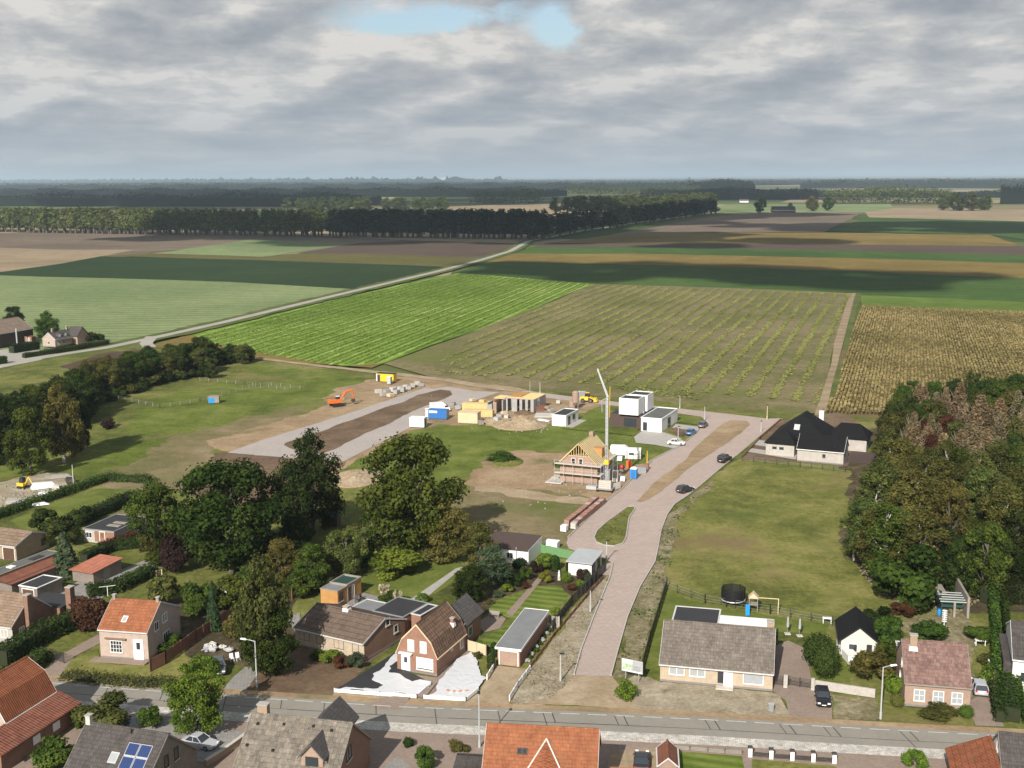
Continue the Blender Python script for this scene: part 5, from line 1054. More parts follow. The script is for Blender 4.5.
LF['blueconifer'] = leaf_mat('grey_green_needles', (0.042, 0.070, 0.039), (0.126, 0.161, 0.077), 0.15)
LF['hedge'] = leaf_mat('hedge_leaves', (0.022, 0.042, 0.011), (0.084, 0.119, 0.025), 0.15)
LF['plume'] = leaf_mat('pampas_plumes', (0.400, 0.340, 0.220), (0.620, 0.550, 0.400), 0.1)
LF['white_flower'] = leaf_mat('white_flowers', (0.450, 0.450, 0.420), (0.720, 0.710, 0.680), 0.1)
LF['bright_crop'] = leaf_mat('bright_crop', (0.125, 0.175, 0.025), (0.29, 0.34, 0.105), 0.0)
LF['grass'] = leaf_mat('grass_blades', (0.075, 0.088, 0.020), (0.20, 0.195, 0.07), 0.0)
LF['drygrass'] = leaf_mat('dry_grass_blades', (0.20, 0.17, 0.10), (0.38, 0.33, 0.21), 0.0)
LF['corn'] = leaf_mat('ripe_corn', (0.17, 0.15, 0.05), (0.46, 0.36, 0.165), 0.0)
LF['swath'] = leaf_mat('cut_grass', (0.20, 0.225, 0.055), (0.40, 0.40, 0.13), 0.0)
BARK = plain('grey_bark', (0.10, 0.085, 0.068), 0.95, 0.25, 2.0); BARKW = plain('pale_bark', (0.42, 0.39, 0.34), 0.9, 0.3, 1.5); BARKB = plain('brown_bark', (0.085, 0.058, 0.04), 0.95, 0.25, 2.0)

HCORE = plain('hedge_inside', (0.022, 0.028, 0.010), 0.95, 0.2)
def leaves_mesh(name, pos, nrm, size, tint, mat, rs, aspect=1.0):
    """many small leaf-clump faces: centres, facing, size and tint"""
    n = len(pos); nrm = nrm / (np.linalg.norm(nrm, axis=1, keepdims=True) + 1e-9)
    ref = rs.normal(size=(n, 3)); u = np.cross(nrm, ref); u /= (np.linalg.norm(u, axis=1, keepdims=True) + 1e-9); w = np.cross(nrm, u)
    s = size.reshape(-1, 1) / 2; a = s * aspect
    j = lambda: 1 + rs.uniform(-.35, .35, (n, 1))
    V = np.stack([pos - u * a * j() - w * s * .55 * j(), pos + u * a * .3 * j() - w * s * j(), pos + u * a * j() + w * s * .5 * j(), pos - u * a * .4 * j() + w * s * j()], axis=1).reshape(-1, 3)
    me = bpy.data.meshes.new(name); me.vertices.add(4 * n); me.loops.add(4 * n); me.polygons.add(n)
    me.vertices.foreach_set('co', V.astype(np.float32).ravel()); me.loops.foreach_set('vertex_index', np.arange(4 * n, dtype=np.int32))
    me.polygons.foreach_set('loop_start', np.arange(0, 4 * n, 4, dtype=np.int32))
    at = me.attributes.new('tint', 'FLOAT', 'FACE'); at.data.foreach_set('value', np.clip(tint, 0, 1).astype(np.float32))
    me.materials.append(mat); me.update(calc_edges=True)
    return me
def puffs(rs, centers, radii, n, size, squash=0.85, rag=0.28):
    """leaf positions on and in a set of uneven clumps"""
    radii = np.asarray(radii); k = rs.choice(len(centers), n, p=radii ** 2 / (radii ** 2).sum())
    d = rs.normal(size=(n, 3)); d /= np.linalg.norm(d, axis=1, keepdims=True)
    r = radii[k] * (1 - rs.exponential(rag * .5, n).clip(0, .8)) * (1 + rs.normal(0, .15, n))
    p = centers[k] + d * r[:, None] * np.array([1, 1, squash])
    nr = d + rs.normal(0, .45, (n, 3)) + np.array([0, 0, .25])
    pt = rs.uniform(.1, .75, len(centers))[k]
    return p, nr, size * rs.uniform(.6, 1.4, n), pt + rs.uniform(-.3, .3, n)
def crown_data(kind, seed):
    """unit plant of height 1: leaf arrays, plus limbs for the trunk"""
    rs = np.random.RandomState(seed); limbs = []
    if kind == 'broad':
        c = []; r = []
        for i in range(95):
            a = rs.uniform(0, 6.28); t = rs.uniform(-1, 1); q = rs.uniform(.2, 1) ** .5 if t < .5 else rs.uniform(0, 1) ** .6
            rad = .37 * math.sqrt(max(0, 1 - (t * .95) ** 2 * .95)) * q; c.append((rad * math.cos(a), rad * math.sin(a), .50 + t * .42)); r.append(rs.uniform(.045, .12))
        c = np.array(c); c[:, 2] += .05 * np.sin(c[:, 0] * 9 + seed); dat = puffs(rs, c, r, 13000, .0235, .85, .4)
        limbs = [(c[i] * np.array([.85, .85, .95]), .010) for i in range(9)]
    elif kind == 'round':
        c = []; r = []
        for i in range(16):
            a = rs.uniform(0, 6.28); t = rs.uniform(-.8, 1); rad = .34 * math.sqrt(max(0, 1 - t * t * .9)); c.append((rad * math.cos(a), rad * math.sin(a), .48 + t * .34)); r.append(rs.uniform(.14, .22))
        dat = puffs(rs, np.array(c), r, 4200, .058)
        limbs = [(np.array(c[i]) * .8, .02) for i in range(4)]
    elif kind == 'clipped':
        c = np.array([(0, 0, .52)]); dat = puffs(rs, c, [.48], 3200, .06, 1.0, .1)
    elif kind == 'poplar':
        c = []; r = []
        for i in range(26):
            z = .16 + .80 * (i + rs.uniform(0, 1)) / 26; w = .13 * min(1, (z - .05) * 4) * (1.0 - max(0, z - .55) * 1.35); a = rs.uniform(0, 6.28)
            c.append((w * .7 * math.cos(a), w * .7 * math.sin(a), z)); r.append(max(.035, w * rs.uniform(.5, .8)))
        dat = puffs(rs, np.array(c), r, 900, .042, 1.3)
    elif kind == 'conifer':
        n = 1500; z = rs.uniform(0, 1, n) ** 1.25 * .96 + .03; a = rs.uniform(0, 6.28, n); tier = .78 + .22 * np.abs(np.sin(z * 26))
        rr = .30 * (1 - z) ** .85 * tier * rs.uniform(.55, 1.05, n) + .01; p = np.stack([rr * np.cos(a), rr * np.sin(a), z], 1)
        nr = np.stack([np.cos(a), np.sin(a), np.full(n, .5)], 1) + rs.normal(0, .4, (n, 3)); dat = (p, nr, .06 * rs.uniform(.6, 1.4, n), rs.uniform(0, 1, n) * .7 + .15)
    elif kind == 'column':
        n = 1100; z = rs.uniform(0.02, 1, n); a = rs.uniform(0, 6.28, n); rr = .13 * np.minimum(1, (1.02 - z) * 5) * rs.uniform(.7, 1.05, n); p = np.stack([rr * np.cos(a), rr * np.sin(a), z], 1)
        nr = np.stack([np.cos(a), np.sin(a), np.full(n, .4)], 1) + rs.normal(0, .4, (n, 3)); dat = (p, nr, .06 * rs.uniform(.6, 1.3, n), rs.uniform(.1, .9, n))
    elif kind == 'loose':                       # birches and thin crowned trees
        c = []; r = []
        for i in range(75):
            z = rs.uniform(.2, .98); w = .26 * math.sin(min(1, (z - .12) / .86) * math.pi) ** .6; a = rs.uniform(0, 6.28); q = rs.uniform(.25, 1)
            c.append((w * q * math.cos(a), w * q * math.sin(a), z)); r.append(rs.uniform(.03, .075))
        c = np.array(c); dat = puffs(rs, c, r, 7500, .0185, 1.2, .6); limbs = [(c[i], .006) for i in range(14)]
    elif kind == 'bare':                        # dying, thin, twiggy
        n = 3200; z = rs.uniform(.25, 1, n); a = rs.choice(np.linspace(0, 6.28, 17), n) + rs.normal(0, .2, n); w = .17 * (1.08 - z) ** .7; rr = w * rs.uniform(0.05, 1, n) ** .7
        p = np.stack([rr * np.cos(a), rr * np.sin(a), z - rr * .25], 1); nr = rs.normal(0, 1, (n, 3)); dat = (p, nr, 0.021 * rs.uniform(.5, 1.4, n), rs.uniform(0, 1, n))
        limbs = [(np.array([.12 * math.cos(q), .12 * math.sin(q), zz]), .005) for q, zz in zip(rs.uniform(0, 6.28, 18), rs.uniform(.3, .95, 18))]
    elif kind == 'shrub':
        c = []; r = []
        for i in range(12):
            a = rs.uniform(0, 6.28); rad = rs.uniform(0, .42); c.append((rad * math.cos(a), rad * math.sin(a), rs.uniform(.2, .7))); r.append(rs.uniform(.16, .28))
        dat = puffs(rs, np.array(c), r, 2200, .075)
    elif kind == 'tuft':
        n = 260; a = rs.uniform(0, 6.28, n); z = rs.uniform(0, 1, n); rr = .1 + z * .45 * rs.uniform(.3, 1, n); p = np.stack([rr * np.cos(a), rr * np.sin(a), z * (1 - rr * .5)], 1)
        nr = np.stack([-np.sin(a), np.cos(a), np.full(n, .2)], 1) + rs.normal(0, .3, (n, 3)); dat = (p, nr, .16 * rs.uniform(.6, 1.3, n), rs.uniform(0, 1, n))
    p = dat[0]; p[:, 2] = np.maximum(p[:, 2], .01)
    return dat, limbs
_cache = {}
def crown_mesh(kind, seed, mat):
    k = (kind, seed, mat)
    if k not in _cache:
        (p, nr, sz, ti), limbs = crown_data(kind, seed); rs = np.random.RandomState(seed + 50)
        _cache[k] = leaves_mesh('crown', p, nr, sz, ti, LF[mat], rs)
    return _cache[k]
def trunk_mesh(kind, seed, bark, base_r=.028, top=.8):
    k = ('t', kind, seed, bark.name)
    if k not in _cache:
        _, limbs = crown_data(kind, seed); rnd = random.Random(seed); mb = MB(); pts = [Vector((0, 0, -.01))]
        for i in range(1, 6): pts.append(Vector((rnd.gauss(0, .008) * i, rnd.gauss(0, .008) * i, top * i / 5)))
        for i in range(5): mb.tube(pts[i], pts[i + 1], base_r * (1 - i * .17), base_r * (1 - (i + 1) * .17), 7)
        for c, r in limbs:
            z0 = max(.12, min(top * .92, c[2] - rnd.uniform(.12, .28))); f = z0 / top * 5; i = min(4, int(f)); s = pts[i].lerp(pts[i + 1], f - i); e = Vector(c)
            m = s.lerp(e, .5) + Vector((0, 0, -.02)); mb.tube(s, m, r * 1.3, r, 5); mb.tube(m, e, r, r * .35, 5)
        me = bpy.data.meshes.new('trunk'); me.from_pydata(mb.v, [], mb.f); me.materials.append(bark); _cache[k] = me
    return _cache[k]
_rt = random.Random(5)
def plant(name, label, cat, loc, h, kind='broad', mat='oak', sx=1.0, seed=None, bark=None, group=None, trunk=True, rz=None, lean=0.0):
    """one plant: crown and trunk under an Empty at its foot"""
    seed = _rt.randrange(4) if seed is None else seed
    o = thing(name, label, cat, loc, _rt.uniform(0, 6.28) if rz is None else rz, group); o.scale = (h * sx, h * sx, h)
    if lean: o.rotation_euler = (lean, 0, o.rotation_euler[2])
    link_mesh('crown' if trunk else 'foliage', crown_mesh(kind, seed, mat), o)
    if trunk: link_mesh('trunk', trunk_mesh(kind, seed, bark or BARK, *((.016, .9) if kind in ('loose', 'bare') else (.028, .8))), o)
    return o
def tree_at(label, base, top, kind='broad', mat='oak', sx=1.0, name='tree', cat='tree', **kw):
    g = G(*base); return plant(name, label, cat, (g.x, g.y, 0), height_at(g.x, g.y, top) / (0.97), kind, mat, sx, **kw)
def bush_at(label, base, wpx, hpx, mat='green', kind='shrub', name='shrub', cat='shrub', **kw):
    """wpx, hpx: its width and height in the picture; base is its foot"""
    g = G(*base); h = height_at(g.x, g.y, base[1] - hpx); w = wpx / (FPX / ((g - Vector((0, 0, CAM_H))).dot(Vector(_f))))
    unit = {'shrub': .95, 'round': .86, 'clipped': .96, 'conifer': .58, 'column': .27, 'tuft': 1.0, 'broad': .82, 'loose': .55}[kind]
    return plant(name, label, cat, (g.x, g.y, 0), h, kind, mat, w / h / unit, trunk=kind in ('broad', 'conifer', 'loose'), **kw)
def hedge(label, px, w, h, mat='hedge', name='hedge', group=None, dens_=1.0, cat='hedge', rag=0.12):
    """a clipped hedge: leaf faces all over a long box that follows the line"""
    pts = [G(*p) for p in px]; rs = np.random.RandomState(int(px[0][0]) + len(label)); P = []; Nn = []
    c = sum(pts, Vector((0, 0, 0))) / len(pts); core = MB()
    for a, b_ in zip(pts[:-1], pts[1:]):
        d = b_ - a; L = d.length; d = d / L; q = Vector((-d.y, d.x, 0)); n = int((L * (w + 2 * h) + 2 * w * h) * 30 * dens_)
        t = rs.uniform(-.02, 1.02, n) * L; side = rs.choice(3, n, p=np.array([h, h, w]) / (2 * h + w))
        off_ = np.where(side == 0, -w / 2, np.where(side == 1, w / 2, rs.uniform(-w / 2, w / 2, n))) + rs.normal(0, rag, n)
        zz_ = np.where(side == 2, h + rs.normal(0, rag, n), rs.uniform(0, h, n)) * (1 + .06 * np.sin(t * .9))
        P.append(np.stack([a.x - c.x + d.x * t + q.x * off_, a.y - c.y + d.y * t + q.y * off_, np.maximum(zz_, .03)], 1))
        Nn.append(np.stack([q.x * np.sign(off_) * (side < 2), q.y * np.sign(off_) * (side < 2), (side == 2) * 1.0 + .15], 1) + rs.normal(0, .45, (n, 3)))
        ww = w * .36
        core.hull([(a - c - q * ww)[:2] + (0,), (b_ - c - q * ww)[:2] + (0,), (b_ - c + q * ww)[:2] + (0,), (a - c + q * ww)[:2] + (0,)], [(a - c - q * ww)[:2] + (h * .86,), (b_ - c - q * ww)[:2] + (h * .86,), (b_ - c + q * ww)[:2] + (h * .86,), (a - c + q * ww)[:2] + (h * .86,)])
    P = np.concatenate(P); Nn = np.concatenate(Nn); n = len(P)
    o = thing(name, label, cat, (c.x, c.y, 0), 0, group)
    link_mesh('foliage', leaves_mesh('foliage', P, Nn, rs.uniform(.14, .32, n), rs.uniform(0, 1, n) * .8 + .2 * np.sin(P[:, 0]), LF[mat], rs), o)
    core.build('branches', HCORE, o)
    return o
# ------------------------------------------------------------------ trees of the middle of the picture
tree_at('big round dark tree between the small lawn and the plum shrub', (159, 552), 482, 'broad', 'oak', 1.0, seed=0)
tree_at('broad oak with a wide crown in front of the earth yard', (232, 572), 464, 'broad', 'oak', 1.15, seed=1)
tree_at('dark oak half behind the broad one nearest the small black shed', (285, 560), 470, 'broad', 'dark', .75, seed=3)
tree_at('tall dark oak standing at the paved loop end', (312, 532), 438, 'broad', 'dark', .85, seed=2)
tree_at('large leafy oak on the open grass plot edge', (414, 556), 439, 'broad', 'oak', 1.0, seed=1)
tree_at('leafy oak leaning against the largest one', (392, 560), 490, 'broad', 'oak', 1.0, seed=0)
tree_at('olive green tree beside the dark roofed garden shed', (448, 562), 502, 'broad', 'olive', .95, seed=2)
tree_at('smaller olive tree at the shed corner near the lawn', (478, 580), 525, 'loose', 'olive', 1.5, seed=1)
tree_at('yellowing tall tree leaning over the rough concrete drive', (266, 672), 562, 'broad', 'olive', .64, seed=3, bark=BARKB)
tree_at('dark leaved tree below the yellowing one by the lamp', (272, 676), 612, 'broad', 'oak', 1.05, seed=1)
tree_at('round tree with yellow patches beside the road and parked cars', (196, 736), 664, 'broad', 'vivid', .95, seed=2)
tree_at('green tree behind the yellowing tree at the orange roofed shed', (280, 588), 540, 'broad', 'olive', .95, seed=0)
tree_at('leafy green tree behind the wooden cabin', (312, 590), 545, 'broad', 'oak', 1.1, seed=2)
tree_at('pale green tree between earth yard and back lawn', (345, 576), 530, 'broad', 'birch', 1.1, seed=1)
tree_at('dark shrubby tree beside the gambrel house rear wing', (470, 602), 566, 'broad', 'dark', 1.25, seed=3)
tree_at('silvery green tree over the garden beds', (492, 590), 548, 'loose', 'blueconifer', 1.7, seed=2)
tree_at('tall thin crowned tree with pale trunk on the meadow edge', (64, 462), 387, 'broad', 'olive', .72, seed=2, bark=BARKW)
tree_at('green tree next to the pale trunked one', (30, 474), 408, 'broad', 'oak', .85, seed=0)
tree_at('dark tree behind the pale trunked one with drooping crown', (80, 452), 400, 'broad', 'dark', .6, seed=3)
bush_at('plum coloured bush under the big round dark tree', (178, 570), 36, 40, 'purple', 'round')
bush_at('russet bush beside the red roofed shed hedge', (92, 628), 36, 34, 'russet', 'round')
bush_at('bright green round bush behind the pale pink house', (199, 614), 34, 36, 'green', 'round')
bush_at('small dark fir behind the red brown fence', (214, 630), 18, 48, 'conifer', 'conifer', 'conifer', 'tree')
bush_at('pale green fir between shed roofs', (66, 576), 34, 44, 'blueconifer', 'conifer', 'conifer', 'tree')
bush_at('round light green bush beside the black roofed low bungalow', (62, 545), 30, 26, 'birch', 'round')
bush_at('dark green bush behind the tan garage house', (46, 535), 26, 28, 'hedge', 'round')
bush_at('dark bush at the end of the long hedge', (82, 525), 20, 20, 'dark', 'round')
bush_at('rounded green shrub at the red brown fence foot', (232, 606), 40, 30, 'oak', 'round')
bush_at('dull green tall shrub beyond the picket posts', (164, 604), 32, 30, 'olive', 'round')
bush_at('low green shrub mass beside the pink house wall', (168, 647), 30, 15, 'oak', 'shrub')
bush_at('bright bush by the road above the round yellow patched tree', (206, 676), 26, 20, 'vivid', 'round')
bush_at('olive bush beside the solar panel house', (106, 727), 52, 32, 'olive', 'round')
bush_at('dark green shrub behind the parked dark car', (150, 728), 24, 22, 'oak', 'round')
bush_at('green shrub between orange lean-to and solar panel house', (52, 768), 46, 34, 'green', 'shrub')
bush_at('green climber at the end of the lean-to wall', (80, 728), 12, 24, 'green', 'shrub')
bush_at('bright yellow green bush beside the bungalow windows', (332, 663), 20, 14, 'vivid', 'round')
bush_at('russet low bush beside the yellow green one', (342, 667), 18, 12, 'russet', 'round')
bush_at('grey green bush at the bungalow corner', (355, 667), 18, 14, 'blueconifer', 'round')
bush_at('low dark bush in the shade of the bungalow', (318, 658), 14, 8, 'green', 'round')
bush_at('pampas grass with tall cream plumes on the back lawn', (384, 598), 12, 16, 'plume', 'tuft', 'pampas_grass', 'plant')
bush_at('second smaller pampas clump nearer the terrace', (398, 603), 9, 14, 'plume', 'tuft', 'pampas_grass', 'plant')
bush_at('green shrub under the pampas plumes', (386, 602), 18, 10, 'green', 'shrub')
bush_at('yellow green spreading shrub on the back lawn', (396, 576), 46, 26, 'vivid', 'round')
bush_at('green shrub at the end of the pale straight path', (422, 602), 12, 10, 'vivid', 'round')
bush_at('round clipped tree by the driveway gate', (825, 677), 24, 36, 'hedge', 'clipped', 'topiary_tree', 'tree')
bush_at('second round clipped tree behind the first', (818, 664), 28, 28, 'hedge', 'clipped', 'topiary_tree', 'tree')
bush_at('green round tree beside the tiled cottage', (888, 652), 30, 38, 'green', 'round', 'tree', 'tree')
bush_at('brownish shrub before the black roofed cottage', (872, 680), 36, 30, 'olive', 'round')
bush_at('dark green shrub under the round tree at the cottage', (886, 668), 24, 28, 'oak', 'round')
bush_at('bright green shrub by the lamp post', (893, 694), 16, 22, 'vivid', 'round')
bush_at('small brown clipped ball bush in the cottage garden', (897, 706), 12, 12, 'olive', 'clipped')
bush_at('low flowering shrub row under the cottage windows', (938, 715), 36, 9, 'olive', 'shrub')
bush_at('round bush at the cottage corner', (966, 717), 13, 11, 'green', 'clipped')
bush_at('green bush behind the tiled cottage chimney', (928, 640), 32, 18, 'green', 'round')
bush_at('low green bush beside the white garden chair', (978, 640), 28, 14, 'green', 'round')
bush_at('brownish bush behind the clipped hedge end', (984, 664), 16, 14, 'olive', 'shrub')
bush_at('dark shrub behind the black roofed cottage', (878, 624), 26, 18, 'dark', 'round')
bush_at('russet bush beside the open shed yard', (902, 616), 22, 16, 'russet', 'round')
bush_at('big leafy green tree at the edge of the wood', (908, 608), 64, 66, 'oak', 'round', 'tree', 'tree')
bush_at('bright weed clump at the foot of the sign', (626, 698), 22, 18, 'vivid', 'shrub')
bush_at('dense bright green bush near the cobbles', (915, 768), 22, 20, 'vivid', 'round')
bush_at('green round bush on the paved forecourt', (425, 768), 20, 22, 'green', 'round')
bush_at('tiny dark bush on the paved forecourt', (409, 747), 10, 10, 'dark', 'round')
bush_at('olive shrub at the orange roof corner', (460, 751), 18, 11, 'olive', 'shrub')
bush_at('low yellowish bush beside the orange side roof', (970, 752), 20, 12, 'vivid', 'shrub')
# garden between the lawns
GB = [('golden bush at the head of the mown lawn', (545, 583), 12, 13, 'gold', 'round'), ('bright green tall bush behind the golden one', (547, 569), 20, 16, 'vivid', 'round'), ('dark column yew beside the tall bright bush', (555, 570), 9, 15, 'dark', 'column'), ('maroon round bush left of the tall bright bush', (536, 572), 13, 12, 'purple', 'round'),
 ('yellow green ball bush near the white statue', (566, 582), 10, 10, 'vivid', 'clipped'), ('dark column yew by the carport wall', (570, 573), 8, 14, 'dark', 'column'), ('dark maroon bush before the carport', (582, 580), 12, 13, 'purple', 'round'), ('red leaved low bush by the fence', (572, 590), 12, 8, 'russet', 'shrub'), ('green ball bush at the garden fence corner', (580, 588), 9, 8, 'vivid', 'round'),
 ('dark rounded bush left of the brick path', (512, 587), 18, 16, 'hedge', 'round'), ('bright small bush below the dark rounded one', (507, 592), 11, 8, 'vivid', 'round'), ('green tree shrub at the top of the path', (526, 580), 12, 14, 'green', 'round'), ('dull red shrub along the brick path', (526, 588), 10, 7, 'russet', 'shrub'), ('small grey green shrub under the silvery tree', (498, 597), 12, 8, 'blueconifer', 'shrub'),
 ('green shrub next to the garage end', (556, 616), 11, 9, 'vivid', 'round'), ('dark column bush at the garage front', (494, 656), 7, 14, 'dark', 'column'), ('green column bush in the small front bed', (479, 650), 7, 10, 'green', 'column'), ('dark clipped bush beside the white picket', (491, 668), 8, 13, 'dark', 'column'), ('low reddish bush in the small front bed', (486, 650), 8, 6, 'russet', 'shrub'), ('yellowish bush in the small front bed', (477, 658), 9, 8, 'olive', 'shrub'),
 ('conifer shrub along the garden fence', (588, 585), 7, 12, 'conifer', 'column'), ('dark shrub by the dark shed wall', (520, 570), 14, 12, 'dark', 'round'), ('leafy shrub under the olive tree', (500, 578), 16, 14, 'oak', 'round'), ('pale leaved small bush by the lawn corner', (490, 604), 9, 6, 'birch', 'shrub')]
for lb, bs, w, h_, mt, kd in GB: bush_at(lb, bs, w, h_, mt, kd)
# white flowering plants beside the garage: a planted row
rnd = random.Random(9)
for k in range(11):
    f = k / 10; bush_at('white flowering plant in the row beside the brick garage', (528 + 23 * f + rnd.uniform(-1, 1), 662 - 34 * f), 6, 5, 'green' if k % 2 else 'white_flower', 'shrub', 'flowering_plant', 'plant', group='white flowering plants along the garage wall')
for lb, bs, w, h_, mt, kd in (('leafy bush at the orange roofed shed', (248, 590), 26, 26, 'oak', 'round'), ('olive bush between the fence and the tall yellowing tree', (236, 640), 26, 24, 'olive', 'round'), ('rounded bush behind the red brown cabin fence', (300, 596), 30, 26, 'oak', 'round'), ('pale bush at the edge of the earth yard', (328, 572), 22, 20, 'birch', 'round'),
 ('green bush below the pale tree on the back lawn', (362, 566), 24, 18, 'green', 'round'), ('dark low bush between the two oaks', (258, 556), 30, 22, 'dark', 'shrub'), ('olive bush at the foot of the largest oak', (440, 562), 30, 24, 'olive', 'round'), ('dark bush at the foot of the dark oak', (300, 545), 28, 22, 'dark', 'round'), ('green undergrowth at the foot of the big round dark tree', (160, 562), 28, 16, 'oak', 'shrub'), ('tangled bush beside the small black shed', (345, 540), 24, 18, 'olive', 'shrub'), ('olive sapling at the back of the vegetable yard', (150, 556), 20, 24, 'olive', 'round')): bush_at(lb, bs, w, h_, mt, kd)
# hedges
hedge('tall dark green clipped hedge beside the paved drive', [(2, 666), (40, 642), (84, 622)], 2.4, 2.4)
hedge('lower part of the hedge near the dark gate', [(-20, 690), (30, 672), (44, 660)], 2.0, 1.6)
hedge('wild green hedge growing along the road verge', [(66, 676), (100, 681), (150, 685), (172, 684)], 2.6, .45, 'olive', rag=.3)
hedge('green hedge behind the picket posts', [(88, 596), (120, 590), (152, 574)], 2.4, 1.6)
hedge('russet beech hedge beside the black roofed low bungalow', [(102, 552), (136, 540)], 1.6, 1.6, 'russet')
hedge('dark hedge below the russet one', [(84, 562), (110, 550), (140, 546)], 2.2, 1.5, 'dark')
hedge('long dark hedge along the narrow lawn', [(44, 534), (90, 519), (134, 500)], 2.6, 1.8, 'dark', rag=.3)
hedge('ragged hedge beside the storage yard', [(-10, 520), (30, 506), (66, 494), (106, 480), (150, 482)], 2.2, 1.3, 'oak', rag=.3)
hedge('tall narrow clipped hedge rising beside the cottage garden', [(995, 690), (996, 650), (993, 612), (990, 596)], .8, 2.8, 'green')
hedge('clipped green hedge block behind the hatchback', [(982, 684), (996, 688)], 1.8, 2.4, 'vivid')
hedge('low hedge beside the brown paved drive', [(1000, 722), (998, 705), (993, 690)], 1.3, 1.5, 'hedge')
hedge('wide green hedge at the neighbouring drive', [(1012, 722), (1010, 700), (1008, 676)], 2.4, 2.0, 'green')
hedge('slim hedge between the far side plots', [(1007, 660), (1006, 628), (1004, 606)], .6, 2.0, 'oak')
hedge('farm garden hedge along the lane', [(24, 358), (50, 354), (80, 349), (108, 344)], 1.6, 1.7, 'hedge')
hedge('taller farm hedge before the barn', [(12, 353), (24, 351), (38, 349)], 3.0, 3.0, 'dark')
hedge('dark hedge stub beside the concrete farmyard', [(-10, 365), (6, 363)], 2.5, 2.6, 'dark')
bush_at('rounded dark bush at the farm garden corner', (92, 342), 12, 10, 'dark', 'round'); bush_at('second dark bush at the farm garden corner', (101, 341), 8, 8, 'dark', 'round')
tree_at('bushy farm tree behind the old farmhouse', (48, 342), 313, 'broad', 'oak', 1.1, seed=2)
tree_at('round farm tree behind the dark barn', (14, 330), 307, 'broad', 'dark', 1.1, seed=1)
bush_at('weedy shrub beside the building plot track', (500, 460), 26, 10, 'green', 'shrub'); bush_at('low weed mound on the grass plot', (560, 466), 12, 6, 'green', 'shrub')

# dark wood belt on the far side of the grazing land
rnd = random.Random(21)
line = [(0, 452), (40, 440), (78, 424), (94, 403), (130, 390), (156, 381.5), (194, 376), (225, 368), (256, 361)]
def on_line(pts, f):
    f = f * (len(pts) - 1); i = min(len(pts) - 2, int(f)); t = f - i; a, b = pts[i], pts[i + 1]; return (a[0] + (b[0] - a[0]) * t, a[1] + (b[1] - a[1]) * t)
for k in range(96):
    f = (k + rnd.uniform(-.6, .6)) / 96; f = min(max(f, 0), 1); x, y = on_line(line, f); back = rnd.uniform(0, 1)
    g = G(x, y); g = g + Vector((-.5, .95, 0)) * (back * 14); h_ = rnd.uniform(7.5, 10.5) * (.62 if f > .86 else 1.0) * (1.0 + .15 * (f < .3))
    m = rnd.choice(['dark', 'dark', 'dark', 'oak', 'olive' if f > .3 else 'dark'])
    plant('tree', {'dark': 'dark crowded tree in the belt along the grazing land', 'oak': 'mid green tree in the belt along the grazing land', 'olive': 'brownish tree in the belt along the grazing land'}[m], 'tree', (g.x, g.y, 0), h_, 'broad', m, rnd.uniform(1.0, 1.4), group='trees in the belt along the grazing land')
for k in range(16):
    g = G(rnd.uniform(-70, 10), rnd.uniform(425, 468)); plant('tree', 'dark crowded tree in the belt along the grazing land', 'tree', (g.x, g.y, 0), rnd.uniform(9, 12), 'broad', 'dark', 1.1, group='trees in the belt along the grazing land')
for k in range(12):
    f = k / 11; x, y = on_line([(98, 402), (132, 390), (158, 381), (205, 373)], f); bush_at('low dark scrub at the foot of the tree belt', (x, y + 2), 18, 12, 'dark' if k % 3 else 'olive', 'shrub', group='scrub under the tree belt')
tree_at('small light green tree ending the tree belt', (211, 378), 364, 'broad', 'birch', 1.3, seed=1)
bush_at('lone brown bush on the grazing land', (108, 428), 16, 10, 'purple', 'shrub')

# the wood beside the building plots: mixed crowns, dying spruces in the middle
BARKN = plain('spruce_bark', (0.20, 0.155, 0.115), 0.95, 0.2, 2.0)
rnd = random.Random(33); placed = []
edge_px = [(852, 562), (860, 543), (871, 520), (879, 495), (884, 470), (887, 445), (908, 420), (960, 414), (1060, 420), (1090, 600), (985, 606), (930, 594), (880, 585)]
EP = [G(*p) for p in edge_px]
def inside(p, poly):
    r_ = False; n = len(poly)
    for i in range(n):
        a, b = poly[i], poly[i - 1]
        if (a.y > p.y) != (b.y > p.y) and p.x < (b.x - a.x) * (p.y - a.y) / (b.y - a.y) + a.x: r_ = not r_
    return r_
xs_ = [p.x for p in EP]; ys_ = [p.y for p in EP]
def wood(label, p, h_, kind, mat, sx, bark): plant('tree', label, 'tree', (p.x, p.y, 0), h_, kind, mat, sx, bark=bark, group='trees of the mixed wood', seed=rnd.randrange(4))
tries = 0
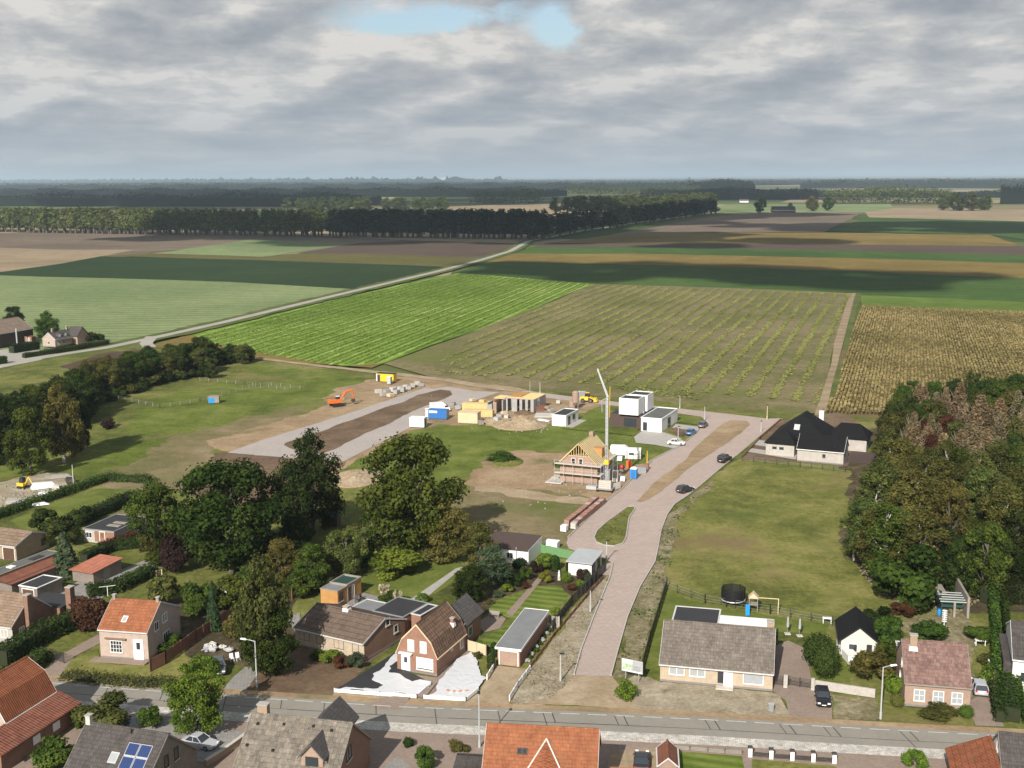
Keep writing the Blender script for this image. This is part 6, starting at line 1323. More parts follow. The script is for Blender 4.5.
while len(placed) < 150 and tries < 9000:
    tries += 1; p = Vector((rnd.uniform(min(xs_), max(xs_)), rnd.uniform(min(ys_), max(ys_)), 0))
    if not inside(p, EP) or any((p - q).length < 3.3 for q in placed): continue
    placed.append(p); x, y = PX(p.x, p.y, 8)
    if 905 < x < 1100 and 402 < y < 462 and rnd.random() < .85:
        if rnd.random() < .8: wood('dying spruce with brown needles inside the mixed wood', p, rnd.uniform(11, 14.5), 'bare', 'brown', rnd.uniform(1.1, 1.7), BARKN)
        else: wood('russet crowned tree inside the mixed wood', p, rnd.uniform(10, 12), 'loose', 'russet' if rnd.random() < .3 else 'olive', 1.1, BARK)
    elif y < 418: wood('dark green tree along the cornfield edge of the mixed wood', p, rnd.uniform(9.5, 12.5), 'broad', rnd.choice(['oak', 'dark', 'oak']), rnd.uniform(.75, 1.0), BARK)
    elif y > 525 and x > 930: wood('dark tree along the village edge of the mixed wood', p, rnd.uniform(9, 12), 'broad', rnd.choice(['dark', 'dark', 'oak']), rnd.uniform(.8, 1.0), BARK)
    else:
        m = rnd.choice(['birch', 'birch', 'birch', 'oak', 'olive', 'birch'])
        wood({'birch': 'light green birch with pale stem in the mixed wood', 'olive': 'yellowing thin crowned tree in the mixed wood', 'oak': 'mid green birch in the mixed wood'}[m], p, rnd.uniform(11, 14.5), 'loose', m, rnd.uniform(1.0, 1.35), BARKW if rnd.random() < .7 else BARK)
for b_, t_, lb in (((866, 566), 500, 'birch with a white stem at the meadow corner of the wood'), ((854, 560), 505, 'slender birch beside the white stemmed corner one'), ((880, 575), 505, 'leaning birch with a bright stem at the wood corner')): tree_at(lb, b_, t_, 'loose', 'birch', 1.2, bark=BARKW, seed=1)
hedge('dark undergrowth wall along the foot of the wood', [(985, 604), (1010, 600), (1060, 600)], 3.0, 3.0, 'dark', rag=.4)
# ------------------------------------------------------------------ crops with height, windrows, tufts
def leafstuff(name, label, P, Nn, size, tint, mat, seed, cat):
    rs = np.random.RandomState(seed); o = link_mesh(name, leaves_mesh(name, np.asarray(P), np.asarray(Nn), np.asarray(size), np.asarray(tint), LF[mat], rs))
    return tag(o, label, cat, kind='stuff')
def vnoise(x, y, s, seed=0):
    return 0.5 + 0.25 * (np.sin(x / s + seed) * np.cos(y / (s * .8) + seed * 2.1) + np.sin(x / (s * .43) + y / (s * .57) + seed * 3.7))
def in_poly_np(x, y, poly):
    r_ = np.zeros(len(x), bool); n = len(poly)
    for i in range(n):
        a, b = poly[i], poly[i - 1]; c = (a.y > y) != (b.y > y)
        with np.errstate(divide='ignore', invalid='ignore'): r_ ^= c & (x < (b.x - a.x) * (y - a.y) / (b.y - a.y) + a.x)
    return r_
def rows_in(px, ang, gap, step, jit, rs):
    poly = [G(*p) for p in px]; c, s = math.cos(R(ang)), math.sin(R(ang))
    u = [p.x * c + p.y * s for p in poly]; v = [-p.x * s + p.y * c for p in poly]
    U, V = np.meshgrid(np.arange(min(u), max(u), step), np.arange(min(v), max(v), gap)); U = U.ravel() + rs.uniform(-step / 2, step / 2, U.size); V = V.ravel() + rs.normal(0, jit, V.size)
    x = U * c - V * s; y = U * s + V * c; k = in_poly_np(x, y, poly); return x[k], y[k]
rs = np.random.RandomState(4)
x, y = rows_in([(863, 306.5), (1024, 313), (1100, 316), (1140, 430), (1024, 422), (905, 414), (823, 413), (836, 392), (854, 328)], 71.3, 1.05, .36, .08, rs)
n = len(x); hgt = rs.uniform(1.1, 1.9, n); tint = np.clip(vnoise(x, y, 22, 1) * .45 + vnoise(x, y, 70, 4) * .4 - .02 + rs.normal(0, .13, n), 0, 1)
leafstuff('corn_rows', 'tall yellowing corn standing in rows', np.stack([x, y, hgt * .5], 1), np.stack([rs.normal(0, 1, n), rs.normal(0, 1, n), np.full(n, .8)], 1), rs.uniform(.5, .9, n), tint, 'corn', 5, 'corn')
# windrows on the mown field
x, y = rows_in([(440, 360), (480, 332), (598, 284), (700, 287), (852, 293), (832, 345), (818, 402), (740, 394), (560, 380), (470, 370)], 71.5, 6.7, .075, .62, rs)
keep = vnoise(x, y, 30, 2) + rs.uniform(-.25, .25, len(x)) > .12; x, y = x[keep], y[keep]; n = len(x)
leafstuff('mown_grass_rows', 'pale rows of cut grass lying on the mown field', np.stack([x, y, rs.uniform(-.36, -.30, n)], 1), np.stack([rs.normal(0, .12, n), rs.normal(0, .12, n), np.ones(n)], 1), rs.uniform(.45, .95, n), np.clip(.3 + vnoise(x, y, 40, 5) + rs.normal(0, .15, n), 0, 1), 'swath', 6, 'cut grass')
x, y = rows_in([(400, 366), (470, 374), (620, 396), (700, 400), (810, 408), (812, 400), (700, 390), (560, 380), (440, 366)], 165, 2.2, .6, .8, rs)
keep = vnoise(x, y, 14, 7) > .55; x, y = x[keep], y[keep]; n = len(x)
leafstuff('headland_grass', 'yellow green regrowth along the mown field headland', np.stack([x, y, rs.uniform(-.36, -.2, n)], 1), np.stack([rs.normal(0, .3, n), rs.normal(0, .3, n), np.ones(n)], 1), rs.uniform(.5, 1.1, n), rs.uniform(0, .7, n), 'swath', 7, 'grass')
# rows of low leafy crop on the bright field
x, y = rows_in([(200, 334), (340, 298), (460, 273), (590, 284), (478, 327), (380, 361), (330, 364), (228, 347)], 75.5, 3.1, .3, .2, rs)
n = len(x); leafstuff('crop_plants', 'leafy plants growing in rows on the bright green field', np.stack([x, y, rs.uniform(-.35, -.1, n)], 1), np.stack([rs.normal(0, .5, n), rs.normal(0, .5, n), np.ones(n) * 1.5], 1), rs.uniform(.4, .8, n), np.clip(rs.normal(.45, .12, n) * (.3 + 1.1 * vnoise(x, y, 35, 3)), 0, 1), 'bright_crop' if 'bright_crop' in LF else 'vivid', 8, 'crop')
# grass tufts and weeds over the rough ground
def tufts(label, px, n, mat, smin, smax, seed, clump=9, th=.45, name='grass_tufts'):
    poly = [G(*p) for p in px]; rs = np.random.RandomState(seed)
    x = rs.uniform(min(p.x for p in poly), max(p.x for p in poly), n * 3); y = rs.uniform(min(p.y for p in poly), max(p.y for p in poly), n * 3)
    k = in_poly_np(x, y, poly) & (vnoise(x, y, clump, seed) + rs.uniform(-.2, .2, len(x)) > th); x, y = x[k][:n], y[k][:n]; n = len(x); s = rs.uniform(smin, smax, n)
    leafstuff(name, label, np.stack([x, y, s * .12 + .03], 1), np.stack([rs.normal(0, .45, n), rs.normal(0, .45, n), np.ones(n)], 1), s, np.clip(rs.normal(.5, .25, n), 0, 1), mat, seed, 'grass')
tufts('weeds and dry stalks on the street verges', [(640, 676), (615, 674), (628, 618), (656, 562), (660, 530), (690, 498), (714, 482), (690, 506), (672, 560), (662, 600), (650, 640)], 4500, 'drygrass', .08, .22, 32, 4)
tufts('green weeds on the street verges', [(640, 676), (615, 674), (628, 618), (656, 562), (660, 530), (690, 498), (714, 482), (690, 506), (672, 560), (662, 600), (650, 640)], 3000, 'green', .15, .4, 33, 3, .6)
tufts('dry stalks on the gravelly verge by the gardens', [(612, 566), (594, 617), (575, 676), (545, 704), (520, 706), (508, 700), (552, 642), (604, 575)], 4500, 'drygrass', .08, .22, 34, 4)
tufts('rough weeds on the teardrop island', [(594, 538), (607, 522), (630, 508), (626, 538), (604, 545)], 700, 'grass', .15, .35, 39, 2)
tufts('ground litter and low growth under the wood edge', [(846, 548), (866, 580), (893, 602), (960, 615), (980, 600), (900, 590), (862, 560)], 2500, 'drygrass', .3, .7, 41, 4)

# ------------------------------------------------------------------ tall tree rows on the plain
rnd = random.Random(77)
def row(label, group, a, b, n, h_, mat, depth=0, jit=2.0, sx=1.15):
    A, B_ = G(*a), G(*b); d = (B_ - A).normalized(); q = Vector((-d.y, d.x, 0))
    for i in range(n):
        p = A.lerp(B_, (i + .5) / n) + q * depth + d * rnd.gauss(0, jit) + q * rnd.gauss(0, jit)
        plant('poplar_tree', label, 'tree', (p.x, p.y, 0), h_ * rnd.uniform(.96, 1.04), 'poplar', mat, sx * rnd.uniform(.9, 1.15), group=group, seed=rnd.randrange(5), bark=BARK)
row('tall poplar of the long row behind the bare brown field', 'poplars behind the bare brown field', (-46, 231), (322, 236.5), 72, 30.5, 'poplar', 0, 1.5, 1.5)
row('tall poplar of the long row behind the bare brown field', 'poplars behind the bare brown field', (-46, 231), (322, 236.5), 60, 30, 'poplar', 22, 1.5, 1.5)
row('tall shade-dark poplar of the dense row ending at the lane', 'poplars ending at the lane', (330, 236.5), (538, 239), 42, 31, 'poplar_shaded', 0, 1.5, 1.6)
row('tall shade-dark poplar of the dense row ending at the lane', 'poplars ending at the lane', (330, 236.5), (538, 239), 36, 30.5, 'poplar_shaded', 20, 1.5, 1.6)
row('poplar lining the far end of the lane', 'poplars lining the far lane', (534, 241), (722, 213.5), 30, 25, 'poplar_shaded', 9, 2, 2.0)
row('poplar lining the far end of the lane', 'poplars lining the far lane', (534, 238), (716, 211.5), 26, 25, 'poplar_shaded', 9, 2, 2.0)
row('poplar of the block beyond the lane', 'poplars of the block beyond the lane', (572, 215), (716, 208), 20, 32, 'poplar', 0, 3, 2.3)
row('poplar of the block beyond the lane', 'poplars of the block beyond the lane', (572, 215), (716, 208), 14, 31, 'poplar', 45, 3, 2.3)
row('poplar of the short row behind the long one', 'poplars of the short rows behind', (288, 213), (376, 212), 14, 29, 'poplar', 0, 4, 2.2)
row('poplar of the short row behind the dense one', 'poplars of the second short row', (384, 212), (448, 211), 10, 28, 'poplar', 0, 4, 2.2)
for lb, b_, t_, m, w in (('lone dark tree standing before the far farm', (760, 213), 197, 'dark', 1.0), ('round tree beside the far dark roofed farm', (812, 211), 196, 'olive', 1.1), ('second round tree beside the far farm', (828, 210.5), 197, 'oak', 1.1), ('low tree behind the far barn roof', (790, 210), 203, 'dark', 1.0),
 ('far leafy tree at the head of the tan field', (944, 210), 194, 'olive', 1.3), ('dark far tree within the tan field clump', (957, 210.5), 193, 'oak', 1.3), ('broad far tree within the tan field clump', (971, 210.5), 193, 'olive', 1.3), ('last far tree of the tan field clump', (985, 210), 195, 'oak', 1.3)):
    tree_at(lb, b_, t_, 'broad', m, w)
h = gable('barn', 'far dark roofed barn between round trees', 'barn', (772, 212.5), None, 30, 4, 10, 'x', .5, 'darkgap', 'black_x', rz=-8, W=40, base=False)
h = gable('farmhouse', 'tiny far farm with white wall beyond the lane poplars', 'house', (740, 202.5), None, 16, 4, 8, 'x', .5, 'white', 'slate_x', rz=-4, W=20, base=False)
h = gable('barn', 'long far shed with pale roof between wood belts', 'barn', (282, 204), None, 40, 6, 12, 'x', .5, 'offwhite', 'zinc', rz=5, W=36, base=False)
h = gable('barn', 'far pale shed half hidden by trees', 'barn', (322, 196), None, 50, 6, 13, 'x', .5, 'offwhite', 'zinc', rz=5, W=60, base=False)

# ------------------------------------------------------------------ far woods, each belt one mass
def belt(label, a, b, h_, depth, mat='dark', size=4.0, dens_=1.0, seed=0):
    A, B_ = G(*a), G(*b); d = B_ - A; L = d.length; d /= L; q = Vector((-d.y, d.x, 0)); rs = np.random.RandomState(seed + int(a[0]) * 3 + int(a[1] * 10))
    n = int(min(9000, L * (depth + 2 * h_) / (size * size) * 1.3 * dens_)); t = rs.uniform(0, L, n); o = rs.uniform(0, depth, n); top = h_ * (.72 + .5 * vnoise(t, o * 3, 26, seed) * vnoise(t, o, 90, seed + 1) * 1.6); z = top * np.where(rs.uniform(0, 1, n) < .5, rs.uniform(.75, 1, n), rs.uniform(.05, 1, n))
    P = np.stack([A.x + d.x * t + q.x * o, A.y + d.y * t + q.y * o, z], 1); Nn = rs.normal(0, .6, (n, 3)) + np.array([0, -.3, .9])
    o_ = leafstuff('distant_wood', label, P, Nn, rs.uniform(.7, 1.4, n) * size, np.clip(vnoise(t, o, 12, seed) + rs.normal(0, .2, n), 0, 1), mat, seed, 'wood')
    c = MB(); c.hull([(A.x, A.y, -.5), (B_.x, B_.y, -.5), (B_.x + q.x * depth, B_.y + q.y * depth, -.5), (A.x + q.x * depth, A.y + q.y * depth, -.5)], [(A.x + q.x * 4, A.y + q.y * 4, h_ * .7), (B_.x + q.x * 4, B_.y + q.y * 4, h_ * .7), (B_.x + q.x * (depth - 4), B_.y + q.y * (depth - 4), h_ * .7), (A.x + q.x * (depth - 4), A.y + q.y * (depth - 4), h_ * .7)])
    if mat == 'farwood': c.build('trunks', LF[mat], o_)
BELTS = [('dark far wood behind the long poplar row', (-80, 206), (350, 206.5), 27, 200, 'farwood'), ('bluish far wood on the second skyline', (-100, 196), (240, 196), 24, 300, 'farwood'), ('long far wood behind the short rows', (240, 196.5), (540, 197), 26, 250, 'farwood'),
 ('far copse beyond the tan field behind the dense row', (466, 204), (536, 204), 26, 120, 'oak'), ('far wood beyond the block of poplars', (640, 199), (800, 199.5), 24, 260, 'farwood'), ('far wood above the yellow strip', (834, 204), (955, 203.5), 30, 150, 'olive'), ('dark far wood at the side above the tan field', (1000, 203.5), (1140, 204), 38, 220, 'farwood'),
 ('thin far wood line behind the far farm', (560, 194), (690, 194), 24, 200, 'oak'), ('dark knot of far wood over the lane poplars', (686, 192.5), (742, 192.5), 42, 250, 'farwood'), ('far line of trees over the farm trees', (790, 197), (1040, 197.5), 16, 60, 'farwood'),
 ('distant wood line left of the far towers', (-200, 190), (180, 190), 26, 500, 'farwood'), ('distant wood line below the wind turbines', (150, 189), (420, 189.5), 26, 500, 'farwood'), ('distant wood line in the middle of the horizon', (430, 189), (700, 190), 28, 500, 'farwood'), ('distant long wood under the horizon at the side', (800, 188), (1200, 188), 34, 700, 'farwood'),
 ('hazy wood strip near the horizon', (-300, 186), (300, 186), 20, 900, 'farwood'), ('hazy wood strip near the middle horizon', (250, 185.5), (760, 185.5), 20, 900, 'farwood'), ('hazy wood strip near the side horizon', (700, 184.5), (1300, 184.5), 20, 900, 'farwood'),
 ('last blue wood strip on the horizon', (-400, 183), (420, 183), 18, 1500, 'farwood'), ('last blue wood strip beyond the turbines', (380, 182.5), (900, 182), 18, 1500, 'farwood'), ('last blue wood strip at the far side', (820, 181.5), (1500, 181), 18, 1500, 'farwood'),
 ('outermost wood strip on the skyline', (-500, 181.2), (1600, 179.4), 14, 2500, 'farwood')]
for lb, px in (('yellow far strip field under the far tree line', [(780, 202.5), (1100, 203.5), (1100, 200.5), (790, 199.5)]), ('pale far field strip near the side horizon', [(880, 192.5), (1200, 193), (1200, 190.5), (870, 190)]), ('pale far field strip beyond the short rows', [(440, 193.5), (640, 193), (640, 191.3), (450, 191.5)]), ('tan far field strip on the plain', [(690, 195.6), (800, 195.8), (800, 193.8), (700, 193.6)])): patch('field', lb, px, GR['tan_stubble'], z=-.3, step=300)
for i, (lb, a, b_, hh_, dp, mt) in enumerate(BELTS):
    dist = G(*a).length; belt(lb, a, b_, hh_, dp, mt, size=max(3.5, dist / 900), seed=i)
# ------------------------------------------------------------------ vehicles
_wheel = {}
def wheel_parts(root, x, y, r, w=.2):
    t = MB().tube((x, y - w / 2, r), (x, y + w / 2, r), r, r, 14).build('wheel', MT['rubber'], root)
    MB().tube((x, y - w / 2 - .015, r), (x, y + w / 2 + .015, r), r * .6, r * .6, 10).build('rim', MT['chrome'], t)
def paint(name, c): 
    return plain('car_paint_' + name, c, 0.28, 0.03, spec=0.6)
CP = dict(black=paint('black', (.012, .012, .014)), silver=paint('silver', (.42, .43, .45)), blue=paint('blue', (.03, .16, .36)), grey=paint('grey', (.11, .115, .13)), cream=paint('cream', (.68, .66, .60)), dark=paint('dark', (.03, .032, .036)), white=paint('white', (.78, .78, .77)))
def car(label, px, ang, color, kind='hatch', L=4.2, Wd=1.76):
    """x is forward; cross sections of the shell, then glass, wheels and lamps as parts"""
    g = G(*px); root = thing('parked_car', label, 'car', (g.x, g.y, ZL[0] + .02), R(ang)); H = {'hatch': 1.46, 'sedan': 1.43, 'suv': 1.68, 'estate': 1.48}[kind]; hb = H * .60
    prof = [(-L / 2, .40, .62), (-L / 2 + .08, .24, hb * .93), (-L / 2 + .35, .2, hb), (-.2, .18, hb), (L * .17, .18, hb), (L * .40, .2, hb * .84), (L / 2 - .08, .24, hb * .68), (L / 2, .36, .55)]
    mb = MB(); rings = []
    for x, z0, z1 in prof:
        e = .80 if abs(x) > L / 2 - .02 else (.93 if abs(x) > L / 2 - .2 else 1.0); w = Wd / 2 * e
        rings.append([(x, -w * .93, z0), (x, -w, (z0 + z1) / 2), (x, -w * .95, z1), (x, w * .95, z1), (x, w, (z0 + z1) / 2), (x, w * .93, z0)])
    i0 = len(mb.v)
    for r_ in rings: mb.v += r_
    for i in range(len(rings) - 1):
        for k in range(6): j = (k + 1) % 6; mb.f.append((i * 6 + k, i * 6 + j, (i + 1) * 6 + j, (i + 1) * 6 + k))
    mb.f.append(tuple(range(5, -1, -1))); mb.f.append(tuple(range((len(rings) - 1) * 6, len(rings) * 6)))
    mb.build('body', CP[color], root, bevel=.04)
    x0, x1, t0, t1 = {'hatch': (-L * .47, L * .20, -L * .36, L * .03), 'sedan': (-L * .34, L * .19, -L * .20, L * .03), 'suv': (-L * .48, L * .20, -L * .42, L * .06), 'estate': (-L * .48, L * .20, -L * .40, L * .04)}[kind]
    w0, w1 = Wd * .46, Wd * .37
    MB().hull([(x0, -w0, hb), (x1, -w0, hb), (x1, w0, hb), (x0, w0, hb)], [(t0, -w1, H - .05), (t1, -w1, H - .05), (t1, w1, H - .05), (t0, w1, H - .05)]).build('windows', MT['glass'], root)
    MB().hull([(t0 - .06, -w1 - .02, H - .055), (t1 + .06, -w1 - .02, H - .055), (t1 + .06, w1 + .02, H - .055), (t0 - .06, w1 + .02, H - .055)], [(t0 + .05, -w1 + .05, H), (t1 - .05, -w1 + .05, H), (t1 - .05, w1 - .05, H), (t0 + .05, w1 - .05, H)]).build('roof', CP[color], root)
    for sy in (-1, 1):
        xm = (x0 + x1) / 2 - .05
        for xa, xb in ((x0, t0), (x1, t1), (xm, xm)): MB().tube((xa, sy * (w0 + .005), hb), (xb, sy * (w1 + .005), H - .05), .045, .045, 5).build('pillar', CP[color], root)
    for x in (-L * .31, L * .31):
        for sy in (-1, 1): wheel_parts(root, x, sy * (Wd / 2 - .09), .32)
    for sy in (-1, 1):
        MB().box(L / 2 - .14, L / 2 + .012, sy * Wd * .33 - .17, sy * Wd * .33 + .17, .56, .70).build('headlight', MT['whiteplastic'], root); MB().box(-L / 2 - .012, -L / 2 + .12, sy * Wd * .36 - .11, sy * Wd * .36 + .11, .66, .86).build('tail_light', MT['redpaint'], root)
        MB().box(x1 - .25, x1 - .1, sy * (Wd / 2 + .02) - .06, sy * (Wd / 2 + .02) + .06, hb + .02, hb + .14).build('mirror', CP[color], root)
    MB().box(L / 2 - .05, L / 2 + .02, -.26, .26, .38, .48).build('number_plate', MT['whiteplastic'], root); MB().box(-L / 2 - .02, -L / 2 + .05, -.26, .26, .48, .58).build('number_plate', MT['whiteplastic'], root)
    return root
car('black hatchback parked on the pinkish driveway before the gate', (822.5, 702), -100, 'black', 'hatch')
car('silver estate car parked beside the tiled cottage', (978.5, 691), 78, 'silver', 'estate', 4.4)
car('small bright blue car beside the white modern house', (691, 434.5), 64, 'blue', 'hatch', 3.9)
car('grey car parked next to the street corner lawn', (703, 427), 64, 'grey', 'hatch')
car('cream car standing on the apron end of the modern house', (676, 445), -15, 'cream', 'sedan')
car('black high car driving on the outer arm of the street', (724.5, 461.5), 55, 'black', 'suv', 4.6, 1.9)
car('black hatchback at the edge of the olive building plot', (685, 492), 40, 'dark', 'hatch')
car('dark blue black car on the sandy forecourt near the orange roof', (641.5, 766), 82, 'dark', 'sedan')
car('silver car in the shade behind the solar panel house', (200, 747), -22, 'silver', 'sedan', 4.4)
car('dark estate car in the shadow behind the olive bush', (141, 727), 28, 'dark', 'estate')
car('dark grey car on the rough drive under the yellowing tree', (219, 671), -75, 'grey', 'hatch')

def van(label, px, ang, L=5.2, Wd=2.0, H=2.4):
    g = G(*px); root = thing('delivery_van', label, 'van', (g.x, g.y, 0.02), R(ang))
    MB().hull([(-L / 2, -Wd / 2, .4), (L * .22, -Wd / 2, .4), (L * .22, Wd / 2, .4), (-L / 2, Wd / 2, .4)], [(-L / 2 + .08, -Wd / 2 + .1, H), (L * .15, -Wd / 2 + .1, H), (L * .15, Wd / 2 - .1, H), (-L / 2 + .08, Wd / 2 - .1, H)]).build('cargo_body', CP['white'], root, bevel=.06)
    MB().hull([(L * .225, -Wd / 2, .4), (L / 2, -Wd / 2 + .08, .4), (L / 2, Wd / 2 - .08, .4), (L * .225, Wd / 2, .4)], [(L * .155, -Wd / 2 + .1, H - .05), (L * .42, -Wd / 2 + .1, 1.2), (L * .42, Wd / 2 - .1, 1.2), (L * .155, Wd / 2 - .1, H - .05)]).build('cab', CP['white'], root)
    MB().hull([(L * .25, -Wd * .4, H - .42), (L * .405, -Wd * .4, 1.3), (L * .405, Wd * .4, 1.3), (L * .25, Wd * .4, H - .42)], [(L * .27, -Wd * .4, H - .36), (L * .425, -Wd * .4, 1.33), (L * .425, Wd * .4, 1.33), (L * .27, Wd * .4, H - .36)]).build('windscreen', MT['glass'], root)
    for sy in (-1, 1): MB().box(L * .2, L * .36, sy * (Wd / 2 - .03) - .02, sy * (Wd / 2 - .03) + .02, 1.25, 1.75).build('side_window', MT['glass'], root)
    for x in (-L * .3, L * .32):
        for sy in (-1, 1): wheel_parts(root, x, sy * (Wd / 2 - .1), .35)
    for sy in (-1, 1): MB().box(L / 2 - .05, L / 2 + .01, sy * .7 - .14, sy * .7 + .14, .65, .85).build('headlight', MT['chrome'], root)
van('white van standing behind the blue container', (440, 411.5), 20, 5.6, 2.1, 2.6); van('white van parked behind the raw brick gable house', (622, 456), -10, 5.4, 2.1, 2.5)

# orange excavator
g = G(337, 406); ex = thing('excavator', 'orange crawler excavator with its arm folded out on bare soil', 'excavator', (g.x, g.y, 0), R(32)); ex.scale = (.84,) * 3
for sy in (-1.25, 1.25):
    t = MB(); t.ext([(-2.1, .1), (-1.7, 0), (1.7, 0), (2.1, .35), (2.1, .6), (1.7, .9), (-1.7, .9), (-2.1, .6)], sy - .3, sy + .3, 'y').build('track', MT['rubber'], ex)
MB().box(-1.0, 1.0, -.9, .9, .5, 1.15).build('undercarriage', MT['steel'], ex)
MB().hull([(-2.6, -1.4, 1.2), (1.5, -1.4, 1.2), (1.5, 1.4, 1.2), (-2.6, 1.4, 1.2)], [(-2.5, -1.35, 2.45), (1.2, -1.3, 2.2), (1.2, 1.3, 2.2), (-2.5, 1.35, 2.45)]).build('engine_housing', MT['orange'], ex, bevel=.08)
cb = MB().hull([(.0, .35, 2.0), (1.7, .35, 1.3), (1.7, 1.4, 1.3), (.0, 1.4, 2.0)], [(.1, .45, 3.1), (1.3, .45, 3.1), (1.3, 1.35, 3.1), (.1, 1.35, 3.1)]).build('cab', MT['glass'], ex)
MB().box(.05, 1.35, .4, 1.4, 3.1, 3.2).build('cab_roof', MT['whiteplastic'], cb)
MB().box(-2.75, -2.6, -1.35, 1.35, 1.3, 2.4).build('counterweight', MT['orange'], ex)
bm = MB(); B1, B2_, B3_ = (1.2, -.2, 2.0), (3.2, -.2, 4.6), (5.6, -.2, 4.9); bm.tube(B1, B2_, .34, .38, 6); bm.tube(B2_, B3_, .38, .28, 6); bm.build('boom', MT['orange'], ex)
MB().tube((5.6, -.2, 5.0), (6.1, -.2, 1.9), .28, .2, 6).build('stick', MT['orange'], ex); MB().tube((2.0, -.2, 1.9), (3.5, -.2, 4.1), .09).build('hydraulic_ram', MT['chrome'], ex)
MB().ext([(5.5, 1.9), (6.4, 2.0), (6.5, 1.2), (5.9, .7), (5.3, 1.0)], -.75, .35, 'y').build('bucket', MT['darkframe'], ex)

# small yellow dumper
g = G(588, 402); yd = thing('wheel_loader', 'yellow wheel loader on the street behind the new bungalow', 'loader', (g.x, g.y, 0), R(-15))
MB().hull([(-2.2, -.9, .6), (.2, -.9, .6), (.2, .9, .6), (-2.2, .9, .6)], [(-2.1, -.8, 1.6), (.2, -.8, 1.7), (.2, .8, 1.7), (-2.1, .8, 1.6)]).build('body', MT['yellow'], yd, bevel=.06); MB().hull([(-.9, -.7, 1.7), (.5, -.7, 1.4), (.5, .7, 1.4), (-.9, .7, 1.7)], [(-.7, -.6, 2.7), (.3, -.6, 2.7), (.3, .6, 2.7), (-.7, .6, 2.7)]).build('cab', MT['glass'], yd)
MB().box(-.8, .4, -.7, .7, 2.7, 2.8).build('cab_roof', MT['yellow'], yd); MB().hull([(1.9, -1.1, .3), (2.9, -1.1, .3), (2.9, 1.1, .3), (1.9, 1.1, .3)], [(1.7, -1.1, 1.3), (2.4, -1.1, 1.2), (2.4, 1.1, 1.2), (1.7, 1.1, 1.3)]).build('bucket', MT['yellow'], yd)
for sy in (-.6, .6): MB().tube((.3, sy, 1.5), (2.0, sy, .8), .12).build('lift_arm', MT['yellow'], yd)
for x in (-1.4, .9):
    for sy in (-.9, .9): wheel_parts(yd, x, sy, .6, .4)
# little yellow digger in the storage yard
g = G(23, 488); md = thing('mini_digger', 'small yellow digger in the cluttered storage yard', 'digger', (g.x, g.y, 0), R(-20))
for sy in (-.6, .6): MB().ext([(-.9, .05), (.9, .05), (1.0, .3), (.8, .5), (-.8, .5), (-1.0, .3)], sy - .18, sy + .18, 'y').build('track', MT['rubber'], md)
MB().box(-1.0, .7, -.7, .7, .55, 1.2).build('engine_housing', MT['yellow'], md); MB().taper(-.5, .5, -.5, .5, 1.21, 2.3, .08, .06).build('cab', MT['glass'], md); b_ = MB(); b_.tube((.7, 0, 1.0), (1.7, 0, 2.5), .14); b_.build('boom', MT['yellow'], md); MB().tube((1.7, 0, 2.5), (2.5, 0, 1.2), .11).build('stick', MT['yellow'], md); MB().box(2.2, 2.7, -.3, .3, .7, 1.2).build('bucket', MT['darkframe'], md)

# tower crane beside the gable house
g = G(606.5, 490); cr = thing('tower_crane', 'slim grey tower crane with steeply raised jib beside the raw brick house', 'crane', (g.x, g.y, 0), R(-20))
MB().box(-1.6, 1.6, -1.6, 1.6, .35, .65).build('base_frame', MT['steel'], cr)
for sx_ in (-1.5, 1.5):
    for sy in (-1.5, 1.5): MB().tube((sx_, sy, 0), (sx_, sy, .4), .25).build('foot', MT['rubber'], cr)
for k in range(4): MB().box(-1.3, 1.3, -1.45, -.7, .66 + k * .42, 1.04 + k * .42).build('ballast_block', MT['stone'], cr)
mw = .24; top_z = 19.4
mb = MB()
for sx_ in (-mw, mw):
    for sy in (-mw, mw): mb.tube((sx_, sy, .66), (sx_, sy, top_z), .06, .06, 5)
k = 0; z_ = .8
while z_ < top_z - .9:
    for a, b_ in (((-mw, -mw), (mw, -mw)), ((mw, -mw), (mw, mw)), ((mw, mw), (-mw, mw)), ((-mw, mw), (-mw, -mw))):
        mb.tube((a[0], a[1], z_), (b_[0], b_[1], z_ + .8), .045, .045, 4); mb.tube((a[0], a[1], z_), (b_[0], b_[1], z_), .045, .045, 4)
    z_ += .8
mb.build('mast', MT['galv'], cr)
MB().box(-.15, .15, -.15, .15, 9.6, top_z - .1).build('inner_mast', MT['galv'], cr); MB().box(-.5, .5, -.5, .5, 5.5, 6.4).build('slewing_ring', MT['yellow'], cr)
mb = MB(); a = Vector((0, 0, top_z)); e = Vector((-2.5, 1.0, top_z + 5.7)); d = (e - a); s_ = Vector((0.22, .32, .06)); s2 = Vector((.26, -.25, .2))
for o_ in (Vector((0, 0, 0)), s_, s2): mb.tube(a + o_, e + o_ * .6, .075, .06, 5)
for k in range(12):
    p, q = a + d * k / 12, a + d * (k + 1) / 12; f = 1 - .4 * k / 12
    mb.tube(p, q + s_ * f, .035, .035, 4); mb.tube(p + s_ * f, q + s2 * f, .035, .035, 4); mb.tube(p + s2 * f, q, .035, .035, 4)
mb.build('jib', MT['galv'], cr)
mb = MB()
for o_ in (-.3, .3): mb.tube((-1.2, o_, top_z - .6), (-1.0, o_, top_z - 3.0), .04, .06, 5)
mb.tube((0, 0, top_z), (-1.2, 0, top_z - .6), .07, .07, 5); mb.build('folded_jib_tip', MT['galv'], cr)
MB().tube((.5, 0, top_z - 4), (.55, 0, top_z + 2.4), .06, .06, 5).build('guy_strut', MT['yellow'], cr); MB().tube((e.x, e.y, e.z), (.55, 0, top_z + 2.4), .02, .02, 4).build('cable', MT['darkframe'], cr)

